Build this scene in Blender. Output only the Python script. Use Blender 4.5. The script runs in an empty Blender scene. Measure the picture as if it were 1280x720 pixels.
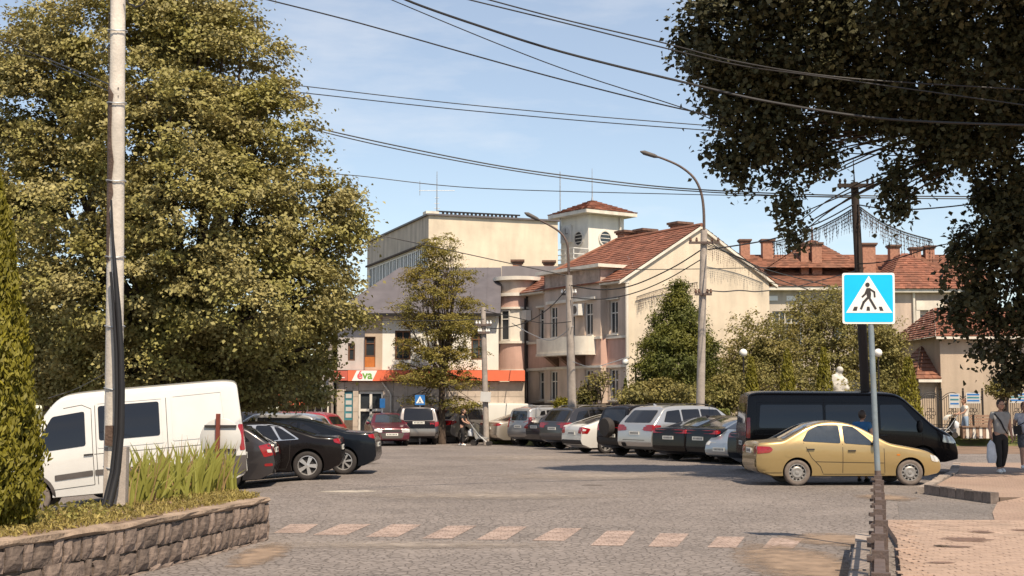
import bpy, bmesh, math, random
import numpy as np
from mathutils import Vector, Matrix
from mathutils.bvhtree import BVHTree

SC = bpy.context.scene
COL = SC.collection
rad = math.radians
random.seed(7)
RNG = np.random.default_rng(11)

# ------------------------------------------------------------------ camera
CAM_H, FPX, PITCH = 1.8, 1700.0, math.atan(145 / 1700)
cam_d = bpy.data.cameras.new('camera')
cam = bpy.data.objects.new('camera', cam_d)
COL.objects.link(cam)
cam.location = (0, 0, CAM_H)
cam.rotation_euler = (math.pi / 2 + PITCH, 0, 0)
cam_d.sensor_fit = 'HORIZONTAL'
cam_d.angle = 2 * math.atan(640 / FPX)
cam_d.clip_start, cam_d.clip_end = 0.1, 2000
SC.camera = cam

# ------------------------------------------------------------------ light
SUN_EL, SUN_AZ = 55.0, 157.0          # azimuth clockwise from +Y
world = bpy.data.worlds.new('World')
SC.world = world
world.use_nodes = True
wn, wl = world.node_tree.nodes, world.node_tree.links
wn.clear()
w_out = wn.new('ShaderNodeOutputWorld')
w_bg = wn.new('ShaderNodeBackground')
w_sky = wn.new('ShaderNodeTexSky')
w_sky.sky_type = 'NISHITA'
w_sky.sun_disc = False
w_sky.sun_elevation = rad(SUN_EL)
w_sky.sun_rotation = rad(SUN_AZ)
w_sky.altitude = 100
w_sky.air_density = 1.0
w_sky.dust_density = 0.0
w_sky.ozone_density = 1.6
w_bg.inputs['Strength'].default_value = 0.095
# thin wisps of cloud over the whole dome
tc = wn.new('ShaderNodeTexCoord')
mp = wn.new('ShaderNodeMapping')
mp.inputs['Scale'].default_value = (2.2, 2.2, 9.0)
nz = wn.new('ShaderNodeTexNoise')
nz.inputs['Scale'].default_value = 2.6
nz.inputs['Detail'].default_value = 7
nz.inputs['Roughness'].default_value = 0.58
cr = wn.new('ShaderNodeValToRGB')
cr.color_ramp.elements[0].position = 0.47
cr.color_ramp.elements[1].position = 0.80
cr.color_ramp.elements[0].color = (0.18, 0.18, 0.18, 1)
cr.color_ramp.elements[1].color = (0.50, 0.50, 0.50, 1)
mx = wn.new('ShaderNodeMix')
mx.data_type = 'RGBA'
wl.new(tc.outputs['Generated'], mp.inputs['Vector'])
wl.new(mp.outputs['Vector'], nz.inputs['Vector'])
wl.new(nz.outputs['Fac'], cr.inputs['Fac'])
wl.new(cr.outputs['Color'], mx.inputs[0])
tint = wn.new('ShaderNodeMix')
tint.data_type, tint.blend_type = 'RGBA', 'MULTIPLY'
tint.inputs[0].default_value = 1
tint.inputs[7].default_value = (0.98, 0.98, 0.96, 1)
wl.new(w_sky.outputs['Color'], tint.inputs[6])
wl.new(tint.outputs[2], mx.inputs[6])
mx.inputs[7].default_value = (7.8, 7.5, 7.2, 1)
wl.new(mx.outputs[2], w_bg.inputs['Color'])
wl.new(w_bg.outputs['Background'], w_out.inputs['Surface'])

sun_d = bpy.data.lights.new('sun', 'SUN')
sun_d.energy = 4.4
sun_d.angle = rad(0.5)
sun_d.color = (1.0, 0.855, 0.665)
sun = bpy.data.objects.new('sun', sun_d)
COL.objects.link(sun)
_sd = Vector((math.sin(rad(SUN_AZ)) * math.cos(rad(SUN_EL)), math.cos(rad(SUN_AZ)) * math.cos(rad(SUN_EL)), math.sin(rad(SUN_EL))))
sun.rotation_euler = (-_sd).to_track_quat('-Z', 'Y').to_euler()
sun.location = (20, -30, 40)

SC.view_settings.view_transform = 'Standard'
SC.view_settings.look = 'None'
SC.view_settings.exposure = 0.62
SC.view_settings.gamma = 1.0
SC.view_settings.use_curve_mapping = False
SC.render.engine = 'CYCLES'
SC.cycles.use_denoising = True
SC.cycles.max_bounces = 6
SC.cycles.diffuse_bounces = 2
SC.cycles.glossy_bounces = 2
SC.cycles.transmission_bounces = 3
SC.cycles.transparent_max_bounces = 6

# ------------------------------------------------------------------ helpers
def P(px, py, Y):
    """world point seen at photo pixel (px, py) at depth Y"""
    a, b = (px - 640) / FPX, (360 - py) / FPX
    d = Vector((a, math.cos(PITCH) - b * math.sin(PITCH), math.sin(PITCH) + b * math.cos(PITCH)))
    return Vector((0, 0, CAM_H)) + d * (Y / d.y)

def gz(x, y):
    """height of the road: falls away to the left, where the van stands"""
    t = min(max(-4.9 - x, 0), 8.0)
    near = min(max((46 - y) / 10, 0), 1)
    return -0.088 * t * near

def G(px, py, z=0.0):
    a, b = (px - 640) / FPX, (360 - py) / FPX
    d = Vector((a, math.cos(PITCH) - b * math.sin(PITCH), math.sin(PITCH) + b * math.cos(PITCH)))
    t = (z - CAM_H) / d.z
    return Vector((0, 0, CAM_H)) + d * t

def lin(c):
    return tuple((v / 12.92 if v <= 0.04045 else ((v + 0.055) / 1.055) ** 2.4) for v in c)

def tag(o, label=None, cat=None, group=None, kind=None):
    if label: o['label'] = label
    if cat: o['category'] = cat
    if group: o['group'] = group
    if kind: o['kind'] = kind
    return o

def empty(name, loc=(0, 0, 0), rz=0.0):
    o = bpy.data.objects.new(name, None)
    o.empty_display_size = 0.2
    COL.objects.link(o)
    o.location = loc
    o.rotation_euler = (0, 0, rz)
    return o

def link(name, me, parent=None, loc=None, rot=None):
    o = bpy.data.objects.new(name, me)
    COL.objects.link(o)
    if parent: o.parent = parent
    if loc is not None: o.location = loc
    if rot is not None: o.rotation_euler = rot
    return o

def copy_tree(o, parent=None):
    c = o.copy()
    COL.objects.link(c)
    if parent: c.parent = parent
    for ch in o.children:
        copy_tree(ch, c)
    return c

class MB:
    """collects shapes, builds ONE mesh object"""
    def __init__(s):
        s.v, s.f, s.m, s.cur = [], [], [], 0
    def add(s, vs, fs, M=None):
        k = len(s.v)
        if M is not None: vs = [M @ Vector(v) for v in vs]
        s.v += [tuple(v) for v in vs]
        s.f += [tuple(i + k for i in f) for f in fs]
        s.m += [s.cur] * len(fs)
        return s
    def box(s, x0, x1, y0, y1, z0, z1, M=None):
        if x0 > x1: x0, x1 = x1, x0
        if y0 > y1: y0, y1 = y1, y0
        if z0 > z1: z0, z1 = z1, z0
        vs = [(x0, y0, z0), (x1, y0, z0), (x1, y1, z0), (x0, y1, z0), (x0, y0, z1), (x1, y0, z1), (x1, y1, z1), (x0, y1, z1)]
        return s.add(vs, [(0, 3, 2, 1), (4, 5, 6, 7), (0, 1, 5, 4), (1, 2, 6, 5), (2, 3, 7, 6), (3, 0, 4, 7)], M)
    def quad(s, a, b, c, d):
        return s.add([a, b, c, d], [(0, 1, 2, 3)])
    def prism(s, poly, h, M=None):
        """poly (x, y) counter-clockwise, extruded z 0..h"""
        n = len(poly)
        vs = [(p[0], p[1], 0) for p in poly] + [(p[0], p[1], h) for p in poly]
        fs = [tuple(range(n - 1, -1, -1)), tuple(range(n, 2 * n))] + [(i, (i + 1) % n, n + (i + 1) % n, n + i) for i in range(n)]
        return s.add(vs, fs, M)
    def tube(s, pts, r, n=8, caps=True, M=None):
        pts = [Vector(p) for p in pts]
        rs = r if isinstance(r, (list, tuple)) else [r] * len(pts)
        t0 = (pts[1] - pts[0]).normalized()
        u = t0.orthogonal().normalized()
        vs, fs = [], []
        for i, p in enumerate(pts):
            a = pts[max(i - 1, 0)]
            b = pts[min(i + 1, len(pts) - 1)]
            t = (b - a).normalized()
            u = (u - t * u.dot(t))
            u = u.normalized() if u.length > 1e-6 else t.orthogonal().normalized()
            w = t.cross(u)
            for k in range(n):
                an = 2 * math.pi * k / n
                vs.append(p + (u * math.cos(an) + w * math.sin(an)) * rs[i])
        for i in range(len(pts) - 1):
            for k in range(n):
                k2 = (k + 1) % n
                fs.append((i * n + k, i * n + k2, (i + 1) * n + k2, (i + 1) * n + k))
        if caps:
            fs.append(tuple(range(n - 1, -1, -1)))
            fs.append(tuple((len(pts) - 1) * n + k for k in range(n)))
        return s.add(vs, fs, M)
    def lathe(s, prof, n=16, M=None, capb=True, capt=True):
        vs, fs = [], []
        for r, z in prof:
            for k in range(n):
                an = 2 * math.pi * k / n
                vs.append((r * math.cos(an), r * math.sin(an), z))
        for i in range(len(prof) - 1):
            for k in range(n):
                k2 = (k + 1) % n
                fs.append((i * n + k, i * n + k2, (i + 1) * n + k2, (i + 1) * n + k))
        if capb: fs.append(tuple(range(n - 1, -1, -1)))
        if capt: fs.append(tuple((len(prof) - 1) * n + k for k in range(n)))
        return s.add(vs, fs, M)
    def ball(s, c, r, n=10, sq=(1, 1, 1)):
        vs, fs = [], []
        m = max(4, n // 2)
        for i in range(m + 1):
            th = math.pi * i / m
            for k in range(n):
                an = 2 * math.pi * k / n
                vs.append((c[0] + r * sq[0] * math.sin(th) * math.cos(an), c[1] + r * sq[1] * math.sin(th) * math.sin(an), c[2] - r * sq[2] * math.cos(th)))
        for i in range(m):
            for k in range(n):
                k2 = (k + 1) % n
                fs.append((i * n + k, i * n + k2, (i + 1) * n + k2, (i + 1) * n + k))
        return s.add(vs, fs)
    def mesh(s, name, mats, smooth=False):
        me = bpy.data.meshes.new(name)
        me.from_pydata(s.v, [], s.f)
        for m in (mats if isinstance(mats, (list, tuple)) else [mats]):
            me.materials.append(m)
        if any(s.m): me.polygons.foreach_set('material_index', s.m)
        if smooth:
            me.polygons.foreach_set('use_smooth', [True] * len(me.polygons))
            me.set_sharp_from_angle(angle=rad(smooth if smooth is not True else 40))
        me.update()
        return me
    def build(s, name, mats, parent=None, loc=None, rot=None, smooth=False):
        return link(name, s.mesh(name, mats, smooth), parent, loc, rot)

# ------------------------------------------------------------------ materials
def mat(name, col, rough=0.8, metal=0.0, var=0.12, scale=3.0, bump=0.0, bscale=40.0, coat=0.0, spec=0.5,
        streak=0.0, rnd=0.0, dirt=None, dirt_amt=0.0, dirt_scale=1.2, island=0.0, trans=0.0, stretch=(1, 1, 1)):
    m = bpy.data.materials.new(name)
    m.use_nodes = True
    nt = m.node_tree
    N, L = nt.nodes, nt.links
    b = N['Principled BSDF']
    b.inputs['Roughness'].default_value = rough
    b.inputs['Metallic'].default_value = metal
    b.inputs['Specular IOR Level'].default_value = spec
    if coat:
        b.inputs['Coat Weight'].default_value = coat
        b.inputs['Coat Roughness'].default_value = 0.06
    t = N.new('ShaderNodeTexCoord')
    mpn = N.new('ShaderNodeMapping')
    mpn.inputs['Scale'].default_value = stretch
    L.new(t.outputs['Object'], mpn.inputs['Vector'])
    src = None
    def mul(prev, val_socket, lo, hi):
        r = N.new('ShaderNodeMapRange')
        r.inputs['To Min'].default_value, r.inputs['To Max'].default_value = lo, hi
        L.new(val_socket, r.inputs['Value'])
        x = N.new('ShaderNodeMix')
        x.data_type, x.blend_type = 'RGBA', 'MULTIPLY'
        x.inputs[0].default_value = 1
        if prev is None: x.inputs[6].default_value = (*col, 1)
        else: L.new(prev, x.inputs[6])
        L.new(r.outputs['Result'], x.inputs[7])
        return x.outputs[2], r
    if var:
        n1 = N.new('ShaderNodeTexNoise')
        n1.inputs['Scale'].default_value = scale
        n1.inputs['Detail'].default_value = 6
        n1.inputs['Roughness'].default_value = 0.6
        L.new(mpn.outputs['Vector'], n1.inputs['Vector'])
        src, r = mul(src, n1.outputs['Fac'], 1 - var * 1.6, 1 + var * 1.6)
        r.inputs['From Min'].default_value, r.inputs['From Max'].default_value = 0.2, 0.8
    if streak:
        ms = N.new('ShaderNodeMapping')
        ms.inputs['Scale'].default_value = (1.3, 1.3, 0.22)
        L.new(t.outputs['Object'], ms.inputs['Vector'])
        n2 = N.new('ShaderNodeTexNoise')
        n2.inputs['Scale'].default_value = 1.5
        n2.inputs['Detail'].default_value = 5
        L.new(ms.outputs['Vector'], n2.inputs['Vector'])
        src, r = mul(src, n2.outputs['Fac'], 1 - streak, 1.05)
        r.inputs['From Min'].default_value, r.inputs['From Max'].default_value = 0.3, 0.6
    if rnd:
        oi = N.new('ShaderNodeObjectInfo')
        src, r = mul(src, oi.outputs['Random'], 1 - rnd, 1 + rnd)
    if island:
        ge = N.new('ShaderNodeNewGeometry')
        src, r = mul(src, ge.outputs['Random Per Island'], 1 - island, 1 + island)
    if dirt is not None:
        n3 = N.new('ShaderNodeTexNoise')
        n3.inputs['Scale'].default_value = dirt_scale
        n3.inputs['Detail'].default_value = 8
        n3.inputs['Roughness'].default_value = 0.65
        L.new(t.outputs['Object'], n3.inputs['Vector'])
        r = N.new('ShaderNodeMapRange')
        r.inputs['From Min'].default_value, r.inputs['From Max'].default_value = 0.5, 0.7
        r.inputs['To Max'].default_value = dirt_amt
        L.new(n3.outputs['Fac'], r.inputs['Value'])
        x = N.new('ShaderNodeMix')
        x.data_type = 'RGBA'
        L.new(r.outputs['Result'], x.inputs[0])
        if src is None: x.inputs[6].default_value = (*col, 1)
        else: L.new(src, x.inputs[6])
        x.inputs[7].default_value = (*dirt, 1)
        src = x.outputs[2]
    if src is None: b.inputs['Base Color'].default_value = (*col, 1)
    else: L.new(src, b.inputs['Base Color'])
    if bump:
        n4 = N.new('ShaderNodeTexNoise')
        n4.inputs['Scale'].default_value = bscale
        n4.inputs['Detail'].default_value = 5
        L.new(mpn.outputs['Vector'], n4.inputs['Vector'])
        bp = N.new('ShaderNodeBump')
        bp.inputs['Strength'].default_value = bump
        bp.inputs['Distance'].default_value = 0.02
        L.new(n4.outputs['Fac'], bp.inputs['Height'])
        L.new(bp.outputs['Normal'], b.inputs['Normal'])
    if trans:
        tr = N.new('ShaderNodeBsdfTranslucent')
        if src is None: tr.inputs['Color'].default_value = (*col, 1)
        else: L.new(src, tr.inputs['Color'])
        ms_ = N.new('ShaderNodeMixShader')
        ms_.inputs[0].default_value = trans
        L.new(b.outputs[0], ms_.inputs[1])
        L.new(tr.outputs[0], ms_.inputs[2])
        L.new(ms_.outputs[0], N['Material Output'].inputs['Surface'])
    return m

def cells(name, col_a, col_b, sx, sy, mortar=(0.08, 0.065, 0.055), msize=0.012, rough=0.85, bump=0.6, big=(0.25, 0.3), voro=0.0, off=0.5, wear=None, wear_amt=0.0):
    """sett / paver / tile material in object space XY"""
    m = bpy.data.materials.new(name)
    m.use_nodes = True
    N, L = m.node_tree.nodes, m.node_tree.links
    b = N['Principled BSDF']
    b.inputs['Roughness'].default_value = rough
    b.inputs['Specular IOR Level'].default_value = 0.35
    t = N.new('ShaderNodeTexCoord')
    nzd = N.new('ShaderNodeTexNoise')
    nzd.inputs['Scale'].default_value = 1.3
    L.new(t.outputs['Object'], nzd.inputs['Vector'])
    ds = N.new('ShaderNodeMix')
    ds.data_type, ds.blend_type = 'RGBA', 'LINEAR_LIGHT'
    ds.inputs[0].default_value = 0.05
    L.new(t.outputs['Object'], ds.inputs[6])
    L.new(nzd.outputs['Color'], ds.inputs[7])
    if voro:
        v = N.new('ShaderNodeTexVoronoi')
        v.inputs['Scale'].default_value = voro
        v.inputs['Randomness'].default_value = 0.9
        L.new(ds.outputs[2], v.inputs['Vector'])
        e = N.new('ShaderNodeTexVoronoi')
        e.feature = 'DISTANCE_TO_EDGE'
        e.inputs['Scale'].default_value = voro
        e.inputs['Randomness'].default_value = 0.9
        L.new(ds.outputs[2], e.inputs['Vector'])
        mxc = N.new('ShaderNodeMix')
        mxc.data_type = 'RGBA'
        sep = N.new('ShaderNodeSeparateColor')
        L.new(v.outputs['Color'], sep.inputs[0])
        L.new(sep.outputs[0], mxc.inputs[0])
        mxc.inputs[6].default_value = (*col_a, 1)
        mxc.inputs[7].default_value = (*col_b, 1)
        rr = N.new('ShaderNodeMapRange')
        rr.inputs['From Max'].default_value = 0.10
        L.new(e.outputs['Distance'], rr.inputs['Value'])
        mo = N.new('ShaderNodeMix')
        mo.data_type = 'RGBA'
        L.new(rr.outputs['Result'], mo.inputs[0])
        mo.inputs[6].default_value = (*mortar, 1)
        L.new(mxc.outputs[2], mo.inputs[7])
        src, hgt = mo.outputs[2], rr.outputs['Result']
    else:
        br = N.new('ShaderNodeTexBrick')
        br.offset = off
        br.inputs['Color1'].default_value = (*col_a, 1)
        br.inputs['Color2'].default_value = (*col_b, 1)
        br.inputs['Mortar'].default_value = (*mortar, 1)
        br.inputs['Scale'].default_value = 1
        br.inputs['Mortar Size'].default_value = msize
        br.inputs['Brick Width'].default_value = sx
        br.inputs['Row Height'].default_value = sy
        L.new(ds.outputs[2], br.inputs['Vector'])
        src, hgt = br.outputs['Color'], br.outputs['Fac']
    n1 = N.new('ShaderNodeTexNoise')
    n1.inputs['Scale'].default_value = big[0]
    n1.inputs['Detail'].default_value = 8
    n1.inputs['Roughness'].default_value = 0.62
    L.new(t.outputs['Object'], n1.inputs['Vector'])
    r = N.new('ShaderNodeMapRange')
    r.inputs['From Min'].default_value, r.inputs['From Max'].default_value = 0.3, 0.7
    r.inputs['To Min'].default_value, r.inputs['To Max'].default_value = 1 - big[1], 1 + big[1]
    L.new(n1.outputs['Fac'], r.inputs['Value'])
    x = N.new('ShaderNodeMix')
    x.data_type, x.blend_type = 'RGBA', 'MULTIPLY'
    x.inputs[0].default_value = 1
    L.new(src, x.inputs[6])
    L.new(r.outputs['Result'], x.inputs[7])
    src = x.outputs[2]
    if wear is not None:
        n5 = N.new('ShaderNodeTexNoise')
        n5.inputs['Scale'].default_value = 0.55
        n5.inputs['Detail'].default_value = 10
        n5.inputs['Roughness'].default_value = 0.7
        L.new(t.outputs['Object'], n5.inputs['Vector'])
        r5 = N.new('ShaderNodeMapRange')
        r5.inputs['From Min'].default_value, r5.inputs['From Max'].default_value = 0.48, 0.68
        r5.inputs['To Max'].default_value = wear_amt
        L.new(n5.outputs['Fac'], r5.inputs['Value'])
        x2 = N.new('ShaderNodeMix')
        x2.data_type = 'RGBA'
        L.new(r5.outputs['Result'], x2.inputs[0])
        L.new(src, x2.inputs[6])
        x2.inputs[7].default_value = (*wear, 1)
        src = x2.outputs[2]
    L.new(src, b.inputs['Base Color'])
    bp = N.new('ShaderNodeBump')
    bp.inputs['Strength'].default_value = bump
    bp.inputs['Distance'].default_value = 0.012
    L.new(hgt, bp.inputs['Height'])
    L.new(bp.outputs['Normal'], b.inputs['Normal'])
    return m

def leafmat(name, col, trans=0.3, island=0.35, col2=None):
    m = mat(name, col, rough=0.6, var=0.18, scale=0.5, island=island, trans=trans, spec=0.35)
    if col2:
        nt = m.node_tree
        b = nt.nodes['Principled BSDF']
        src = b.inputs['Base Color'].links[0].from_socket
        n = nt.nodes.new('ShaderNodeTexNoise')
        n.inputs['Scale'].default_value = 0.8
        t = [x for x in nt.nodes if x.type == 'TEX_COORD'][0]
        nt.links.new(t.outputs['Object'], n.inputs['Vector'])
        r = nt.nodes.new('ShaderNodeMapRange')
        r.inputs['From Min'].default_value, r.inputs['From Max'].default_value = 0.42, 0.66
        nt.links.new(n.outputs['Fac'], r.inputs['Value'])
        x = nt.nodes.new('ShaderNodeMix')
        x.data_type = 'RGBA'
        nt.links.new(r.outputs['Result'], x.inputs[0])
        nt.links.new(src, x.inputs[6])
        x.inputs[7].default_value = (*col2, 1)
        nt.links.new(x.outputs[2], b.inputs['Base Color'])
        for q in nt.nodes:
            if q.type == 'BSDF_TRANSLUCENT': nt.links.new(x.outputs[2], q.inputs['Color'])
    return m

M_ROAD = cells('setts_grey', (0.240, 0.206, 0.188), (0.190, 0.163, 0.148), 0, 0, mortar=(0.095, 0.080, 0.070), voro=9.0, bump=0.75, big=(0.22, 0.17), wear=(0.285, 0.243, 0.215), wear_amt=0.4)
M_SIDE = cells('setts_side_road', (0.21, 0.185, 0.17), (0.165, 0.145, 0.135), 0, 0, mortar=(0.12, 0.10, 0.088), voro=9.5, bump=0.7, big=(0.5, 0.15))
M_PAVER = cells('pink_pavers', (0.37, 0.26, 0.20), (0.31, 0.215, 0.165), 0.2, 0.1, mortar=(0.17, 0.12, 0.09), msize=0.008, bump=0.5, big=(0.4, 0.15), wear=(0.30, 0.235, 0.18), wear_amt=0.5)
M_BRICKPAV = mat('paver_clay', (0.36, 0.255, 0.195), rough=0.85, var=0.2, scale=2.0, rnd=0.10, bump=0.4, bscale=60, dirt=(0.26, 0.20, 0.15), dirt_amt=0.5)
M_STRIPE = cells('crossing_pavers', (0.39, 0.295, 0.25), (0.36, 0.268, 0.226), 0.1, 0.2, mortar=(0.27, 0.195, 0.155), msize=0.008, bump=0.4, big=(1.5, 0.14), wear=(0.36, 0.27, 0.22), wear_amt=0.3)
def worn_alpha(m, lo, hi, sc):
    N, L = m.node_tree.nodes, m.node_tree.links
    t = [x for x in N if x.type == 'TEX_COORD'][0]
    n_ = N.new('ShaderNodeTexNoise')
    n_.inputs['Scale'].default_value = sc
    n_.inputs['Detail'].default_value = 9
    n_.inputs['Roughness'].default_value = 0.75
    L.new(t.outputs['Object'], n_.inputs['Vector'])
    r_ = N.new('ShaderNodeMapRange')
    r_.inputs['From Min'].default_value, r_.inputs['From Max'].default_value = lo, hi
    r_.inputs['To Min'].default_value = 0.55
    L.new(n_.outputs['Fac'], r_.inputs['Value'])
    L.new(r_.outputs['Result'], N['Principled BSDF'].inputs['Alpha'])
worn_alpha(M_STRIPE, 0.38, 0.56, 3.2)
M_KERB = mat('kerb_stone', (0.30, 0.245, 0.205), var=0.25, scale=6, bump=0.5, bscale=40, rnd=0.15)
M_EARTH = mat('earth', (0.19, 0.125, 0.085), var=0.35, scale=1.5, bump=0.6, bscale=25)
M_DIRT = mat('dusty_earth', (0.27, 0.19, 0.13), var=0.3, scale=3, bump=0.5, bscale=40)
M_GRASSB = mat('turf', (0.11, 0.10, 0.03), var=0.4, scale=3, bump=0.8, bscale=60)
M_STONE = mat('wall_stone', (0.165, 0.122, 0.098), rough=0.9, var=0.35, scale=9, bump=1.0, bscale=22, rnd=0.32, dirt=(0.28, 0.215, 0.165), dirt_amt=0.55, dirt_scale=5)
M_CAPSTONE = mat('wall_cap_concrete', (0.30, 0.22, 0.16), rough=0.95, var=0.3, scale=4, bump=1.0, bscale=25, dirt=(0.14, 0.10, 0.07), dirt_amt=0.6, dirt_scale=3)
M_MORTAR = mat('wall_mortar', (0.13, 0.095, 0.07), var=0.3, scale=8, bump=0.6)
M_CONC = mat('concrete_pole', (0.36, 0.31, 0.27), var=0.22, scale=4, bump=0.3, streak=0.25)
M_POLEWHITE = mat('whitewashed_concrete', (0.62, 0.56, 0.49), var=0.16, scale=6, bump=0.3, streak=0.3)
M_WOODDARK = mat('shaded_wood', (0.030, 0.019, 0.015), var=0.4, scale=5, bump=0.6, stretch=(1, 1, 0.1))  # tree shade over the pole is put into this near-black wood colour
M_PATCH = mat('flaked_brown', (0.10, 0.062, 0.045), var=0.35, scale=6, bump=0.6)
M_CABLE = mat('black_cable', (0.012, 0.010, 0.010), rough=0.45, var=0.2)
M_WIRE = mat('wire', (0.022, 0.020, 0.020), rough=0.6, var=0.0)
M_STEEL = mat('galvanised_steel', (0.36, 0.38, 0.40), rough=0.5, metal=0.6, var=0.2, scale=9)
M_BLUEPOST = mat('blue_painted_post', (0.22, 0.265, 0.29), rough=0.5, metal=0.3, var=0.2, scale=8, dirt=(0.2, 0.15, 0.11), dirt_amt=0.5, dirt_scale=4)
M_IRON = mat('weathered_iron', (0.115, 0.085, 0.075), rough=0.7, metal=0.3, var=0.3, scale=9, bump=0.4, dirt=(0.17, 0.10, 0.06), dirt_amt=0.5, dirt_scale=8)
M_BLACKIRON = mat('black_iron', (0.018, 0.014, 0.013), rough=0.5, metal=0.2, var=0.2)
M_WHITEPAINT = mat('white_paint', (0.78, 0.76, 0.72), rough=0.55, var=0.06)
M_SIGNBLUE = mat('sign_cyan', (0.0, 0.50, 0.80), rough=0.35, var=0.04)
M_SIGNBLUE2 = mat('sign_blue', (0.03, 0.16, 0.44), rough=0.4, var=0.05)
M_SIGNWHITE = mat('sign_white', (0.82, 0.80, 0.76), rough=0.4, var=0.03)
M_SIGNBLACK = mat('sign_black', (0.035, 0.028, 0.025), rough=0.5, var=0.1)
M_REDPOST = mat('red_brown_post', (0.16, 0.035, 0.02), rough=0.6, var=0.2)
M_SIGNBACK = mat('sign_back_grey', (0.50, 0.485, 0.46), rough=0.5, var=0.08)
M_CREAM = mat('cream_plaster', (0.66, 0.56, 0.43), rough=0.9, var=0.10, scale=0.6, streak=0.10, bump=0.25, bscale=14, dirt=(0.42, 0.35, 0.27), dirt_amt=0.35, dirt_scale=0.7)
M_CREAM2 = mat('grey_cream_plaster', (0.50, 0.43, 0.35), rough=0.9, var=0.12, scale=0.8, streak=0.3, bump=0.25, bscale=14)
M_TAN = mat('tan_plaster', (0.56, 0.44, 0.355), rough=0.9, var=0.10, scale=1.0, streak=0.22, bump=0.25, bscale=14)
M_PINK = mat('dusty_pink_plaster', (0.52, 0.335, 0.275), rough=0.9, var=0.10, scale=1.0, streak=0.2, bump=0.25, bscale=14)
M_PEBBLE = mat('greyed_render', (0.46, 0.35, 0.285), rough=0.95, var=0.2, scale=5, streak=0.35, bump=0.6, bscale=30)
M_WHITEWALL = mat('white_plaster', (0.74, 0.70, 0.62), rough=0.9, var=0.07, scale=0.8, streak=0.10, bump=0.2, bscale=14)
M_GREYWALL = mat('light_grey_plaster', (0.50, 0.46, 0.43), rough=0.9, var=0.08, scale=0.8, streak=0.14, bump=0.2, bscale=14)
M_BEIGEWALL = mat('beige_plaster', (0.46, 0.36, 0.27), rough=0.9, var=0.10, scale=0.7, streak=0.16, bump=0.3, bscale=14)
M_STONECLAD = mat('stone_cladding', (0.47, 0.39, 0.32), rough=0.8, var=0.15, scale=3, rnd=0.08, bump=0.2)
M_TRIM = mat('pale_trim', (0.68, 0.62, 0.53), rough=0.85, var=0.10, scale=2, streak=0.15)
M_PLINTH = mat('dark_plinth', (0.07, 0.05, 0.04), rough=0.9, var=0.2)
M_TILE = mat('red_roof_tile', (0.225, 0.085, 0.050), rough=0.85, var=0.22, scale=1.2, island=0.28, bump=0.3, dirt=(0.15, 0.075, 0.045), dirt_amt=0.5, dirt_scale=1.4)
M_TILE2 = mat('brown_roof_tile', (0.21, 0.088, 0.052), rough=0.85, var=0.2, scale=1.0, island=0.3, bump=0.3, dirt=(0.13, 0.075, 0.05), dirt_amt=0.5, dirt_scale=0.9)
M_METALROOF = mat('grey_sheet_roof', (0.13, 0.115, 0.12), rough=0.55, metal=0.2, var=0.12, scale=1.0, streak=0.12)
M_BRICK = mat('chimney_brick', (0.36, 0.175, 0.115), rough=0.9, var=0.25, scale=7, bump=0.5)
M_BRICKCAP = mat('chimney_cap', (0.15, 0.085, 0.06), rough=0.9, var=0.25, scale=5)
M_GLASS = mat('window_glass', (0.035, 0.040, 0.046), rough=0.08, var=0.25, scale=1.2, spec=0.7)
M_FRAMEW = mat('white_window_frame', (0.66, 0.62, 0.56), rough=0.6, var=0.06)
M_FRAMEB = mat('brown_window_frame', (0.13, 0.055, 0.025), rough=0.6, var=0.2)
M_ORANGEDOOR = mat('orange_panel', (0.46, 0.15, 0.03), rough=0.55, var=0.15)
M_CORAL = mat('coral_sign', (0.74, 0.16, 0.075), rough=0.5, var=0.06)
M_CORALD = mat('dark_coral_sign', (0.50, 0.11, 0.075), rough=0.5, var=0.08)
M_GREENTXT = mat('lettering_green', (0.16, 0.36, 0.05), rough=0.5, var=0.0)
M_PINKTXT = mat('lettering_pink', (0.72, 0.10, 0.12), rough=0.5, var=0.0)
M_TEAL = mat('teal_panel', (0.05, 0.20, 0.24), rough=0.4, var=0.25, scale=6)
M_BLUEPANEL = mat('faded_blue_panel', (0.14, 0.30, 0.40), rough=0.7, var=0.15)
M_BARK = mat('bark', (0.075, 0.052, 0.038), rough=0.95, var=0.4, scale=8, bump=1.0, bscale=25, stretch=(1, 1, 0.25))
M_WOODSLAT = mat('bench_wood', (0.24, 0.15, 0.10), rough=0.8, var=0.25, scale=6)
M_STATUE = mat('statue_stone', (0.52, 0.49, 0.44), rough=0.85, var=0.25, scale=6, bump=0.5)
M_ACWHITE = mat('appliance_white', (0.66, 0.63, 0.58), rough=0.6, var=0.08)
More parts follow.
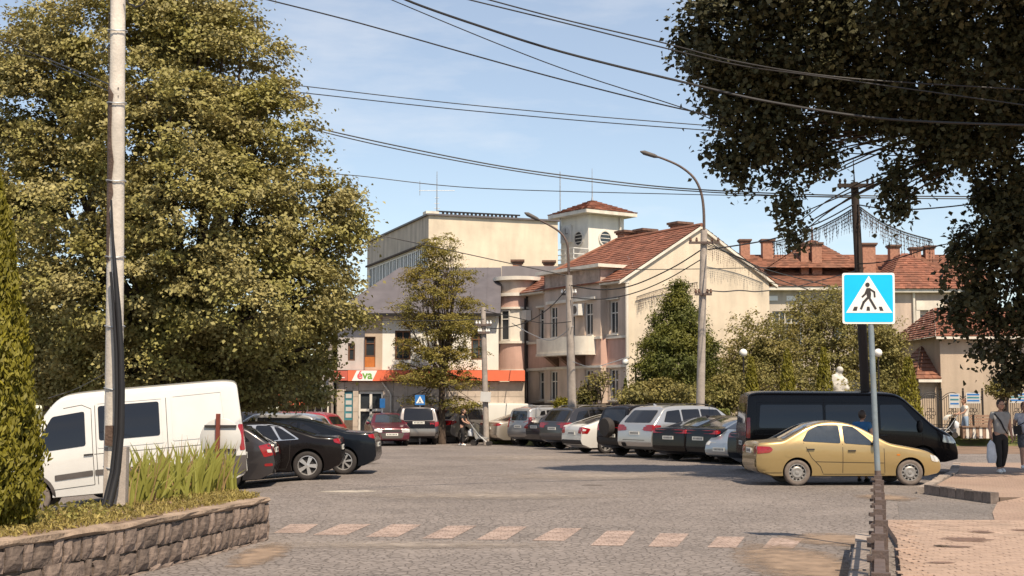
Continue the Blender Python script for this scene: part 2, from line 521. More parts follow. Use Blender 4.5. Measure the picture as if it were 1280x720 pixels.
def softmat(name, col, thr=0.5, rough=0.9):
    m = mat(name, col, rough=rough, var=0.3, scale=4, bump=0.4)
    N, L = m.node_tree.nodes, m.node_tree.links
    t = [x for x in N if x.type == 'TEX_COORD'][0]
    mp_ = N.new('ShaderNodeMapping')
    mp_.inputs['Location'].default_value = (-1, -1, 0)
    mp_.inputs['Scale'].default_value = (2, 2, 0)
    L.new(t.outputs['Generated'], mp_.inputs['Vector'])
    gr_ = N.new('ShaderNodeVectorMath')
    gr_.operation = 'LENGTH'
    L.new(mp_.outputs['Vector'], gr_.inputs[0])
    n_ = N.new('ShaderNodeTexNoise')
    n_.inputs['Scale'].default_value = 3.5
    n_.inputs['Detail'].default_value = 8
    n_.inputs['Roughness'].default_value = 0.7
    L.new(t.outputs['Object'], n_.inputs['Vector'])
    s_ = N.new('ShaderNodeMath')
    s_.operation = 'SUBTRACT'
    L.new(n_.outputs['Fac'], s_.inputs[0])
    q_ = N.new('ShaderNodeMath')
    q_.operation = 'MULTIPLY'
    q_.inputs[1].default_value = 0.55
    L.new(gr_.outputs['Value'], q_.inputs[0])
    L.new(q_.outputs[0], s_.inputs[1])
    r_ = N.new('ShaderNodeMapRange')
    r_.inputs['From Min'].default_value, r_.inputs['From Max'].default_value = -0.05, thr * 0.6
    r_.inputs['To Max'].default_value = 0.9
    L.new(s_.outputs[0], r_.inputs['Value'])
    L.new(r_.outputs['Result'], N['Principled BSDF'].inputs['Alpha'])
    return m
M_OIL = softmat('oil_stain', (0.15, 0.125, 0.108), 0.8)
M_PALE = softmat('dusty_track', (0.31, 0.26, 0.22), 0.9)
M_DIRTSOFT = softmat('soft_dusty_earth', (0.26, 0.185, 0.13))
M_PUDDLE = softmat('damp_mud', (0.17, 0.105, 0.078), 0.45, 0.5)
M_WATER = mat('puddle_water', (0.06, 0.05, 0.045), rough=0.05, var=0.1)

M_LINDEN = leafmat('linden_leaf', (0.295, 0.252, 0.098), trans=0.22, island=0.38, col2=(0.26, 0.235, 0.062))
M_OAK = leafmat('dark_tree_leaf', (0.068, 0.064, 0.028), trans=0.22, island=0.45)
M_THUJA = leafmat('thuja_leaf', (0.20, 0.175, 0.015), trans=0.25, island=0.35, col2=(0.15, 0.135, 0.014))
M_ROWAN = leafmat('feathery_leaf', (0.25, 0.22, 0.055), trans=0.38, island=0.35, col2=(0.28, 0.215, 0.05))
M_SPRUCE = leafmat('conifer_leaf', (0.095, 0.108, 0.022), trans=0.2, island=0.4, col2=(0.165, 0.158, 0.024))
M_BUSH = leafmat('bush_leaf', (0.21, 0.188, 0.058), trans=0.3, island=0.45, col2=(0.25, 0.205, 0.065))
M_IRIS = leafmat('iris_leaf', (0.27, 0.265, 0.055), trans=0.3, island=0.3)
M_IRISDRY = leafmat('iris_dry', (0.33, 0.22, 0.10), trans=0.2, island=0.3)
M_WEED = leafmat('weed_leaf', (0.25, 0.22, 0.06), trans=0.3, island=0.4)

# ------------------------------------------------------------------ foliage
def leaf_mesh(name, C, Nn, size, aspect, material, fold=0.12, T=None):
    """rhombic leaves, one island each"""
    n = len(C)
    Nn = Nn / np.maximum(np.linalg.norm(Nn, axis=1, keepdims=True), 1e-6)
    if T is None: T = RNG.normal(size=(n, 3))
    T = T - Nn * np.sum(T * Nn, axis=1, keepdims=True)
    T = T / np.maximum(np.linalg.norm(T, axis=1, keepdims=True), 1e-6)
    B = np.cross(Nn, T)
    s = size[:, None]
    V = np.empty((n, 4, 3), np.float32)
    V[:, 0] = C - T * s * 0.5
    V[:, 1] = C + B * s * 0.5 * aspect + Nn * s * fold
    V[:, 2] = C + T * s * 0.5 - Nn * s * fold * 0.8
    V[:, 3] = C - B * s * 0.5 * aspect + Nn * s * fold
    me = bpy.data.meshes.new(name)
    me.vertices.add(4 * n)
    me.vertices.foreach_set('co', V.reshape(-1))
    me.loops.add(4 * n)
    me.loops.foreach_set('vertex_index', np.arange(4 * n, dtype=np.int32))
    me.polygons.add(n)
    me.polygons.foreach_set('loop_start', np.arange(0, 4 * n, 4, dtype=np.int32))
    me.polygons.foreach_set('loop_total', np.full(n, 4, np.int32))
    me.materials.append(material)
    me.update(calc_edges=True)
    return me

def crown_leaves(lobes, nclump, per, cr, size, hollow=0.5, flat=0.55, up=0.6, squash=None, spiky=0.0):
    """lobes: list of (cx,cy,cz, rx,ry,rz).  Returns centres, normals, sizes of leaves in clumps."""
    lb = np.array(lobes, float)
    w = (lb[:, 3] * lb[:, 4] + lb[:, 3] * lb[:, 5] + lb[:, 4] * lb[:, 5])
    idx = RNG.choice(len(lb), nclump, p=w / w.sum())
    d = RNG.normal(size=(nclump, 3))
    d /= np.linalg.norm(d, axis=1, keepdims=True)
    rr = hollow + (1 - hollow) * RNG.random(nclump) ** 0.55
    rr *= 1 + RNG.normal(size=nclump) * 0.05 + spiky * (RNG.random(nclump) ** 6)
    cc = lb[idx, :3] + d * lb[idx, 3:] * rr[:, None]
    C = np.repeat(cc, per, axis=0)
    D = np.repeat(d, per, axis=0)
    rc = np.repeat(cr * (0.6 + 0.8 * RNG.random(nclump)), per)
    off = RNG.normal(size=(len(C), 3)) * rc[:, None] * 0.55
    off[:, 2] *= flat
    # clumps droop outward
    off[:, 2] -= 0.25 * np.linalg.norm(off[:, :2], axis=1)
    C = C + off
    Nn = D * 0.55 + np.array([0, 0, up]) + RNG.normal(size=C.shape) * 0.55
    S = size * (0.65 + 0.7 * RNG.random(len(C)))
    return C, Nn, S

def limb(mb, a, b, r0, r1, bend=0.12, n=7, seg=5):
    a, b = Vector(a), Vector(b)
    L = (b - a).length
    off = Vector((random.uniform(-1, 1), random.uniform(-1, 1), random.uniform(0, 0.6))) * L * bend
    pts, rs = [], []
    for i in range(seg + 1):
        t = i / seg
        pts.append(a.lerp(b, t) + off * math.sin(math.pi * t))
        rs.append(r0 + (r1 - r0) * t)
    mb.tube(pts, rs, n)
    return pts

def tree(name, label, cat, base, height, trunk_r, fork, lobes, nclump, per, cr, lsize, leaf, group=None, aspect=0.6,
         hollow=0.5, flat=0.55, up=0.6, extra=0, lean=(0, 0), spiky=0.0, thin=1.0):
    """base world; lobes relative to base"""
    root = empty(name, base)
    tag(root, label, cat, group)
    mb = MB()
    top = Vector((lean[0], lean[1], fork))
    limb(mb, (0, 0, -0.1), top, trunk_r * 1.25, trunk_r * 0.75, 0.03, 10)
    for lb in lobes:
        c = Vector(lb[:3])
        e = top.lerp(c, 0.92)
        p = limb(mb, top, e, trunk_r * 0.5 * thin, trunk_r * 0.12 * thin, 0.10)
        for k in range(3 + extra):
            d = Vector((random.gauss(0, 1), random.gauss(0, 1), random.gauss(0.25, 0.8))).normalized()
            e2 = c + Vector((d.x * lb[3], d.y * lb[4], d.z * lb[5])) * 0.85
            limb(mb, p[random.randint(2, 4)], e2, trunk_r * 0.2 * thin, 0.012, 0.1, 5, 4)
    mb.build('trunk', M_BARK, root, smooth=60)
    C, Nn, S = crown_leaves(lobes, nclump, per, cr, lsize, hollow, flat, up, spiky=spiky)
    cro = link('crown', leaf_mesh('crown', C, Nn, S, aspect, leaf), root)
    cro['kind'] = 'stuff'
    return root

def thuja(name, label, base, h, r, n, lsize, leaf=None, group=None, cat='thuja', sharp=0.8, top_r=0.0):
    root = empty(name, base)
    tag(root, label, cat, group)
    MB().tube([(0, 0, -0.05), (0, 0, h * 0.9)], [0.06, 0.015], 6).build('trunk', M_BARK, root)
    t = RNG.random(n) ** 0.75
    z = (1 - t ** 1.0) * 0
    u = RNG.random(n)
    z = h * (0.01 + 0.99 * (1 - np.sqrt(1 - u * 0.985)) if False else h * 0 + 1) if False else u ** 1.25 * 0.99
    prof = np.minimum(1, (z + 0.05) * 6) ** 0.5 * (1 - z) ** sharp + top_r * z * (1 - z)
    az = RNG.random(n) * 2 * math.pi
    lump = 1 + 0.10 * np.sin(az * 5 + z * 25) + 0.07 * np.sin(az * 9 - z * 47) + RNG.normal(size=n) * 0.07
    rr = r * prof * lump * (0.72 + 0.28 * RNG.random(n) ** 0.4)
    C = np.stack([rr * np.cos(az), rr * np.sin(az), z * h], 1)
    out = np.stack([np.cos(az), np.sin(az), np.full(n, 0.25)], 1)
    tang = np.stack([-np.sin(az), np.cos(az), np.zeros(n)], 1)
    Nn = out * 0.7 + tang * RNG.normal(size=(n, 1)) * 0.9 + RNG.normal(size=(n, 3)) * 0.25
    T = np.array([0, 0, 1.0]) + out * 0.55 + RNG.normal(size=(n, 3)) * 0.35
    S = lsize * (0.6 + 0.8 * RNG.random(n))
    o = link('crown', leaf_mesh('crown', C, Nn, S, 0.36, leaf or M_THUJA, 0.08, T), root)
    o['kind'] = 'stuff'
    return root

# ------------------------------------------------------------------ cars
def car_paint(name, col, metal=0.35, rough=0.32, coat=0.8):
    return mat(name, col, rough=rough, metal=metal, var=0.03, scale=2, coat=coat, dirt=(col[0] * .6 + .10, col[1] * .6 + .08, col[2] * .6 + .06), dirt_amt=0.12 if sum(col) > .3 else 0.03, dirt_scale=2.5, spec=.5 if sum(col) > .3 else .16)

M_TYRE = mat('tyre_rubber', (0.030, 0.025, 0.023), rough=0.85, var=0.2, scale=8)
M_TYREDUST = mat('dusty_tyre_rubber', (0.15, 0.12, 0.10), rough=0.9, var=0.25, scale=8)
M_RIM = mat('alloy_rim', (0.55, 0.53, 0.51), rough=0.35, metal=0.7, var=0.06)
M_RIMSTEEL = mat('steel_rim', (0.30, 0.28, 0.26), rough=0.5, metal=0.5, var=0.2, scale=9)
M_RIMDARK = mat('rim_dark', (0.012, 0.010, 0.010), rough=0.7, var=0.1)
M_CARGLASS = mat('car_glass', (0.010, 0.010, 0.012), rough=0.05, var=0.0, spec=0.5, coat=0.2)
M_CARGLASSB = mat('car_glass_bluish', (0.028, 0.034, 0.040), rough=0.05, var=0.3, scale=2, spec=0.9, coat=0.6)
M_PLASTIC = mat('black_plastic', (0.022, 0.018, 0.017), rough=0.65, var=0.15)
M_GREYPLASTIC = mat('grey_plastic', (0.085, 0.072, 0.065), rough=0.7, var=0.15, scale=5)
M_UNDER = mat('underbody', (0.010, 0.008, 0.008), rough=0.9, var=0.1)
M_TAIL = mat('tail_light_red', (0.27, 0.008, 0.010), rough=0.15, var=0.25, scale=9, coat=0.6)
M_LAMPCLEAR = mat('lamp_clear', (0.60, 0.58, 0.54), rough=0.12, metal=0.25, var=0.25, scale=9, coat=0.6)
M_PLATE = mat('licence_plate', (0.72, 0.70, 0.64), rough=0.5, var=0.1, scale=20)
M_PLATETXT = mat('plate_lettering', (0.03, 0.03, 0.04), rough=0.6, var=0)
M_CHROME = mat('chrome', (0.62, 0.60, 0.57), rough=0.18, metal=0.9, var=0.05)
M_SEAM = mat('panel_gap', (0.018, 0.014, 0.012), rough=0.8, var=0)
M_AMBER = mat('amber_lens', (0.5, 0.16, 0.02), rough=0.2, var=0.1)

def round_poly(pts, rc, n=4):
    out = []
    m = len(pts)
    for i in range(m):
        p = Vector((pts[i][0], pts[i][1]))
        if i in (0, m - 1):
            out.append(p)
            continue
        a, b = Vector(pts[i - 1][:2]), Vector(pts[i + 1][:2])
        r = pts[i][2] if len(pts[i]) > 2 else rc
        da, db = min(r, (a - p).length * 0.48), min(r, (b - p).length * 0.48)
        pa, pb = p + (a - p).normalized() * da, p + (b - p).normalized() * db
        for k in range(n + 1):
            t = k / n
            out.append(pa * (1 - t) ** 2 + p * 2 * t * (1 - t) + pb * t * t)
    return out

def interp(poly, x):
    if x <= poly[0][0]: return poly[0][1]
    for i in range(len(poly) - 1):
        if poly[i][0] <= x <= poly[i + 1][0]:
            d = poly[i + 1][0] - poly[i][0]
            return poly[i][1] if d < 1e-9 else poly[i][1] + (poly[i + 1][1] - poly[i][1]) * (x - poly[i][0]) / d
    return poly[-1][1]

def wheel_meshes(r, w, style, tyre=None):
    """axis along local y, outer face towards -y"""
    t = MB()
    rr = r * 0.66
    Mx = Matrix.Rotation(math.pi / 2, 4, 'X')        # z of lathe -> -y
    t.lathe([(rr, -w / 2), (r * 0.93, -w / 2), (r, -w * 0.36), (r, w * 0.36), (r * 0.95, w * 0.48), (r * 0.8, w / 2 + 0.004), (rr, w * 0.44)], 32, Mx, False, False)
    tm = t.mesh('wheel', [tyre or M_TYRE], smooth=50)
    d = MB()
    d.cur = 1
    d.lathe([(0.0, w * 0.20), (rr * 1.0, w * 0.20)], 28, Mx, False, False)
    d.cur = 0
    d.lathe([(rr * 1.01, w * 0.10), (rr * 1.02, w * 0.46), (rr * 0.96, w * 0.47), (rr * 0.90, w * 0.22)], 28, Mx, False, False)
    d.lathe([(rr * 0.26, w * 0.2), (rr * 0.24, w * 0.42), (rr * 0.10, w * 0.45)], 16, Mx, False, True)
    if style == 'steel':
        d.lathe([(rr * 0.2, w * 0.36), (rr * 0.55, w * 0.40), (rr * 0.72, w * 0.30)], 24, Mx, False, False)
        for k in range(12):
            M = Mx @ Matrix.Rotation(2 * math.pi * k / 12, 4, 'Z')
            d.box(rr * 0.70, rr * 0.94, -rr * 0.085, rr * 0.085, w * 0.24, w * 0.32, M)
    else:
        ns = style if isinstance(style, int) else 5
        for k in range(ns):
            M = Mx @ Matrix.Rotation(2 * math.pi * (k + 0.25) / ns, 4, 'Z')
            a = rr * (0.17 if ns <= 5 else 0.10)
            vs = [(rr * 0.15, -a * 0.8, w * 0.44), (rr * 0.93, -a * 1.25, w * 0.40), (rr * 0.93, a * 1.25, w * 0.40), (rr * 0.15, a * 0.8, w * 0.44),
                  (rr * 0.15, -a * 0.8, w * 0.25), (rr * 0.93, -a * 1.25, w * 0.22), (rr * 0.93, a * 1.25, w * 0.22), (rr * 0.15, a * 0.8, w * 0.25)]
            d.add(vs, [(0, 1, 2, 3), (0, 4, 5, 1), (2, 6, 7, 3), (1, 5, 6, 2)], M)
    rm = d.mesh('rim', [M_RIMSTEEL if style == 'steel' else M_RIM, M_RIMDARK], smooth=35)
    return tm, rm

WHEELS = {}

def build_car(name, label, cat, spec, paint, anchor_w, anchor, heading, group=None, glass=None, tilt=0.0, dz=0.0):
    """spec x runs from the rear bumper (0) to the front (L).  anchor: 'RR','RL','FR','FL' wheel contact point put at anchor_w."""
    S = spec
    L, W, H, wb, fo, r = S['L'], S['W'], S['H'], S['wb'], S['fo'], S['r']
    ro = L - wb - fo
    x0 = ro + wb / 2                      # spec x of local origin
    ang = math.pi / 2 - rad(heading)
    top = round_poly(S['top'], S.get('rc', 0.16))
    sill = S.get('sill', 0.2)
    bot = [(0, S['top'][0][1] - 0.06), (0.06, sill + 0.12), (0.35, sill), (L - 0.35, sill), (L - 0.06, sill + 0.06), (L, S['top'][-1][1] - 0.10)]
    belt = S['belt']
    tum = S.get('tumble', 0.26)           # inward slope above the belt
    pr, pf, er, ef = S.get('pr', 0.10), S.get('pf', 0.22), S.get('er', 0.45), S.get('ef', 0.8)
    hw = W / 2
    def halfw(x, z):
        e = 1.0
        if x < er: e -= pr * (1 - x / er) ** 2.6
        if x > L - ef: e -= pf * (1 - (L - x) / ef) ** 2.4
        zb = interp(belt, x)
        lo = sill
        t = min(max((z - lo) / max(zb - lo, 0.1), 0), 1.6)
        f = 0.93 + 0.07 * math.sin(min(t, 1) * math.pi * 0.62) / math.sin(math.pi * 0.5)
        y = hw * e * min(f, 1.0)
        if z > zb:
            y -= tum * (z - zb) + S.get('tum2', 0.10) * (z - zb) ** 2
        return max(y, 0.05)
    xs = sorted(set([round(p[0], 4) for p in top] + [round(L * i / 44, 4) for i in range(45)]))
    xs2 = [xs[0]]
    for x in xs[1:]:
        if x - xs2[-1] > 0.006: xs2.append(x)
    xs = xs2
    sec = []
    NZ = 11
    for x in xs:
        zt, zb_ = interp(top, x), interp(bot, x)
        zt = max(zt, zb_ + 0.06)
        cr = min(S.get('cr', 0.07), (zt - zb_) * 0.3)
        pts = [(0, zb_), (halfw(x, zb_) * 0.9, zb_)]
        zc = zt - cr
        for i in range(NZ):
            z = zb_ + 0.02 + (zc - zb_ - 0.02) * i / (NZ - 1)
            pts.append((halfw(x, z), z))
        yc = halfw(x, zc)
        for a in (25, 50, 72):
            pts.append((yc - cr * 1.3 * (1 - math.cos(rad(a))), zc + cr * math.sin(rad(a))))
        ye = yc - cr * 1.3
        crown = S.get('crown', 0.035) * min(1, (zt - zb_) / 0.5)
        for k in (1.0, 0.66, 0.33, 0.0):
            pts.append((ye * k, zt + crown * (1 - k * k) - crown * 0.3))
        sec.append(pts)
    n = len(sec[0])
    vs, fs = [], []
    ring = 2 * n - 2
    for x, pts in zip(xs, sec):
        X = x - x0
        for y, z in pts: vs.append((X, y, z))
        for y, z in pts[-2:0:-1]: vs.append((X, -y, z))
    for i in range(len(xs) - 1):
        for k in range(ring):
            k2 = (k + 1) % ring
            fs.append((i * ring + k, i * ring + k2, (i + 1) * ring + k2, (i + 1) * ring + k))
    fs.append(tuple(range(ring)))
    fs.append(tuple((len(xs) - 1) * ring + k for k in range(ring - 1, -1, -1)))
    me = bpy.data.meshes.new('body')
    me.from_pydata(vs, [], fs)
    bm = bmesh.new()
    bm.from_mesh(me)
    bmesh.ops.recalc_face_normals(bm, faces=bm.faces)
    bm.to_mesh(me)
    bm.free()
    bvh = BVHTree.FromPolygons(vs, [tuple(p.vertices) for p in me.polygons])
    me.materials.append(paint)
    me.materials.append(M_UNDER)
    # wheel arches
    tmp = bpy.data.objects.new('tmp', me)
    COL.objects.link(tmp)
    cb = MB()
    cb.cur = 1
    Mx = Matrix.Rotation(math.pi / 2, 4, 'X')
    ra = r * S.get('arch', 1.14)
    for wx in (-wb / 2, wb / 2):
        for sy in (-1, 1):
            y0, y1 = (hw * 0.55, hw * 1.3)
            cb.add(*_cyl(ra, y0, y1, 30, wx, sy, r * 1.04))
    cme = cb.mesh('cut', [M_UNDER, M_UNDER])
    bm = bmesh.new()
    bm.from_mesh(cme)
    bmesh.ops.recalc_face_normals(bm, faces=bm.faces)
    bm.to_mesh(cme)
    bm.free()
    cut = bpy.data.objects.new('cut', cme)
    COL.objects.link(cut)
    md = tmp.modifiers.new('b', 'BOOLEAN')
    md.operation, md.object, md.solver = 'DIFFERENCE', cut, 'EXACT'
    dg = bpy.context.evaluated_depsgraph_get()
    bme = bpy.data.meshes.new_from_object(tmp.evaluated_get(dg))
    bpy.data.objects.remove(tmp)
    bpy.data.objects.remove(cut)
    bme.polygons.foreach_set('use_smooth', [True] * len(bme.polygons))
    bme.set_sharp_from_angle(angle=rad(38))
    bme.name = 'body'
    root = empty(name)
    tag(root, label, cat, group)
    link('body', bme, root)
    glass = glass or M_CARGLASS

    def ray(axis, a, b):
        if axis in ('R', 'Lf'):
            s = -1 if axis == 'R' else 1
            o, d = Vector((a - x0, 3 * s, b)), Vector((0, -s, 0))
        elif axis == 'rear': o, d = Vector((-6, a, b)), Vector((1, 0, 0))
        elif axis == 'front': o, d = Vector((6, a, b)), Vector((-1, 0, 0))
        else: o, d = Vector((a - x0, b, 5)), Vector((0, 0, -1))
        h = bvh.ray_cast(o, d)
        if h[0] is None:
            if axis in ('R', 'Lf'): q = Vector((a - x0, (-1 if axis == 'R' else 1) * halfw(a, b), b))
            elif axis == 'rear': q = Vector((-x0 + .05, a, b))
            elif axis == 'front': q = Vector((L - x0 - .05, a, b))
            else: q = Vector((a - x0, b, interp(top, a)))
            h = bvh.find_nearest(q)
        nn = h[1]
        if nn.dot(d) > 0: nn = -nn
        return h[0], nn
    def patch(mb, axis, poly, off=0.006, rcn=0.0, cuts=3):
        pl = [Vector(p[:2]) for p in poly]
        if rcn:
            m = len(pl)
            q = []
            for i in range(m):
                a, p, b = pl[i - 1], pl[i], pl[(i + 1) % m]
                da, db = min(rcn, (a - p).length * .45), min(rcn, (b - p).length * .45)
                pa, pb = p + (a - p).normalized() * da, p + (b - p).normalized() * db
                q += [pa, pa * .25 + p * .5 + pb * .25, pb]
            pl = q
        b2 = bmesh.new()
        b2.faces.new([b2.verts.new((p.x, p.y, 0)) for p in pl])
        bmesh.ops.triangulate(b2, faces=b2.faces[:])
        if cuts:
            bmesh.ops.subdivide_edges(b2, edges=b2.edges[:], cuts=cuts, use_grid_fill=True)
            bmesh.ops.triangulate(b2, faces=b2.faces[:])
        b2.verts.ensure_lookup_table()
        out = []
        for v in b2.verts:
            p, nn = ray(axis, v.co.x, v.co.y)
            out.append(p + nn * off)
        v3 = out
        faces = []
        for f in b2.faces:
            i = [v.index for v in f.verts]
            a, b_, c = (v3[j] for j in i)
            nf = (b_ - a).cross(c - a)
            pr_, nn = v3[i[0]], None
            ctr = Vector((0, 0, 0.6))
            want = {'R': Vector((0, -1, 0)), 'Lf': Vector((0, 1, 0)), 'rear': Vector((-1, 0, 0)), 'front': Vector((1, 0, 0)), 'top': Vector((0, 0, 1))}[axis]
            faces.append(tuple(i) if nf.dot(want) > 0 else tuple(reversed(i)))
        b2.free()
        mb.add(v3, faces)
    def strip(mb, axis, pts, w=0.011, off=0.004):
        # thin line drawn as quads along a polyline
        P2 = []
        for i in range(len(pts) - 1):
            a, b = Vector(pts[i]), Vector(pts[i + 1])
            m = max(1, int((b - a).length / 0.12))
            for k in range(m): P2.append(a.lerp(b, k / m))
        P2.append(Vector(pts[-1]))
        vsn, fsn = [], []
        for i, p in enumerate(P2):
            t = (P2[min(i + 1, len(P2) - 1)] - P2[max(i - 1, 0)]).normalized()
            nrm = Vector((-t.y, t.x)) * w / 2
            for q in (p + nrm, p - nrm):
                h, nn = ray(axis, q.x, q.y)
                vsn.append(h + nn * off)
        for i in range(len(P2) - 1):
            fsn.append((2 * i, 2 * i + 1, 2 * i + 3, 2 * i + 2))
        mb.add(vsn, fsn)
    def sides(): return (('R', -1), ('Lf', 1))

    # windscreen and rear window
    xb, xt, yb, yt = S['ws']
    mb = MB()
    patch(mb, 'top', [(xb, -yb), (xb + 0.05, 0), (xb, yb), (xt, yt), (xt + 0.01, 0), (xt, -yt)], 0.006, 0.06)
    mb.build('windscreen', S.get('wsglass', glass), root, smooth=60)
    mb = MB()
    if S['rw'][0] == 'rear':
        patch(mb, 'rear', S['rw'][1], 0.007, 0.07)
    else:
        xb, xt, yb, yt = S['rw'][1]
        patch(mb, 'top', [(xb, yb), (xb - 0.03, 0), (xb, -yb), (xt, -yt), (xt - 0.01, 0), (xt, yt)], 0.006, 0.06)
    mb.build('rear_window', S.get('rwglass', glass), root, smooth=60)
    # side glass
    for ax, sg in sides():
        if S.get('trim'):
            mb = MB()
            patch(mb, ax, S['trim'], 0.004, 0.05)
            mb.build('window_trim', M_CHROME if S.get('trimchrome') else M_PLASTIC, root, smooth=60)
        for w in S['side']:
            mb = MB()
            patch(mb, ax, w, 0.008, 0.045)
            mb.build('side_window', glass, root, smooth=60)
        mb = MB()
        for sm in S.get('seams', []): strip(mb, ax, sm)
        if mb.v: mb.build('door_gap', M_SEAM, root)
        for hx, hz in S.get('handles', []):
            q, nn = ray(ax, hx, hz)
            mb = MB()
            mb.box(-0.085, 0.085, -0.012, 0.012, -0.016, 0.016)
            mb.build('door_handle', S.get('handlemat', M_PLASTIC), root, loc=q + nn * 0.014, rot=(0, 0, 0))
        if 'mirror' in S:
            mx_, mz_ = S['mirror']
            q, nn = ray(ax, mx_, mz_)
            mb = MB()
            mb.ball((0, 0, 0), 1, 10, (0.06, 0.10, S.get('mh', 0.075)))
            mb.build('wing_mirror', S.get('mirrormat', paint), root, loc=q + Vector((0.03, sg * 0.09, 0.03)), smooth=60)
        for rb in S.get('rub', []):
            mb = MB()
            patch(mb, ax, rb[0], 0.012, 0.02, 4)
            mb.build('rubbing_strip', rb[1], root, smooth=60)
        if S.get('flare'):
            for wx in (ro, ro + wb):
                mb = MB()
                arc = [(wx + math.cos(rad(a)) * ra * 1.08, r * 1.04 + math.sin(rad(a)) * ra * 1.08) for a in range(-8, 189, 14)]
                strip(mb, ax, arc, ra * 0.16, 0.012)
                mb.build('wheel_arch_trim', S['flare'], root, smooth=60)
        for pn in S.get('panels', []):
            mb = MB()
            for k in range(len(pn)): strip(mb, ax, [pn[k], pn[(k + 1) % len(pn)]], 0.028, 0.010)
            mb.build('pressed_panel', paint, root, smooth=60)
        for cp in S.get('caps', []):
            mb = MB()
            patch(mb, ax, [(cp[0] + cp[2] * math.cos(rad(a)), cp[1] + cp[2] * math.sin(rad(a))) for a in range(0, 360, 30)], 0.004, 0)
            mb.build('fuel_flap', paint, root, smooth=60)
    # lights: tail / head, each a part
    for key, nm, mt in (('tail', 'tail_light', S.get('tailmat', M_TAIL)), ('head', 'headlight', M_LAMPCLEAR)):
        if key in S:
            for ax, sg in sides():
                mb = MB()
                for axis, poly in S[key]:
                    if axis == 'side': patch(mb, ax, poly, 0.008, 0.03)
                    else: patch(mb, axis, [(p[0] * sg, p[1]) for p in poly], 0.008, 0.03)
                mb.build(nm, mt, root, smooth=60)
    if 'clear' in S:
        for ax, sg in sides():
            mb = MB()
            for axis, poly in S['clear']:
                if axis == 'side': patch(mb, ax, poly, 0.012, 0.015)
                else: patch(mb, axis, [(p[0] * sg, p[1]) for p in poly], 0.012, 0.015)
            mb.build('reversing_light', M_LAMPCLEAR, root, smooth=60)
    for nm, axis, poly, off, mt in S.get('extra', []):
        mb = MB()
        patch(mb, axis, poly, off, 0.03)
        mb.build(nm, mt if mt else paint, root, smooth=60)
    for which, axis in (('plate_r', 'rear'), ('plate_f', 'front')):
        if which in S:
            zc = S[which]
            q, nn = ray(axis, 0.0, zc)
            sx = -1 if axis == 'rear' else 1
            mb = MB()
            mb.box(-0.008, 0.008, -0.26, 0.26, -0.056, 0.056)
            po = mb.build('licence_plate', M_PLATE, root, loc=q + Vector((sx * 0.014, 0, 0)))
            tx = MB()
            for k in range(7):
                yy = -0.19 + 0.062 * k
                tx.box(sx * 0.0085, sx * 0.0095, yy - 0.017, yy + 0.017, -0.03, 0.03)
            tx.build('lettering', M_PLATETXT, po)
    if S.get('rails'):
        xa, xb_ = S['rails']
        for sg in (-1, 1):
            mb = MB()
            pts = []
            for k in range(9):
                t = k / 8
                xx = xa + (xb_ - xa) * t
                yy = sg * (halfw(xx, interp(top, xx) - 0.06) - 0.10)
                pts.append((xx - x0, yy, interp(top, xx) + (0.055 if 0 < k < 8 else 0.0)))
            mb.tube(pts, 0.018, 6)
            mb.build('roof_rail', S.get('railmat', M_PLASTIC), root, smooth=60)
    if S.get('antenna'):
        ax_ = S['antenna']
        MB().tube([(ax_ - x0, 0, interp(top, ax_) + 0.01), (ax_ - x0 - 0.12, 0, interp(top, ax_) + 0.22)], [0.006, 0.003], 5).build('antenna', M_PLASTIC, root)
    if S.get('fin'):
        ax_ = S['fin']
        zt = interp(top, ax_) + 0.02
        mb = MB()
        mb.add([(ax_ - x0 - .09, -.025, zt), (ax_ - x0 + .10, -.02, zt), (ax_ - x0 + .10, .02, zt), (ax_ - x0 - .09, .025, zt), (ax_ - x0 - .08, 0, zt + .07)],
               [(0, 1, 4), (1, 2, 4), (2, 3, 4), (3, 0, 4), (0, 3, 2, 1)])
        mb.build('antenna', paint, root)
    if 'spare' in S:
        rs, zc = S['spare']
        M = Matrix.Translation((-x0 - 0.02, 0.05, zc)) @ Matrix.Rotation(math.pi / 2, 4, 'Y').inverted()
        MB().lathe([(rs * .9, -0.02), (rs, 0.05), (rs, 0.17), (rs * .9, 0.22), (rs * .3, 0.23)], 24, M).build('spare_wheel', M_TYRE, root, smooth=50)
    if 'bumper_r' in S or 'bumper_f' in S:
        for key in ('bumper_r', 'bumper_f'):
            if key not in S: continue
            z0, z1, mt = S[key]
            axis = 'rear' if key == 'bumper_r' else 'front'
            mb = MB()
            patch(mb, axis, [(-hw * .80, z0), (hw * .80, z0), (hw * .80, z1), (-hw * .80, z1)], 0.014, 0.03, 5)
            for ax, sg in sides():
                xa, xb_ = (0.015, ro - ra * 1.02) if key == 'bumper_r' else (L - 0.03, L - fo + ra * 1.02)
                patch(mb, ax, [(xa, z0), (xb_, z0), (xb_, z1), (xa, z1)], 0.014, 0.02, 5)
            mb.build('bumper', mt, root, smooth=60)
    # wheels
    st = S.get('rim', 5)
    key = (r, st, S.get('dusty', False))
    if key not in WHEELS: WHEELS[key] = wheel_meshes(r, r * 0.62, st, M_TYREDUST if S.get('dusty') else M_TYRE)
    tm, rm = WHEELS[key]
    wy = hw * 0.965 - r * 0.31 - 0.01
    for wx in (-wb / 2, wb / 2):
        for sg in (-1, 1):
            wo = link('wheel', tm, root, (wx, sg * wy, r), (0, random.uniform(0, 2), math.pi if sg > 0 else 0))
            link('rim', rm, wo)
    # placement
    lx = {'R': -wb / 2, 'F': wb / 2}[anchor[0]]
    ly = {'R': -wy, 'L': wy}[anchor[1]]
    Rm = Matrix.Rotation(ang, 4, 'Z') @ Matrix.Rotation(tilt, 4, 'Y')
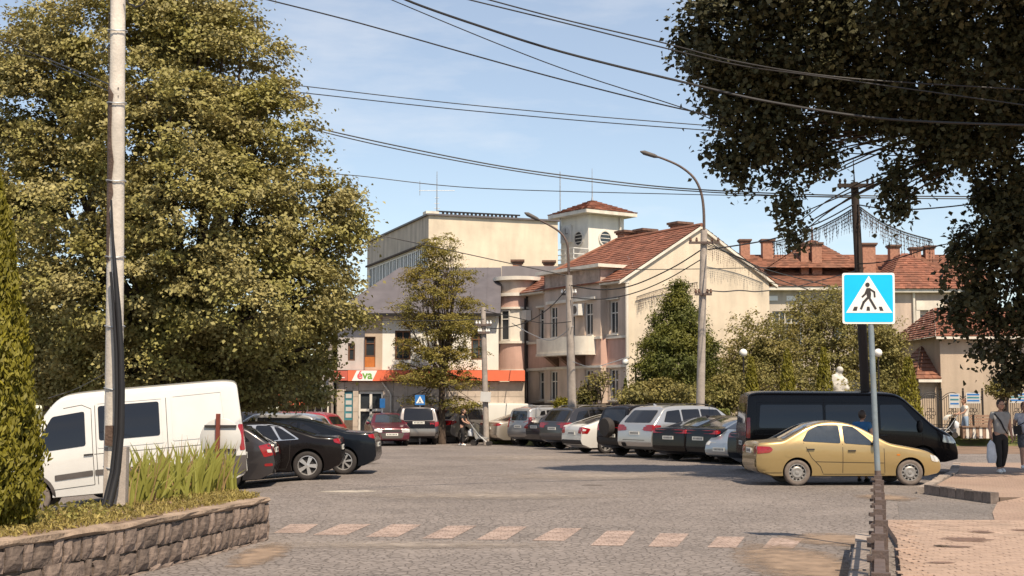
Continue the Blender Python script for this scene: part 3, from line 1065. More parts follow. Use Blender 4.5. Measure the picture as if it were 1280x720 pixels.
    p = Vector(anchor_w) - Rm @ Vector((lx, ly, 0))
    root.location = p
    root.rotation_euler = Rm.to_euler()
    return root

def _cyl(ra, y0, y1, n, wx, sy, zc):
    vs, fs = [], []
    for y in (y0, y1):
        for k in range(n):
            a = 2 * math.pi * k / n
            vs.append((wx + ra * math.cos(a), sy * y, zc + ra * math.sin(a)))
    for k in range(n):
        k2 = (k + 1) % n
        f = (k, k2, n + k2, n + k)
        fs.append(f if sy < 0 else tuple(reversed(f)))
    a, b = tuple(range(n - 1, -1, -1)), tuple(range(n, 2 * n))
    if sy < 0: fs += [a, b]
    else: fs += [tuple(reversed(a)), tuple(reversed(b))]
    return vs, fs

# ------------------------------------------------------------------ car shapes
def sedan_spec(L=4.7, W=1.82, H=1.43, wb=2.78, fo=0.9, r=0.33, deck=1.06, roofr=1.45, glassr=0.62, glasst=1.62, wst=2.95, cowl=3.62, **kw):
    ro = L - wb - fo
    zb = deck - 0.06
    s = dict(L=L, W=W, H=H, wb=wb, fo=fo, r=r,
        top=[(0.0, .50), (0.0, .62, .05), (0.02, .84, .06), (0.07, deck - .03, .06), (glassr, deck + .01, .10), (glasst, H - .07, .25), ((glasst + wst) / 2, H, .5),
             (wst, H - .07, .25), (cowl, deck - .05, .12), (L - .35, .78, .22), (L - .06, .62, .10), (L, .50, .05), (L, .44)],
        belt=[(0, .86), (ro, zb - .02), (L - fo, zb - .10), (L, .66)], tumble=0.34, tum2=.25, crown=.03,
        ws=(cowl - .05, wst + .06, W / 2 * .74, W / 2 * .60), rw=('top', (glassr + .06, glasst - .05, W / 2 * .70, W / 2 * .58)),
        side=[[(glassr + .62, zb + .035), (1.95, zb + .01), (1.95, H - .105), (glasst + .14, H - .135)],
              [(2.02, zb + .01), (cowl - .42, zb - .03), (wst - .03, H - .125), (2.02, H - .105)]],
        seams=[[(1.985, .30), (1.985, zb)], [(cowl - .38, .30), (cowl - .36, zb - .06)], [(ro + .42, .50), (glassr + .60, zb)], [(ro + .42, .5), (ro + .5, .30)], [(ro + .5, .28), (cowl - .38, .28)]],
        handles=[(1.55 if ro < 1.3 else 1.6, zb - .10), (2.35, zb - .12)], mirror=(cowl - .42, zb + .02),
        tail=[('rear', [(W * .375, deck - .18), (W * .455, deck - .18), (W * .455, deck - .07), (W * .385, deck - .07)]), ('side', [(0.02, deck - .19), (.17, deck - .15), (.20, deck - .07), (.04, deck - .06)])],
        head=[('front', [(W * .26, .56), (W * .44, .58), (W * .45, .70), (W * .27, .66)]), ('side', [(L - .40, .66), (L - .12, .57), (L - .08, .66), (L - .45, .75)])],
        plate_r=0.74, plate_f=0.45, er=.45, ef=.95, pr=.12, pf=.26)
    s.update(kw)
    return s

def suv_spec(L=4.7, W=1.9, H=1.72, wb=2.75, fo=.9, r=.36, rear_z=1.05, rake=.42, wst=3.0, cowl=3.75, **kw):
    ro = L - wb - fo
    zb = rear_z
    s = dict(L=L, W=W, H=H, wb=wb, fo=fo, r=r, sill=.28,
        top=[(0.0, .58), (0.0, .70, .05), (0.03, .90, .05), (.07, rear_z, .06), (rake, H - .10, .12), (rake + .35, H - .02, .2), (2.2, H, .4), (wst, H - .07, .25),
             (cowl, rear_z + .0, .12), (L - .30, .92, .22), (L - .06, .76, .10), (L, .60, .05), (L, .5)],
        belt=[(0, rear_z - .03), (ro, rear_z + .0), (L - fo, rear_z - .08), (L, .8)], tumble=.24, tum2=.12, crown=.04, cr=.08,
        ws=(cowl - .05, wst + .06, W / 2 * .76, W / 2 * .66),
        rw=('rear', [(-W * .36, rear_z + .06), (W * .36, rear_z + .06), (W * .33, H - .17), (-W * .33, H - .17)]),
        side=[[(.52, zb + .09), (ro + .18, zb + .04), (ro + .18, H - .15), (.72, H - .20)],
              [(ro + .26, zb + .04), (2.15, zb + .02), (2.15, H - .13), (ro + .26, H - .145)],
              [(2.22, zb + .02), (cowl - .40, zb - .02), (wst - .02, H - .15), (2.22, H - .13)]],
        seams=[[(2.185, .38), (2.185, zb)], [(cowl - .36, .38), (cowl - .36, zb - .06)], [(ro + .42, .55), (ro + .24, zb)], [(ro + .45, .38), (cowl - .36, .38)]],
        handles=[(ro + .52, zb - .10), (2.55, zb - .12)], mirror=(cowl - .42, zb + .05), mh=.10,
        tail=[('rear', [(W * .29, rear_z - .22), (W * .455, rear_z - .20), (W * .455, rear_z - .02), (W * .27, rear_z - .04)]), ('side', [(.03, rear_z - .20), (.30, rear_z - .10), (.30, rear_z - .01), (.06, rear_z + .0)])],
        head=[('front', [(W * .26, .72), (W * .44, .72), (W * .45, .88), (W * .27, .84)]), ('side', [(L - .40, .80), (L - .12, .72), (L - .08, .82), (L - .45, .92)])],
        plate_r=.84, plate_f=.52, er=.4, ef=.85, pr=.08, pf=.22)
    s.update(kw)
    return s

def van_spec(L=5.4, W=2.0, H=2.28, wb=3.6, fo=.86, r=.345, wst=3.75, cowl=4.62, hood=1.12, **kw):
    s = dict(L=L, W=W, H=H, wb=wb, fo=fo, r=r, sill=.30,
        top=[(0.0, .55), (0.0, .75, .04), (.015, 1.2, .05), (.10, H - .06, .09), (.35, H, .3), (wst - .3, H - .02, .5), (wst, H - .10, .25), (cowl, hood + .13, .16),
             (L - .16, hood - .12, .20), (L - .02, .75, .10), (L, .55, .05), (L, .47)],
        belt=[(0, 1.22), (L * .6, 1.22), (L - fo, 1.1), (L, .8)], tumble=.10, tum2=.06, crown=.05, cr=.11,
        ws=(cowl - .04, wst + .10, W / 2 * .80, W / 2 * .72),
        rw=('rear', [(-W * .36, 1.3), (W * .36, 1.3), (W * .34, H - .3), (-W * .34, H - .3)]),
        side=[], seams=[], handles=[], plate_r=.78, plate_f=.55, er=.22, ef=.7, pr=.05, pf=.20,
        tail=[('rear', [(W * .43, .92), (W * .475, .92), (W * .465, 1.45), (W * .425, 1.45)]), ('side', [(.02, .92), (.12, .92), (.13, 1.45), (.05, 1.45)])],
        head=[('front', [(W * .28, .78), (W * .45, .80), (W * .45, .98), (W * .30, .92)]), ('side', [(L - .45, .82), (L - .12, .78), (L - .10, .90), (L - .42, 1.02)])])
    s.update(kw)
    return s

# paints
PT = {
 'white': car_paint('paint_white', (0.62, 0.60, 0.56), 0.0, 0.35), 'gold': car_paint('paint_gold', (0.355, 0.25, 0.105), 0.35, 0.36, 0.7),
 'black': car_paint('paint_black', (0.008, 0.006, 0.006), 0.0, 0.25, 0.2), 'bluek': car_paint('paint_blue_black', (0.006, 0.008, 0.012), 0.0, 0.25, 0.25),
 'dgrey': car_paint('paint_dark_grey', (0.055, 0.05, 0.052), 0.5, 0.3), 'silver': car_paint('paint_silver', (0.46, 0.45, 0.44), 0.6, 0.33),
 'grey': car_paint('paint_grey', (0.25, 0.235, 0.225), 0.5, 0.35), 'maroon': car_paint('paint_maroon', (0.10, 0.014, 0.026), 0.25, 0.35),
 'red': car_paint('paint_red', (0.33, 0.02, 0.03), 0.2, 0.35), 'sblue': car_paint('paint_silver_blue', (0.30, 0.34, 0.38), 0.6, 0.3),
 'beige': car_paint('paint_champagne', (0.42, 0.37, 0.31), 0.55, 0.35),
}

def wheelpt(px, py):
    g = G(px, py)
    for _ in range(4): g = G(px, py, gz(g.x, g.y))
    return g

ROW = 'cars parked along the right of the square'
LROW = 'cars parked along the left of the square'
FROW = 'cars parked at the far end of the square'

# gold saloon, side on
lan = sedan_spec(L=4.16, W=1.68, H=1.43, wb=2.52, fo=.73, r=.288, deck=.98, glassr=.60, glasst=1.28, wst=2.22, cowl=2.98,
    belt=[(0, .80), (.9, .90), (3.2, .84), (4.16, .60)],
    side=[[(1.02, .975), (1.88, .93), (1.88, 1.325), (1.42, 1.325), (1.17, 1.20)], [(1.96, .93), (2.62, .885), (2.56, .98), (2.20, 1.30), (1.96, 1.325)]],
    seams=[[(1.92, .28), (1.92, .92)], [(2.86, .28), (2.84, .82)], [(1.42, .42), (1.22, .62), (1.05, .95)], [(1.42, .42), (1.48, .27)], [(1.48, .255), (2.86, .255)], [(1.3, .53), (2.84, .50)]],
    handles=[(1.20, .80), (2.12, .77)], mirror=(2.60, .93), mirrormat=M_PLASTIC,
    tail=[('rear', [(.52, .70), (.76, .72), (.77, .87), (.50, .86)]), ('side', [(.02, .70), (.30, .73), (.37, .80), (.30, .86), (.05, .87)])],
    head=[('front', [(.48, .50), (.76, .52), (.78, .66), (.5, .62)]), ('side', [(3.92, .54), (4.09, .52), (4.07, .60), (3.88, .69)])],
    caps=[(.72, .72, .10)], rim='steel', dusty=True, plate_r=.76, ef=.75, pf=.20, pr=.10, sill=.20,
    bumper_r=(.30, .58, PT['gold']), extra=[('side_repeater', 'R', [(3.12, .66), (3.20, .66), (3.20, .70), (3.12, .70)], .006, M_AMBER)])
build_car('saloon_car', 'dusty gold four door saloon car parked side on, nearest on the right', 'car', lan, PT['gold'], wheelpt(996, 607), 'RR', 88, ROW, glass=M_CARGLASSB, dz=0)

# black minibus behind the gold car
blv = van_spec(L=5.5, W=2.0, H=2.12, wb=3.45, fo=.95, r=.34, wst=4.05, cowl=4.85, hood=1.12,
    side=[[(.35, 1.18), (2.0, 1.18), (2.0, 1.78), (.40, 1.78)], [(2.08, 1.18), (3.30, 1.18), (3.30, 1.78), (2.08, 1.78)], [(3.48, 1.12), (4.55, 1.08), (4.5, 1.22), (4.05, 1.78), (3.48, 1.78)]],
    seams=[[(3.40, .42), (3.40, 1.95)], [(2.04, .42), (2.04, 1.95)], [(4.55, .45), (4.55, 1.05)], [(.25, 1.02), (4.5, 1.0)]], handles=[(3.55, 1.0), (3.2, 1.0)],
    mirror=(4.45, 1.2), mh=.17, mirrormat=M_PLASTIC, panels=[[(.30, 1.12), (3.35, 1.12), (3.35, 1.86), (.33, 1.86)]])
build_car('minibus', 'long black panel van with tinted windows behind the gold car', 'van', blv, PT['black'], wheelpt(985, 592), 'RR', 92, ROW)

# white van on the left
whv = van_spec(L=5.05, W=1.98, H=2.36, wb=3.22, fo=.87, r=.345, wst=3.62, cowl=4.42, hood=1.16,
    side=[[(3.10, 1.28), (4.06, 1.22), (4.06, 1.36), (3.72, 1.90), (3.10, 1.96)], [(1.66, 1.36), (2.84, 1.36), (2.84, 2.04), (1.66, 2.04)]],
    seams=[[(2.97, .50), (2.97, 2.0), (3.15, 2.09), (3.5, 2.05)], [(4.16, .95), (4.10, 1.22)], [(1.52, .55), (1.52, 2.1)], [(2.97, .5), (3.9, .46)], [(3.83, 1.3), (3.83, 1.72)], [(0.3, 1.10), (2.95, 1.10)], [(2.9, .5), (2.9, 2.06)]],
    handles=[(3.06, 1.10)], panels=[[(.36, 1.24), (1.40, 1.24), (1.40, 2.12), (.42, 2.14)], [(1.60, 1.22), (2.86, 1.22), (2.86, 2.10), (1.60, 2.10)]],
    rub=[([(.02, .50), (.92, .50), (.92, .82), (.02, .82)], M_GREYPLASTIC), ([(2.99, .68), (3.72, .64), (3.72, .75), (2.99, .79)], M_GREYPLASTIC), ([(1.45, .68), (2.95, .68), (2.95, .79), (1.45, .79)], M_GREYPLASTIC)],
    flare=M_GREYPLASTIC, rim='steel', dusty=True, mirror=(4.15, 1.25), mh=.18, mirrormat=M_PLASTIC,
    bumper_r=(.44, .82, M_GREYPLASTIC), bumper_f=(.40, .70, M_GREYPLASTIC), antenna=3.3)
build_car('white_van', 'white panel van with one dark sliding door window, parked behind the stone planter', 'van', whv, PT['white'], wheelpt(251, 624.5), 'RL', -101, LROW, tilt=0.084)

audi = sedan_spec(L=4.5, W=1.83, H=1.42, wb=2.81, fo=.88, r=.345, deck=1.02, glassr=.60, glasst=1.55, wst=2.7, cowl=3.5, rim=5,
    trim=[(.98, .97), (2.02, .93), (3.12, .92), (2.78, 1.335), (1.7, 1.345), (1.42, 1.28)], trimchrome=True,
    side=[[(1.05, .985), (1.42, .97), (1.60, 1.29), (1.45, 1.25)], [(1.46, .97), (2.02, .95), (2.02, 1.325), (1.68, 1.315)], [(2.10, .95), (3.02, .935), (2.72, 1.31), (2.10, 1.325)]])
build_car('black_saloon', 'glossy black saloon with bright five spoke wheels beside the white van', 'car', audi, PT['black'], wheelpt(385, 600), 'RL', -94, LROW, tilt=.03)
pas = sedan_spec(L=4.46, W=1.83, H=1.47, wb=2.71, fo=.92, r=.335, deck=1.08, glassr=.75, glasst=1.75, wst=2.85, cowl=3.6, rim=7)
build_car('black_saloon', 'blue black saloon, its tail reaching out furthest on the left', 'car', pas, PT['bluek'], wheelpt(430, 593), 'RL', -90, LROW, tilt=.02)
est = suv_spec(L=4.65, W=1.8, H=1.48, wb=2.68, fo=.9, r=.32, rear_z=.98, rake=.62, wst=2.75, cowl=3.5, sill=.2,
    tail=[('rear', [(.50, .72), (.82, .72), (.82, .98), (.52, .95)]), ('side', [(.02, .74), (.22, .70), (.34, .96), (.10, 1.0)])],
    clear=[('side', [(.05, .80), (.14, .80), (.16, .87), (.07, .87)])], rails=(.9, 2.8), extra=[('reflector', 'Lf', [(.04, .5), (.22, .5), (.22, .56), (.04, .56)], .007, M_TAIL)])
g = wheelpt(284, 613.5)
build_car('estate_car', 'dark grey estate car just behind the white van, its red tail lamp showing', 'car', est, PT['dgrey'], g, 'RL', -95, LROW, tilt=.05)

# red and silver cars beyond the left row
hb = suv_spec(L=4.1, W=1.7, H=1.5, wb=2.5, fo=.8, r=.3, rear_z=.98, rake=.35, wst=2.4, cowl=3.1, sill=.2)
build_car('hatchback', 'red hatchback beyond the two black saloons', 'car', hb, PT['red'], G(392, 566), 'RL', -78, FROW)
build_car('hatchback', 'silver hatchback between the white van and the black saloons', 'car', hb, PT['silver'], G(372, 576), 'RL', -80, FROW)
build_car('hatchback', 'dark grey hatchback under the big left tree, mostly hidden', 'car', hb, PT['dgrey'], G(345, 562), 'RL', -80, FROW)

# maroon boxy car facing the camera
lada = sedan_spec(L=4.0, W=1.63, H=1.42, wb=2.46, fo=.76, r=.29, deck=.98, glassr=.45, glasst=1.05, wst=2.1, cowl=2.75, rc=.08, ef=.35, pf=.08, rim='steel', crown=.02,
    top=[(0, .45), (0, .6, .03), (.03, .92, .04), (.1, .98, .05), (.45, 1.0, .08), (1.0, 1.36, .12), (1.6, 1.42, .3), (2.1, 1.37, .12), (2.75, .96, .08), (3.85, .80, .10), (3.97, .74, .06), (4.0, .56, .03), (4.0, .40)],
    side=[[(1.0, .99), (1.55, .96), (1.55, 1.32), (1.15, 1.30)], [(1.62, .96), (2.5, .93), (2.1, 1.31), (1.62, 1.32)]],
    head=[('front', [(.42, .585), (.76, .585), (.76, .735), (.42, .735)])],
    extra=[('grille', 'front', [(-.38, .60), (.38, .60), (.38, .72), (-.38, .72)], .008, M_PLASTIC), ('bumper', 'front', [(-.80, .33), (.80, .33), (.80, .56), (-.80, .56)], .02, M_GREYPLASTIC)],
    plate_f=.50, wsglass=M_CARGLASSB, handles=[], plate_r=.7)
build_car('boxy_saloon', 'boxy maroon car facing the camera in the middle distance', 'car', lada, PT['maroon'], G(507, 557), 'FL', 168, FROW)

mini = suv_spec(L=4.7, W=1.85, H=1.78, wb=2.8, fo=.92, r=.33, rear_z=1.02, rake=.36, wst=3.0, cowl=3.9, rails=(.7, 3.0), plate_r=.98, bumper_r=(.40, .72, PT['grey']),
    extra=[('tailgate_panel', 'rear', [(-.72, .70), (.72, .70), (.72, 1.06), (-.72, 1.06)], .009, PT['black'])])
build_car('minivan', 'dark minivan seen from behind, right beside the maroon car', 'car', mini, PT['dgrey'], G(543, 555.5), 'RR', -8, FROW)
suva = suv_spec()
build_car('grey_suv', 'grey sport utility car behind the walking woman in black', 'car', suv_spec(L=4.5, H=1.68, rake=.7), PT['grey'], G(578, 554), 'RR', 42, FROW)
build_car('dark_suv', 'black car half hidden between the minivan and the pram', 'car', suv_spec(L=4.5, H=1.66, rake=.5), PT['black'], G(566, 552), 'RR', 38, FROW)
build_car('silver_hatchback', 'silver car facing out, behind the walking woman and beside the white van', 'car', hb, PT['silver'], G(589, 550), 'FR', 190, FROW)
jv = van_spec(L=4.6, W=1.8, H=1.85, wb=2.75, fo=.9, r=.32, wst=2.9, cowl=3.7, hood=1.1, belt=[(0, 1.1), (2.7, 1.1), (3.7, 1.0), (4.6, .75)],
    bumper_r=(.4, .72, M_GREYPLASTIC), rw=('rear', [(-.62, 1.15), (.62, 1.15), (.6, 1.6), (-.6, 1.6)]),
    tail=[('rear', [(.78, .80), (.87, .80), (.86, 1.30), (.77, 1.30)]), ('side', [(.02, .80), (.14, .80), (.15, 1.3), (.05, 1.3)])])
build_car('white_van', 'small white panel van with blank sides behind the silver saloon', 'van', jv, PT['white'], G(625, 553), 'RR', 62, FROW)
merc = sedan_spec(L=4.75, W=1.82, H=1.44, wb=2.85, fo=.85, r=.33, deck=1.02, glassr=.55, glasst=1.6, wst=2.7, cowl=3.55, rim=6)
build_car('silver_saloon', 'silver saloon in front of the small white van', 'car', merc, PT['beige'], G(646, 556), 'RR', 60, ROW)
mcv = suv_spec(L=4.45, W=1.75, H=1.68, wb=2.9, fo=.8, r=.315, rear_z=1.02, rake=.16, wst=2.75, cowl=3.4, rails=(.6, 2.8), bumper_r=(.36, .62, PT['grey']),
    tail=[('rear', [(.72, .80), (.86, .80), (.85, 1.24), (.72, 1.22)]), ('side', [(.03, .82), (.16, .82), (.20, 1.24), (.10, 1.24)])],
    rw=('rear', [(-.60, 1.10), (.60, 1.10), (.56, 1.50), (-.56, 1.50)]), railmat=PT['silver'])
build_car('grey_estate', 'grey boxy estate car with upright tailgate, left of the dark utility car', 'car', mcv, PT['silver'], G(677, 558), 'RR', 57, ROW)
build_car('dark_hatchback', 'small dark car squeezed in front of the boxy grey estate', 'car', suv_spec(L=3.9, W=1.68, H=1.38, wb=2.45, fo=.75, r=.3, rear_z=.98, rake=.5, wst=2.3, cowl=3.0, sill=.2), PT['dgrey'], G(696, 559), 'RR', 58, ROW)
nsu = suv_spec(L=4.6, W=1.88, H=1.70, wb=2.7, fo=.9, r=.36, rear_z=1.08, rake=.5, rails=(.8, 3.0), railmat=PT['beige'], bumper_r=(.40, .66, M_GREYPLASTIC))
build_car('dark_suv', 'dark brown utility car with pale roof rails beside the white liftback', 'car', nsu, PT['dgrey'], G(730, 562.5), 'RR', 56, ROW)
rap = sedan_spec(L=4.48, W=1.71, H=1.47, wb=2.6, fo=.88, r=.315, deck=1.04, glassr=.30, glasst=1.45, wst=2.45, cowl=3.2, rim=5,
    tail=[('rear', [(.50, .74), (.80, .72), (.80, .96), (.55, .96)]), ('side', [(.02, .74), (.22, .72), (.34, .90), (.06, .97)])],
    clear=[('side', [(.04, .83), (.15, .82), (.18, .88), (.06, .90)])], extra=[('bumper', 'rear', [(-.72, .30), (.72, .30), (.72, .50), (-.72, .50)], .008, M_PLASTIC)])
build_car('white_liftback', 'bright white liftback with a single red tail lamp showing', 'car', rap, PT['white'], G(756, 567), 'RR', 64, ROW)
jeep = suv_spec(L=4.3, W=1.8, H=1.78, wb=2.5, fo=.8, r=.36, rear_z=1.1, rake=.25, spare=(.34, 1.0), bumper_r=(.42, .66, M_PLASTIC), plate_r=.72)
build_car('black_offroader', 'black off-road car with a spare wheel on its tailgate', 'car', jeep, PT['black'], G(809, 571), 'RR', 58, ROW)
x5 = suv_spec(L=4.9, W=1.94, H=1.76, wb=2.93, fo=.87, r=.385, rear_z=1.12, rake=.62, wst=3.0, cowl=3.8, rails=(1.0, 3.1), fin=.95, rim=6,
    tail=[('rear', [(.46, .92), (.90, .90), (.90, 1.10), (.44, 1.04)]), ('side', [(.03, .92), (.36, 1.0), (.36, 1.10), (.07, 1.12)])],
    extra=[('exhaust', 'rear', [(.45, .40), (.68, .40), (.68, .52), (.45, .52)], .01, M_UNDER), ('bumper_slot', 'rear', [(-.55, .60), (.6, .60), (.6, .62), (-.55, .62)], .008, M_PLASTIC)])
build_car('silver_suv', 'large silver sport utility car with dark rear glass, tallest of the right row', 'car', x5, PT['silver'], G(844, 573), 'RR', 56, ROW)
bm1 = sedan_spec(L=4.65, W=1.8, H=1.43, rim=5, fin=1.7)
build_car('black_saloon', 'black saloon immediately right of the big silver utility car', 'car', bm1, PT['black'], G(884, 576.5), 'RR', 57, ROW, glass=M_CARGLASSB)
build_car('black_saloon', 'black saloon with its rear window catching the sky, below the tall concrete lamp post', 'car', sedan_spec(L=4.7, W=1.84, H=1.44, rim=7, fin=1.7), PT['bluek'], G(925, 578.5), 'RR', 58, ROW, glass=M_CARGLASSB)
build_car('silver_saloon', 'pale silver blue saloon parked nose out, headlamp towards the square', 'car', sedan_spec(L=4.4, W=1.75, H=1.42), PT['sblue'], G(948, 581), 'FL', 238, ROW)
build_car('dark_liftback', 'dark car tucked close behind the tail of the gold saloon', 'car', sedan_spec(L=4.4, W=1.74, H=1.45, glassr=.3, glasst=1.4, wst=2.5, cowl=3.2), PT['bluek'], G(976, 589), 'RR', 66, ROW, glass=M_CARGLASSB)

# ------------------------------------------------------------------ ground
def sheet(name, xs, ys, zf, m, parent=None):
    mb = MB()
    nx = len(xs)
    vs = [(x, y, zf(x, y)) for y in ys for x in xs]
    fs = [(j * nx + i, j * nx + i + 1, (j + 1) * nx + i + 1, (j + 1) * nx + i) for j in range(len(ys) - 1) for i in range(nx - 1)]
    mb.add(vs, fs)
    return mb.build(name, m, parent)

gr = sheet('ground', [-700, 700], [-300, 900], lambda x, y: -0.95, M_GRASSB)
tag(gr, 'grassy ground around the town square', kind='structure')
road = sheet('road', [-60, -30, -20, -14] + [-13 + 0.45 * i for i in range(19)] + [-4.4, 0, 60], [-12, 0, 8, 20, 30, 36] + [38 + i for i in range(9)] + [60, 110], gz, M_ROAD)
tag(road, 'cobbled square of small grey setts with a pink crossing', kind='structure')

def gpoly(name, pxs, z, m, parent, h=0.0):
    pts = [G(x, y, z) for x, y in pxs]
    mb = MB()
    mb.add(pts, [tuple(range(len(pts)))])
    o = mb.build(name, m, parent)
    if o.data.polygons[0].normal.z < 0: o.data.flip_normals()
    return o
ST = [((363, 655), (398, 655), (380, 666), (342, 666)), ((426, 655), (464, 655), (433, 668.5), (391, 668.5)), ((490, 655), (527, 655.5), (497, 671), (457, 671)),
      ((560, 657), (596, 657), (565, 673), (527, 673)), ((626, 657.7), (659, 658), (633, 674.5), (595, 674.5)), ((694, 660), (727.5, 660), (705, 676), (665, 675.5)),
      ((759, 663), (794, 663.5), (778, 682), (738, 681.6)), ((825, 666.6), (861, 667), (846, 683.5), (810, 683)), ((897, 670.5), (931, 671), (920, 684.5), (884, 684)),
      ((965, 672), (1005, 672.5), (992, 685), (953, 684.5))]
for q in ST: gpoly('crossing_stripe', [(a, b) for a, b in q], 0.005, M_STRIPE, road)
# dusty shoulder by the kerb and worn smear on the setts
gpoly('worn_marking', [(398, 613), (476, 612.5), (478, 615), (420, 616), (396, 615.5)], 0.004, softmat('worn_white', (0.42, 0.37, 0.31), .35), road)
def blob(name, cx, cy, rx, ry, z, m, parent, n=22, seed=0):
    rr = random.Random(seed)
    pts = [(cx + rx * math.cos(2 * math.pi * k / n) * rr.uniform(.8, 1.1), cy + ry * math.sin(2 * math.pi * k / n) * rr.uniform(.75, 1.15), z) for k in range(n)]
    mb = MB()
    mb.add(pts, [tuple(range(n))])
    return mb.build(name, m, parent)
blob('dirt_patch', 3.25, 15.6, .75, 2.4, 0.006, M_DIRTSOFT, road, 30, 3)
blob('dirt_patch', 4.35, 18.4, .8, 1.0, 0.0065, M_DIRTSOFT, road, 24, 5)
blob('dirt_patch', 7.2, 26.4, .7, 1.0, 0.013, M_DIRTSOFT, road, 24, 8)
blob('dirt_patch', -3.0, 16.6, .35, 1.7, 0.006, M_DIRTSOFT, road, 24, 9)

for k, (ox, oy, oa, ob) in enumerate(((1.8, 30.5, .35, .4), (-4.4, 41.5, .6, .8))):
    blob('oil_stain', ox, oy, oa, ob, 0.007 + .0004 * k, M_OIL, road, 24, 20 + k)
for k, (ox, oy, oa, ob) in enumerate(((-.4, 27, 3.2, 1.3), (2.4, 34.5, 3.4, 2.2), (-1.2, 17.6, 2.2, .6), (.8, 46, 4, 3))):
    blob('dusty_track', ox, oy, oa, ob, 0.0115 + .0004 * k, M_PALE, road, 26, 40 + k)
# side road of grey setts crossing the pavement
side = MB()
side.add([(5.75, 20.35, .006), (7.3, 20.35, .006), (8.66, 24.6, .006), (8.3, 25.0, .006), (7.1, 25.3, .006)], [(0, 1, 2, 3, 4)])
tag(side.build('side_road', M_SIDE), 'grey sett drive that crosses the pink pavement', kind='structure')

# near pavement: slab, kerb blocks, individual pavers
KX = 0.2706
pav = MB()
pp = [(KX * 3 + .16, 3), (40, 3), (40, 20.3), (KX * 20.3 + .0, 20.3), (KX * 17.4 + .16, 17.4)]
pav.prism(pp, 0.0965)
pavement = pav.build('pavement', M_PAVER)
tag(pavement, 'pink brick pavement with puddles on the near right', kind='structure')
bxs = []
rowi = 0
y = 13.0
while y < 20.2:
    xx = KX * y + .30 + (0.1 if rowi % 2 else 0) - 0.1
    xx = math.floor(xx / .2) * .2 + (0.1 if rowi % 2 else 0) + .2
    while xx < .3765 * (y + .1) + .75:
        if not any(((xx - a) / c) ** 2 + ((y - b) / d) ** 2 < 1 for a, b, c, d in ()): bxs.append((xx, y))
        xx += .2
    y += .1
    rowi += 1
pm = []
for k in range(5):
    mb = MB()
    j = lambda: random.uniform(-.0018, .0018)
    mb.add([(-.099 + j(), -.049 + j(), 0), (.099 + j(), -.049 + j(), 0), (.099 + j(), .049 + j(), 0), (-.099 + j(), .049 + j(), 0),
            (-.097 + j(), -.047 + j(), .016 + j()), (.097 + j(), -.047 + j(), .016 + j()), (.097 + j(), .047 + j(), .016 + j()), (-.097 + j(), .047 + j(), .016 + j())],
           [(4, 5, 6, 7), (0, 1, 5, 4), (1, 2, 6, 5), (2, 3, 7, 6), (3, 0, 4, 7)])
    pm.append(mb.mesh('paver', M_BRICKPAV))
vis = [b for b in bxs if b[0] / b[1] < .3775 and b[1] > 13.35]
vis.sort(key=lambda b: b[1])
near = set(vis[:300])
for b in vis[:300]:
    link('paver', random.choice(pm), pavement, (b[0], b[1], .0875 + random.uniform(0, .004)))
mb = MB()
for b in bxs:
    if b in near: continue
    z = .0875 + random.uniform(0, .004) + .014
    mb.add([(b[0] - .095, b[1] - .045, z - .014), (b[0] + .095, b[1] - .045, z - .014), (b[0] + .095, b[1] + .045, z - .014), (b[0] - .095, b[1] + .045, z - .014),
            (b[0] - .097, b[1] - .047, z), (b[0] + .097, b[1] - .047, z), (b[0] + .097, b[1] + .047, z), (b[0] - .097, b[1] + .047, z)],
           [(4, 5, 6, 7), (0, 1, 5, 4), (1, 2, 6, 5), (2, 3, 7, 6), (3, 0, 4, 7)])
fp = mb.build('pavers', mat('paver_clay_far', (0.36, 0.255, 0.195), rough=0.85, var=0.2, scale=2, island=.12, dirt=(.26, .20, .15), dirt_amt=.5), pavement)
fp['kind'] = 'stuff'
def wet(px, py, rx, ry, m, nm, seed, dz=0):
    g = G(px, py, .11)
    blob(nm, g.x, g.y, rx, ry, .1105 + dz, m, pavement, 26, seed)
wet(1225, 664.5, .2, .22, M_PUDDLE, 'damp_patch', 1)
wet(1205, 674, .36, .34, M_PUDDLE, 'damp_patch', 2)
wet(1190, 683, .30, .14, M_PUDDLE, 'damp_patch', 3, .001)
wet(1178, 682.5, .10, .10, M_WATER, 'puddle', 4, .003)
wet(1275, 662.5, .16, .14, M_PUDDLE, 'damp_patch', 5)
wet(1175, 703, .18, .12, M_PUDDLE, 'damp_patch', 6)
kerb = empty('kerb')
tag(kerb, 'row of concrete kerb blocks beside the iron railing', 'kerb')
ka = math.atan2(1, KX)
yy = 8.0
while yy < 17.1:
    mb = MB()
    mb.box(0.012, .97, -.095, .095, 0, .15 + random.uniform(-.006, .008))
    link('kerb_block', mb.mesh('kerb_block', M_KERB), kerb, (KX * yy - .26, yy, 0), (0, random.uniform(-.01, .01), ka + random.uniform(-.012, .012)))
    yy += .965
tag(kerb, kind=None)

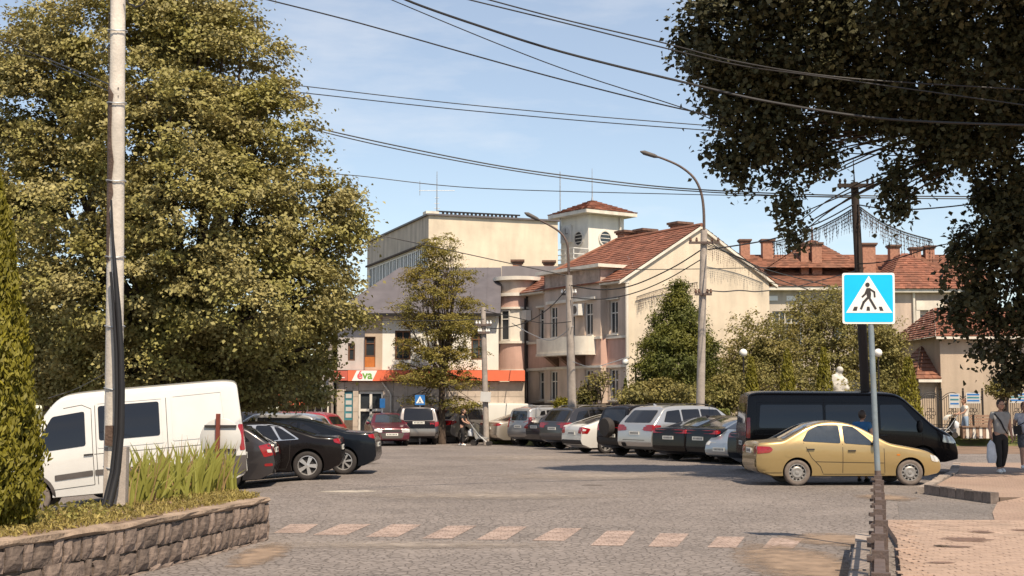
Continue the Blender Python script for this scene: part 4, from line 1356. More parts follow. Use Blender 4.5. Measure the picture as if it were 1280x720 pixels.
# paved link and the far pavement with its stone kerb
lp = MB()
lp.add([(7.15, 20.304, .014), (40, 20.304, .014), (40, 24.93, .121), (9.3, 24.93, .121), (8.7, 24.6, .05), (7.9, 22.6, .02)], [(0, 1, 5), (1, 2, 3), (1, 3, 4), (1, 4, 5)])
tag(lp.build('pavement_ramp', M_PAVER), 'paved strip joining both pavements on the right', kind='structure')
cobx = MB()
fpv = MB()
FP = [(8.85, 24.9), (40, 24.9), (40, 39.5), (12.9, 39.5), (10.9, 33.5), (8.42, 27.6)]
fpv.prism(FP, .115)
tag(fpv.build('far_pavement', M_PAVER), 'pink paved promenade where the couple walks', kind='structure')
fk = empty('kerb')
tag(fk, 'dark stone kerb around the corner of the far pavement', 'kerb')
def kerbline(parent, a, b, w, h, n, m):
    a, b = Vector((*a, 0)), Vector((*b, 0))
    L = (b - a).length
    an = math.atan2(b.y - a.y, b.x - a.x)
    for k in range(n):
        mb = MB()
        mb.box(.01, L / n - .012, -w / 2, w / 2, 0, h + random.uniform(-.012, .012))
        link('kerb_block', mb.mesh('kerb_block', m), parent, a.lerp(b, k / n), (0, random.uniform(-.02, .02), an + random.uniform(-.03, .03)))
M_DKERB = mat('dark_kerb_stone', (0.16, 0.125, 0.105), var=.35, scale=8, bump=.6, rnd=.25)
kerbline(fk, (8.33, 27.5), (8.75, 24.85), .16, .19, 8, M_DKERB)
kerbline(fk, (8.25, 27.6), (10.8, 33.6), .2, .14, 7, M_KERB)
kerbline(fk, (10.8, 33.6), (12.8, 39.4), .2, .14, 6, M_KERB)

# raised lawn before the gardens
lawn = MB()
LW = [(-1, 62), (2.2, 58.2), (14, 57.5), (60, 57.5), (60, 100), (-1, 100)]
vs = [(x, y, 0) for x, y in LW] + [(x + (.0 if i > 2 else 0), y + (.9 if i in (1, 2, 3) else 0), .36) for i, (x, y) in enumerate(LW)]
lawn.add(vs, [(6, 7, 8, 9, 10, 11), (0, 1, 7, 6), (1, 2, 8, 7), (2, 3, 9, 8), (3, 4, 10, 9), (4, 5, 11, 10), (5, 0, 6, 11)])
tag(lawn.build('lawn', mat('lawn_green', (0.105, 0.115, 0.025), var=.35, scale=2.5, bump=.6, dirt=(.17, .115, .075), dirt_amt=.7, dirt_scale=.9)), 'raised grassy bank in front of the garden fence', kind='structure')
bank = MB()
bank.add([(14.4, 49.5, .006), (40, 49.5, .006), (40, 57.4, .05), (13.6, 57.4, .05)], [(0, 1, 2, 3)])
tag(bank.build('earth_verge', M_EARTH), 'bare reddish earth verge below the lawn', kind='structure')

# ------------------------------------------------------------------ stone planter on the left
FR = [(-3.23, 18.3), (-3.58, 16.4), (-4.02, 14.3), (-4.67, 12.4), (-5.6, 10.6), (-7.0, 8.8)]
BK = [(-4.25, 19.9), (-4.75, 17.9), (-5.3, 15.5), (-6.2, 13.2), (-7.2, 11.6), (-8.8, 10.0)]
planter = empty('stone_planter')
tag(planter, 'low curved planter wall of rough brown stone blocks', 'planter')
WH = .56
core = MB()
for k in range(len(FR) - 1):
    a, b = Vector((*FR[k], 0)), Vector((*FR[k + 1], 0))
    n = Vector((-(b - a).y, (b - a).x, 0)).normalized()
    if n.x > 0: n = -n
    i0, i1 = n * .05, n * .28
    core.add([a + i0, b + i0, b + i1, a + i1] + [v + Vector((0, 0, WH - .055)) for v in (a + i0, b + i0, b + i1, a + i1)],
             [(0, 3, 2, 1), (4, 5, 6, 7), (0, 1, 5, 4), (1, 2, 6, 5), (2, 3, 7, 6), (3, 0, 4, 7)])
e0, e1 = Vector((*FR[0], 0)), Vector((*BK[0], 0))
core.add([e0 + Vector((-.05, -.03, 0)), e1 + Vector((-.05, -.03, 0)), e1 + Vector((-.3, -.1, 0)), e0 + Vector((-.3, -.1, 0))] + [v + Vector((0, 0, WH - .056)) for v in (e0 + Vector((-.05, -.03, 0)), e1 + Vector((-.05, -.03, 0)), e1 + Vector((-.3, -.1, 0)), e0 + Vector((-.3, -.1, 0)))],
         [(0, 3, 2, 1), (4, 5, 6, 7), (0, 1, 5, 4), (1, 2, 6, 5), (2, 3, 7, 6), (3, 0, 4, 7)])
for k in range(len(BK) - 1):
    a, b = Vector((*BK[k], -.9)), Vector((*BK[k + 1], -.9))
    core.add([a, b, b + Vector((.15, .1, 0)), a + Vector((.15, .1, 0))] + [v + Vector((0, 0, WH + .84)) for v in (a, b, b + Vector((.15, .1, 0)), a + Vector((.15, .1, 0)))],
             [(0, 3, 2, 1), (4, 5, 6, 7), (0, 1, 5, 4), (1, 2, 6, 5), (2, 3, 7, 6), (3, 0, 4, 7)])
core.build('wall_core', M_MORTAR, planter)
def rough_stone(L, H, Dp):
    """front face at y=0 bulging to -y; 4x3 grid front, four sides"""
    nx, nz = 4, 4
    vs = []
    for j in range(nz):
        for i in range(nx):
            u, v = i / (nx - 1), j / (nz - 1)
            edge = i in (0, nx - 1) or j in (0, nz - 1)
            x, z = u * L, v * H
            x += random.uniform(-.012, .012)
            z += random.uniform(-.010, .010)
            yv = (random.uniform(.004, .018) if edge else random.uniform(-.020, -.004))
            vs.append((x, yv, z))
    fs = [(j * nx + i, j * nx + i + 1, (j + 1) * nx + i + 1, (j + 1) * nx + i) for j in range(nz - 1) for i in range(nx - 1)]
    per = [i for i in range(nx)] + [j * nx + nx - 1 for j in range(1, nz)] + [(nz - 1) * nx + i for i in range(nx - 2, -1, -1)] + [j * nx for j in range(nz - 2, 0, -1)]
    k = len(vs)
    for p in per: vs.append((vs[p][0], Dp, vs[p][2]))
    m = len(per)
    for q in range(m): fs.append((per[(q + 1) % m], per[q], k + q, k + (q + 1) % m))
    mb = MB()
    mb.add(vs, fs)
    return mb.mesh('stone', M_STONE)
def course(path, z0, h, lo, hi):
    pts = [Vector((*p, 0)) for p in path]
    segs = [(pts[i], pts[i + 1]) for i in range(len(pts) - 1)]
    tot = sum((b - a).length for a, b in segs)
    s = 0.0
    while s < tot - .05:
        L = min(random.uniform(lo, hi), tot - s)
        acc = 0
        for a, b in segs:
            l = (b - a).length
            if acc + l >= s + L * .5:
                t = (s - acc) / l
                p = a + (b - a) * t
                d = (b - a).normalized()
                break
            acc += l
        # front towards +x / -y side: local x along -d so that local -y faces outward
        an = math.atan2(-d.y, -d.x)
        hh = h + random.uniform(-.025, .015)
        o = link('stone', rough_stone(L - .018, hh - .014, .12), planter, (p + d * L) + Vector((0, 0, z0)), (random.uniform(-.04, .04), random.uniform(-.03, .03), an))
        s += L
END = [BK[0], FR[0]]
for path in (FR, END):
    course(path, -.02, .07, .2, .5)
    course(path, .035, .225, .13, .36)
    course(path, .262, .235, .12, .34)
cap = []
dfull = []
for k in range(len(FR) - 1):
    a, b = Vector((*FR[k], 0)), Vector((*FR[k + 1], 0))
    m = max(2, int((b - a).length / .28))
    for q in range(m): dfull.append(a.lerp(b, q / m))
dfull.append(Vector((*FR[-1], 0)))
vs, fs = [], []
for k, p in enumerate(dfull):
    d = (dfull[min(k + 1, len(dfull) - 1)] - dfull[max(k - 1, 0)]).normalized()
    n = Vector((-d.y, d.x, 0))
    if n.x < 0: n = -n          # outward
    j = random.uniform
    prof = [(-.34, .50), (-.30, .548 + j(-.01, .012)), (-.12, .56 + j(-.012, .012)), (.004 + j(-.02, .012), .553 + j(-.012, .01)), (.014 + j(-.022, .012), .515 + j(-.012, .012)), (-.03, .485)]
    for o_, z in prof: vs.append(p + n * o_ + Vector((0, 0, z)))
for k in range(len(dfull) - 1):
    for q in range(5):
        fs.append((k * 6 + q, k * 6 + q + 1, (k + 1) * 6 + q + 1, (k + 1) * 6 + q))
fs.append((0, 1, 2, 3, 4, 5))
mb = MB()
mb.add(vs, fs)
mb.build('wall_cap', M_CAPSTONE, planter)
soil = MB()
ns = len(FR)
vs = []
for a, b in zip(FR, BK):
    for t in (.08, .3, .5, .7, 1.0):
        vs.append((a[0] + (b[0] - a[0]) * t, a[1] + (b[1] - a[1]) * t, .52 + random.uniform(0, .05)))
fs = [(k * 5 + q, k * 5 + q + 1, (k + 1) * 5 + q + 1, (k + 1) * 5 + q) for k in range(ns - 1) for q in range(4)]
soil.add(vs, fs)
so = soil.build('soil', M_EARTH, planter)
if so.data.polygons[0].normal.z < 0: so.data.flip_normals()

def bedpt(s, t):
    """s along 0..5, t 0 front .. 1 back"""
    k = min(int(s), ns - 2)
    f = s - k
    a = Vector((*FR[k], 0)).lerp(Vector((*FR[k + 1], 0)), f)
    b = Vector((*BK[k], 0)).lerp(Vector((*BK[k + 1], 0)), f)
    return a.lerp(b, t)
# grass and weeds
N_ = 9000
cs = np.array([list(bedpt(random.uniform(0.02, 4.0), random.uniform(.2, 1.0) if random.random() < .8 else random.uniform(.1, .3))) for _ in range(N_)])
cs[:, 2] = .54 + RNG.random(N_) * .07
T = RNG.normal(size=(N_, 3)) * .6 + np.array([0, 0, 1.0])
gro = link('grass', leaf_mesh('grass', cs, RNG.normal(size=(N_, 3)), .05 + .06 * RNG.random(N_), .2, leafmat('bed_grass', (0.34, 0.27, 0.085), island=.45, trans=.35), .05, T))
tag(gro, 'short sunlit grass along the planter', 'grass', kind='stuff')
# leafy weeds
wd = [bedpt(random.uniform(.7, 3.6), random.uniform(.3, 1.0)) for _ in range(10)]
wd += [bedpt(random.uniform(1.75, 2.75), random.uniform(.35, .95)) for _ in range(26)]
wc = np.repeat(np.array([list(p) for p in wd]), 26, axis=0)
hh = np.repeat(RNG.random(len(wd)) * .16 + .06, 26)
wc[:, :2] += RNG.normal(size=(len(wc), 2)) * .07
wc[:, 2] = .54 + RNG.random(len(wc)) * hh
wo = link('weeds', leaf_mesh('weeds', wc, RNG.normal(size=wc.shape) * .6 + np.array([0, 0, .6]), .035 + .045 * RNG.random(len(wc)), .55, M_WEED))
tag(wo, 'low leafy weeds among the grass', 'weeds', kind='stuff')
# irises: separate clumps of sword leaves
def iris_leaf(h, w, bend):
    mb = MB()
    n = 5
    vs, fs = [], []
    for i in range(n + 1):
        t = i / n
        ww = w * (1 - t ** 2.2) * .5 + .001
        x = bend * t * t
        z = h * (t - .18 * abs(bend) / max(h, .1) * t * t)
        vs += [(x - ww, .010 * (1 - t), z), (x, 0, z), (x + ww, .010 * (1 - t), z)]
    for i in range(n):
        for q in (0, 1):
            fs.append((i * 3 + q, i * 3 + q + 1, i * 3 + q + 4, i * 3 + q + 3))
    mb.add(vs, fs)
    return mb
IL = [iris_leaf(.72, .062, .12).mesh('leaf', M_IRIS), iris_leaf(.82, .066, .18).mesh('leaf', M_IRIS), iris_leaf(.62, .058, .26).mesh('leaf', M_IRIS), iris_leaf(.76, .054, .05).mesh('leaf', M_IRIS)]
ILD = [iris_leaf(.6, .03, .20).mesh('leaf', M_IRISDRY), iris_leaf(.84, .016, .05).mesh('leaf', M_IRISDRY)]
ISP = [(168, 632), (190, 629), (210, 625), (231, 622), (252, 619), (272, 616)]
ORD = ['first iris clump, pressed against the concrete pole in the planter', 'second iris clump along the planter from the concrete pole', 'third iris clump from the concrete pole, in the middle of the row', 'fourth iris clump along the planter from the concrete pole', 'fifth iris clump, just left of the round sign post', 'last iris clump of the row, at the foot of the round sign']
for k, (px, py) in enumerate(ISP):
    p = G(px, py, .54)
    root = empty('iris_clump', p)
    tag(root, ORD[k], 'iris', 'irises growing in the stone planter')
    for q in range(46):
        dry = random.random() < .22
        sp = random.gauss(0, .13)
        s = random.uniform(.75, 1.1)
        o = link('leaf', random.choice(ILD if dry else IL), root, (sp, random.gauss(0, .16), random.uniform(-.06, 0)), (random.uniform(-.2, .2), random.uniform(-.22, .30), random.uniform(-.7, .7) + (math.pi if random.random() < .35 else 0)))
        o.scale = (s, s, s)

# ------------------------------------------------------------------ poles, lamps, signs
def tubepx(mb, pxs, D, r, n=8):
    Ds = D if isinstance(D, (list, tuple)) else [D] * len(pxs)
    mb.tube([P(x, y, d) for (x, y), d in zip(pxs, Ds)], r, n)

# utility pole in the planter
pb = G(141, 640, .5)
upole = empty('utility_pole', pb)
tag(upole, 'whitewashed concrete utility pole with flaked brown stain and black cable, in the planter', 'utility pole')
pt = P(148, -60, pb.y) - pb
mb = MB()
mb.tube([(0, 0, -.5), pt * .25, pt * .5, pt], [.113, .107, .102, .09], 12)
mb.build('pole', M_POLEWHITE, upole, smooth=60)
MB().box(-.10, .16, -.10, .12, -.4, .78).build('pole_base', M_CONC, upole, rot=(0, 0, .1))
def shell(a0, a1, rows, r):
    """rough flaked shell on the pole; rows: list of (t, shrink)"""
    vs, fs = [], []
    m = 7
    for t, lo, hi in rows:
        c = pt * t
        for k in range(m):
            a = rad(a0 + lo + (a1 - a0 - lo - hi) * k / (m - 1))
            vs.append((c.x + r * math.cos(a), c.y + r * math.sin(a), c.z))
    for i in range(len(rows) - 1):
        for k in range(m - 1): fs.append((i * m + k, i * m + k + 1, (i + 1) * m + k + 1, (i + 1) * m + k))
    mb = MB()
    mb.add(vs, fs)
    return mb
zt_ = lambda y: (640 - y) / 700.0
rows = [(zt_(y), random.uniform(-8, 14) + g0, random.uniform(-10, 25) + g1) for y, g0, g1 in
        [(335, 20, 40), (322, 0, 25), (305, 0, 10), (290, 0, 5), (270, 0, 18), (250, 0, 8), (232, 0, 0), (210, 0, 0), (190, 0, -10), (170, 0, -5), (150, 0, 0), (138, 0, 10), (125, 10, 5), (112, 20, 45)]]
shell(195, 268, rows, .1095).build('flaked_patch', M_PATCH, upole, smooth=60)
rows = [(zt_(y), random.uniform(-5, 8), g1 + random.uniform(-6, 10)) for y, g1 in [(118, 50), (95, 40), (70, 42), (50, 52), (30, 45), (5, 60), (-40, 60)]]
shell(190, 262, rows, .1085).build('flaked_patch', M_PATCH, upole, smooth=60)
for y in (43, 135, 233, 328, 414, 490, 586):
    c = pt * zt_(y)
    mb = MB()
    mb.tube([(c.x + .118 * math.cos(2 * math.pi * k / 14), c.y + .118 * math.sin(2 * math.pi * k / 14), c.z + .012 * math.sin(k)) for k in range(15)], .008, 5)
    mb.build('strap', M_STEEL, upole, smooth=60)
mb = MB()
pl = [P(x, y, pb.y - .17 - dd) - pb for x, y, dd in [(139, 250, 0), (141, 300, .0), (144, 340, .02), (148, 390, .03), (151, 440, .04), (152, 490, .05), (151, 540, .06), (146, 590, .10), (136, 632, .2), (130, 650, .25)]]
mb.tube(pl, [.012, .018, .028, .036, .04, .042, .044, .048, .052, .052], 8)
pl2 = [v + Vector((-.05, -.02, 0)) for v in pl[2:]]
mb.tube(pl2, [.015, .02, .026, .028, .028, .03, .032, .034], 8)
mb.build('cable', M_CABLE, upole, smooth=60)
mb = MB()
c = pt * zt_(545)
mb.box(c.x - .06, c.x + .06, -.15, -.10, c.z - .14, c.z + .10)
mb.build('junction_box', M_PATCH, upole)
mb = MB()
tubepx(mb, [(156, -6), (160, 4), (170, 9), (178, 6), (184, -4)], pb.y - .1, .012, 6)
lo = mb.build('wire_loop', M_CABLE)
tag(lo, 'loop of slack black cable hanging beside the tall left pole', 'cable')

# round sign seen from behind in the planter
sp = G(271, 617, .52)
rs = empty('round_sign', sp)
tag(rs, 'round road sign seen from behind on a red brown post in the planter', 'road sign')
MB().box(-.028, .028, -.028, .028, -.1, 1.14).build('post', M_REDPOST, rs)
Mx90 = Matrix.Rotation(math.pi / 2, 4, 'X')
MB().lathe([(.29, -.008), (.30, 0), (.29, .008)], 32, Matrix.Translation((.03, .045, .78)) @ Mx90).build('disc', M_SIGNBACK, rs, smooth=40)
for dz in (.96, .62):
    MB().box(-.20, .26, .012, .034, dz - .018, dz + .018).build('bracket', M_SIGNBLACK, rs)

# iron railing beside the kerb, running towards the camera
rl = empty('iron_railing')
tag(rl, 'weathered iron railing running along the kerb below the crossing sign', 'railing')
rang = math.atan2(1, .2668)
ptop, pbar = MB(), MB()
ptop.box(-.025, .025, -.050, .045, 0, .86)
ptop.box(-.035, .035, -.015, .075, .80, .83)
ptop.box(-.03, .03, .055, .10, .55, .58)
pmesh = ptop.mesh('post', M_IRON)
pbar.box(-.009, .009, -.009, .009, .10, .80)
bmesh_ = pbar.mesh('bar', M_IRON)
Dk = [16.45 - 1.05 * k for k in range(11)]
for k, D in enumerate(Dk):
    link('post', pmesh, rl, (.2668 * D, D, .088), (random.uniform(-.02, .02), random.uniform(-.015, .015), rang))
    if k < len(Dk) - 1:
        D2 = Dk[k + 1]
        L = math.hypot(D - D2, .2668 * (D - D2)) - .05
        for z, w in ((.80, .03), (.10, .02), (.60, .02)):
            mb = MB()
            mb.box(-L, 0, -w, w, z - .016, z + .016)
            link('rail', mb.mesh('rail', M_IRON), rl, (.2668 * (D - .026), D - .026, .088), (0, 0, rang))
        for q in range(1, 8):
            t = q / 8
            d = D + (D2 - D) * t
            link('bar', bmesh_, rl, (.2668 * d, d, .088), (0, 0, rang))

# pedestrian crossing sign
sD = 17.1
sb = Vector((.2685 * sD, sD, .05))
cs_ = empty('crossing_sign', sb)
tag(cs_, 'large bright cyan pedestrian crossing sign with white triangle on a blue grey post', 'road sign')
st = P(1085.5, 373, sD) - sb
MB().tube([(0, 0, 0), st * .5, st + Vector((0.02, .035, .30))], [.038, .036, .036], 10).build('post', M_BLUEPOST, cs_, smooth=60)
MB().tube([(0, 0, 0), st * .30], [.041, .040], 10).build('rusty_foot', M_IRON, cs_, smooth=60)
SZ = .645
board = MB()
rc_ = round_poly([(-.5, 0), (-.5, -.5), (.5, -.5), (.5, .5), (-.5, .5), (-.5, 0)], .05)
Ms = Mx90 @ Matrix.Scale(SZ, 4)
board.prism([(p.x, p.y) for p in rc_[:-1]], .012 / SZ, Ms)
bo = board.build('board', M_SIGNWHITE, cs_, st, (0, rad(.6), rad(-8)))
def onboard(nm, polys, m, lift, parent=None):
    mb = MB()
    for p in polys:
        ar = sum(p[i][0] * p[(i + 1) % len(p)][1] - p[(i + 1) % len(p)][0] * p[i][1] for i in range(len(p)))
        if ar < 0: p = p[::-1]
        mb.prism(p, .003 / SZ, Ms @ Matrix.Translation((0, 0, (.012 + lift) / SZ)))
    return mb.build(nm, m, parent or bo)
def thick(pts, w):
    out = []
    for a, b in zip(pts[:-1], pts[1:]):
        a, b = Vector(a), Vector(b)
        d = (b - a).normalized()
        n = Vector((-d.y, d.x)) * w / 2
        a2, b2 = a - d * w * .3, b + d * w * .3
        out.append([tuple(a2 + n), tuple(a2 - n), tuple(b2 - n), tuple(b2 + n)])
    return out
U = lambda x, y: ((x - 790) / 280, (396 - y) / 268)
f_ = round_poly([(-.463, 0), (-.463, -.463), (.463, -.463), (.463, .463), (-.463, .463), (-.463, 0)], .04)
onboard('field', [[(p.x, p.y) for p in f_[:-1]]], M_SIGNBLUE, .000)
onboard('triangle', [[U(792, 277), U(669, 472), U(916, 472)]], M_SIGNWHITE, .003)
fig = [[(U(785, 325)[0] + .043 * math.cos(a * math.pi / 8), U(785, 325)[1] + .045 * math.sin(a * math.pi / 8)) for a in range(16)]]
onboard('pedestrian_head', fig, M_SIGNBLACK, .006)
onboard('pedestrian_figure', [[U(780, 342), U(798, 342), U(804, 372), U(801, 402), U(784, 398), U(778, 368)]], M_SIGNBLACK, .006)
onboard('pedestrian_arm', thick([U(782, 350), U(772, 374), U(757, 388)], .036) , M_SIGNBLACK, .0062)
onboard('pedestrian_arm', thick([U(798, 348), U(821, 363), U(823, 388)], .034), M_SIGNBLACK, .0064)
onboard('pedestrian_leg', thick([U(787, 392), U(764, 416), U(750, 450)], .046), M_SIGNBLACK, .0066)
onboard('pedestrian_leg', thick([U(799, 402), U(827, 450)], .042), M_SIGNBLACK, .0068)
onboard('stripe', [[U(713, 440), U(732, 440), U(727, 461), U(704, 461)]], M_SIGNBLACK, .006)
onboard('stripe', [[U(781, 440), U(795, 440), U(797, 461), U(778, 461)]], M_SIGNBLACK, .006)
onboard('stripe', [[U(844, 440), U(860, 440), U(869, 461), U(850, 461)]], M_SIGNBLACK, .006)

def concrete_pole(name, label, base, top, r0, r1, m, arm=None, D=None, group=None, cat='lamp post', cross=None, insul=None):
    root = empty(name, base)
    tag(root, label, cat, group)
    t = top - base
    MB().tube([(0, 0, -.1), t * .5, t], [r0, (r0 + r1) / 2, r1], 10).build('pole', m, root, smooth=60)
    if arm:
        pts = [P(x, y, D) - base for x, y in arm]
        sm = []
        for i in range(len(pts) - 1):
            p0, p1, p2, p3 = pts[max(i - 1, 0)], pts[i], pts[i + 1], pts[min(i + 2, len(pts) - 1)]
            for k in range(4):
                u = k / 4
                sm.append(.5 * ((2 * p1) + (p2 - p0) * u + (2 * p0 - 5 * p1 + 4 * p2 - p3) * u * u + (3 * p1 - p0 - 3 * p2 + p3) * u ** 3))
        sm.append(pts[-1])
        MB().tube(sm, [.055 - .02 * i / len(sm) for i in range(len(sm))], 7).build('arm', M_IRON, root, smooth=60)
        d = (pts[-1] - pts[-2]).normalized()
        e = pts[-1]
        MB().tube([e - d * .25, e - d * .1, e + d * .3, e + d * .45], [.03, .075, .085, .02], 8).build('lamp_head', M_GREYPLASTIC, root, smooth=60)
    for z, hw_ in (cross or []):
        MB().box(-hw_, hw_, -.05, -.0 + .05, z - .04, z + .04).build('cross_arm', M_IRON, root, loc=(t.x * z / t.z, -.16, 0))
        for q in (-.9, -.5, .5, .9):
            MB().lathe([(.03, 0), (.05, .03), (.05, .07), (.03, .10), (.04, .13), (.02, .15)], 8).build('insulator', M_WHITEPAINT if insul else M_BRICKCAP, root, loc=(t.x * z / t.z + q * hw_, -.16, z + .04))
    return root
g = G(886, 572)
concrete_pole('lamp_post', 'tall concrete lamp post with a long curved arm in front of the cream gable', Vector((g.x, 48.5, 0)), P(880, 288, 48.5), .17, .12, M_CONC,
    [(880, 292), (879.5, 262), (876, 240), (867, 222), (850, 208), (829, 198.5), (815, 194)], 48.5, 'concrete lamp posts on the square', cross=[(7.55, .55), (5.7, .3)])
concrete_pole('lamp_post', 'concrete lamp post with a curved arm in front of the pink balcony', G(716.5, 561.5), P(711, 344, 54), .19, .14, M_CONC,
    [(711, 346), (710, 312), (706, 298), (697, 288), (682, 279), (668, 272)], 54, 'concrete lamp posts on the square', cross=[(6.2, .3)], insul=True)
b_ = G(608, 556)
concrete_pole('utility_pole', 'slim grey pole with white insulators and a blank square board by the feathery tree', b_, P(604, 384, b_.y), .14, .11, M_CONC, cross=[(5.3, .35), (4.95, .25)], insul=True, cat='utility pole')
sq = MB()
sq.box(-.23, .23, -.02, .02, -.22, .22)
so_ = sq.build('square_sign', M_SIGNBACK, None, P(607, 496, b_.y - .25), (0, rad(4), rad(6)))
tag(so_, 'blank pale square sign fixed to the slim grey pole', 'sign')
b_ = G(414, 553)
concrete_pole('utility_pole', 'slim pale pole at the left corner of the shop', b_, P(412, 380, b_.y), .12, .09, M_CONC, cat='utility pole')
dpb = Vector((9.52, 36.5, 0))
dpt = P(1068, 228, 36.5)
dp = empty('wooden_pole', dpb)
tag(dp, 'dark leaning wooden pole with a cross arm behind the crossing sign', 'utility pole')
t = dpt - dpb
MB().tube([(0, 0, -.1), t * .5, t], [.13, .122, .105], 10).build('pole', M_WOODDARK, dp, smooth=60)
MB().tube([t, t + Vector((-.02, 0, .65))], [.02, .01], 6).build('spike', M_BLACKIRON, dp)
MB().box(-.5, .5, -.05, .05, -.05, .05).build('cross_arm', M_WOODDARK, dp, loc=t * .985 + Vector((0, -.18, 0)))
for q in (-.44, -.3, .3, .44):
    MB().lathe([(.025, -.12), (.045, -.08), (.045, -.03), (.03, 0), (.03, .06), (.045, .1), (.02, .16)], 8).build('insulator', M_BLACKIRON, dp, loc=t * .985 + Vector((q, -.18, .03)))

def park_lamp(label, px, ytop, D, z0, n=1):
    b = P(px, 500, D)
    b.z = z0
    root = empty('park_lamp', b)
    tag(root, label, 'park lamp', 'globe lamps in the garden')
    zt = P(px, ytop, D).z - z0
    MB().tube([(0, 0, 0), (0, 0, .5), (0, 0, zt - .15)], [.07, .045, .035], 8).build('post', M_BLACKIRON, root, smooth=60)
    if n == 1:
        MB().ball((0, 0, zt), .17, 12).build('globe', M_WHITEPAINT, root, smooth=True)
    else:
        MB().tube([(-.42, 0, zt - .05), (-.2, 0, zt + .08), (0, 0, zt - .05), (.2, 0, zt + .08), (.42, 0, zt - .05)], .02, 6).build('bracket', M_BLACKIRON, root)
        for q in (-.42, .42): MB().ball((q, 0, zt - .12), .14, 12).build('globe', M_WHITEPAINT, root, smooth=True)
park_lamp('black park lamp with two white globes before the pink house', 795, 449, 56.5, .1, 2)
park_lamp('black park lamp with one globe just right of the dark wooden pole', 1099, 441, 55.5, .3)
park_lamp('black park lamp with one globe among the bushes, left of the two thin conifers', 930, 441, 57.0, .3)

def small_sign(label, px, py, D, size, rot, kind):
    b = P(px, 505, D)
    b.z = 0
    root = empty('road_sign', b)
    tag(root, label, 'road sign')
    z = P(px, py, D).z
    MB().tube([(0, 0, 0), (0, 0, z)], .03, 6).build('post', M_STEEL, root)
    M2 = Mx90 @ Matrix.Scale(size, 4)
    mb = MB()
    mb.prism([(-.5, -.5), (.5, -.5), (.5, .5), (-.5, .5)], .03, M2)
    bo2 = mb.build('board', M_SIGNBLUE2, root, (0, -.04, z), (0, 0, rot))
    if kind:
        mb = MB()
        mb.prism([(-.40, -.32), (.40, -.32), (0, .40)], .01, M2 @ Matrix.Translation((0, 0, .03)))
        mb.build('triangle', M_SIGNWHITE, bo2)
        mb = MB()
        for p in thick([(0, .12), (0, -.05), (-.12, -.28)], .07) + thick([(0, -.05), (.12, -.28)], .07): 
            mb.prism(p if True else p, .008, M2 @ Matrix.Translation((0, 0, .041)))
        mb.build('pedestrian_figure', M_SIGNBLACK, bo2)
small_sign('small blue pedestrian crossing sign above the roof of the dark minivan', 525, 500, 60.5, .44, 0, True)
small_sign('small blue sign seen edge on beside the shop door', 478, 504, 61.5, .42, 1.1, False)

# ------------------------------------------------------------------ building tools
RZ90 = Matrix.Rotation(-math.pi / 2, 4, 'Z')      # a wall that faces -y turned to face -x
def wall(mb, M, u0, u1, z0, z1, holes=(), depth=.16, y=0.0):
    us = sorted(set([u0, u1] + [v for h in holes for v in h[:2] if u0 < v < u1]))
    zs = sorted(set([z0, z1] + [v for h in holes for v in h[2:4] if z0 < v < z1]))
    for i in range(len(us) - 1):
        for j in range(len(zs) - 1):
            cu, cz = (us[i] + us[i + 1]) / 2, (zs[j] + zs[j + 1]) / 2
            if any(h[0] < cu < h[1] and h[2] < cz < h[3] for h in holes): continue
            mb.add([(us[i], y, zs[j]), (us[i + 1], y, zs[j]), (us[i + 1], y, zs[j + 1]), (us[i], y, zs[j + 1])], [(0, 1, 2, 3)], M)
    for h in holes:
        a, b, c, d = h[:4]
        d0 = y + depth
        mb.add([(a, y, c), (a, d0, c), (a, d0, d), (a, y, d)], [(0, 1, 2, 3)], M)
        mb.add([(b, y, c), (b, d0, c), (b, d0, d), (b, y, d)], [(3, 2, 1, 0)], M)
        mb.add([(a, y, c), (b, y, c), (b, d0, c), (a, d0, c)], [(0, 1, 2, 3)], M)
        mb.add([(a, y, d), (b, y, d), (b, d0, d), (a, d0, d)], [(3, 2, 1, 0)], M)
    return mb

WCACHE = {}
def window(parent, loc, rot, w, h, mf, mg=None, cols=2, rows_=2, top=.34, sill=True, bar=.05, name='window'):
    """frame mesh (origin bottom centre, faces -y) with the pane as its child"""
    mg = mg or M_GLASS
    key = (round(w, 2), round(h, 2), mf.name, mg.name, cols, rows_, top)
    if key not in WCACHE:
        f = MB()
        f.box(-w / 2, -w / 2 + bar * 1.3, -.03, .03, 0, h)
        f.box(w / 2 - bar * 1.3, w / 2, -.03, .03, 0, h)
        f.box(-w / 2 + bar * 1.3, w / 2 - bar * 1.3, -.029, .029, 0, bar * 1.3)
        f.box(-w / 2 + bar * 1.3, w / 2 - bar * 1.3, -.029, .029, h - bar * 1.3, h)
        for k in range(1, cols):
            x = -w / 2 + w * k / cols
            f.box(x - bar / 2, x + bar / 2, -.026, .026, bar * 1.3, h - bar * 1.3)
        if rows_ > 1:
            zz = [h * (1 - top)] if rows_ == 2 else [h * k / rows_ for k in range(1, rows_)]
            for z in zz: f.box(-w / 2 + bar * 1.3, w / 2 - bar * 1.3, -.023, .023, z - bar / 2, z + bar / 2)
        p = MB()
        p.box(-w / 2 + .01, w / 2 - .01, .008, .016, .01, h - .01)
        WCACHE[key] = (f.mesh(name, mf), p.mesh('pane', mg))
    fm, pm_ = WCACHE[key]
    o = link(name, fm, parent, loc, rot)
    link('pane', pm_, o)
    return o

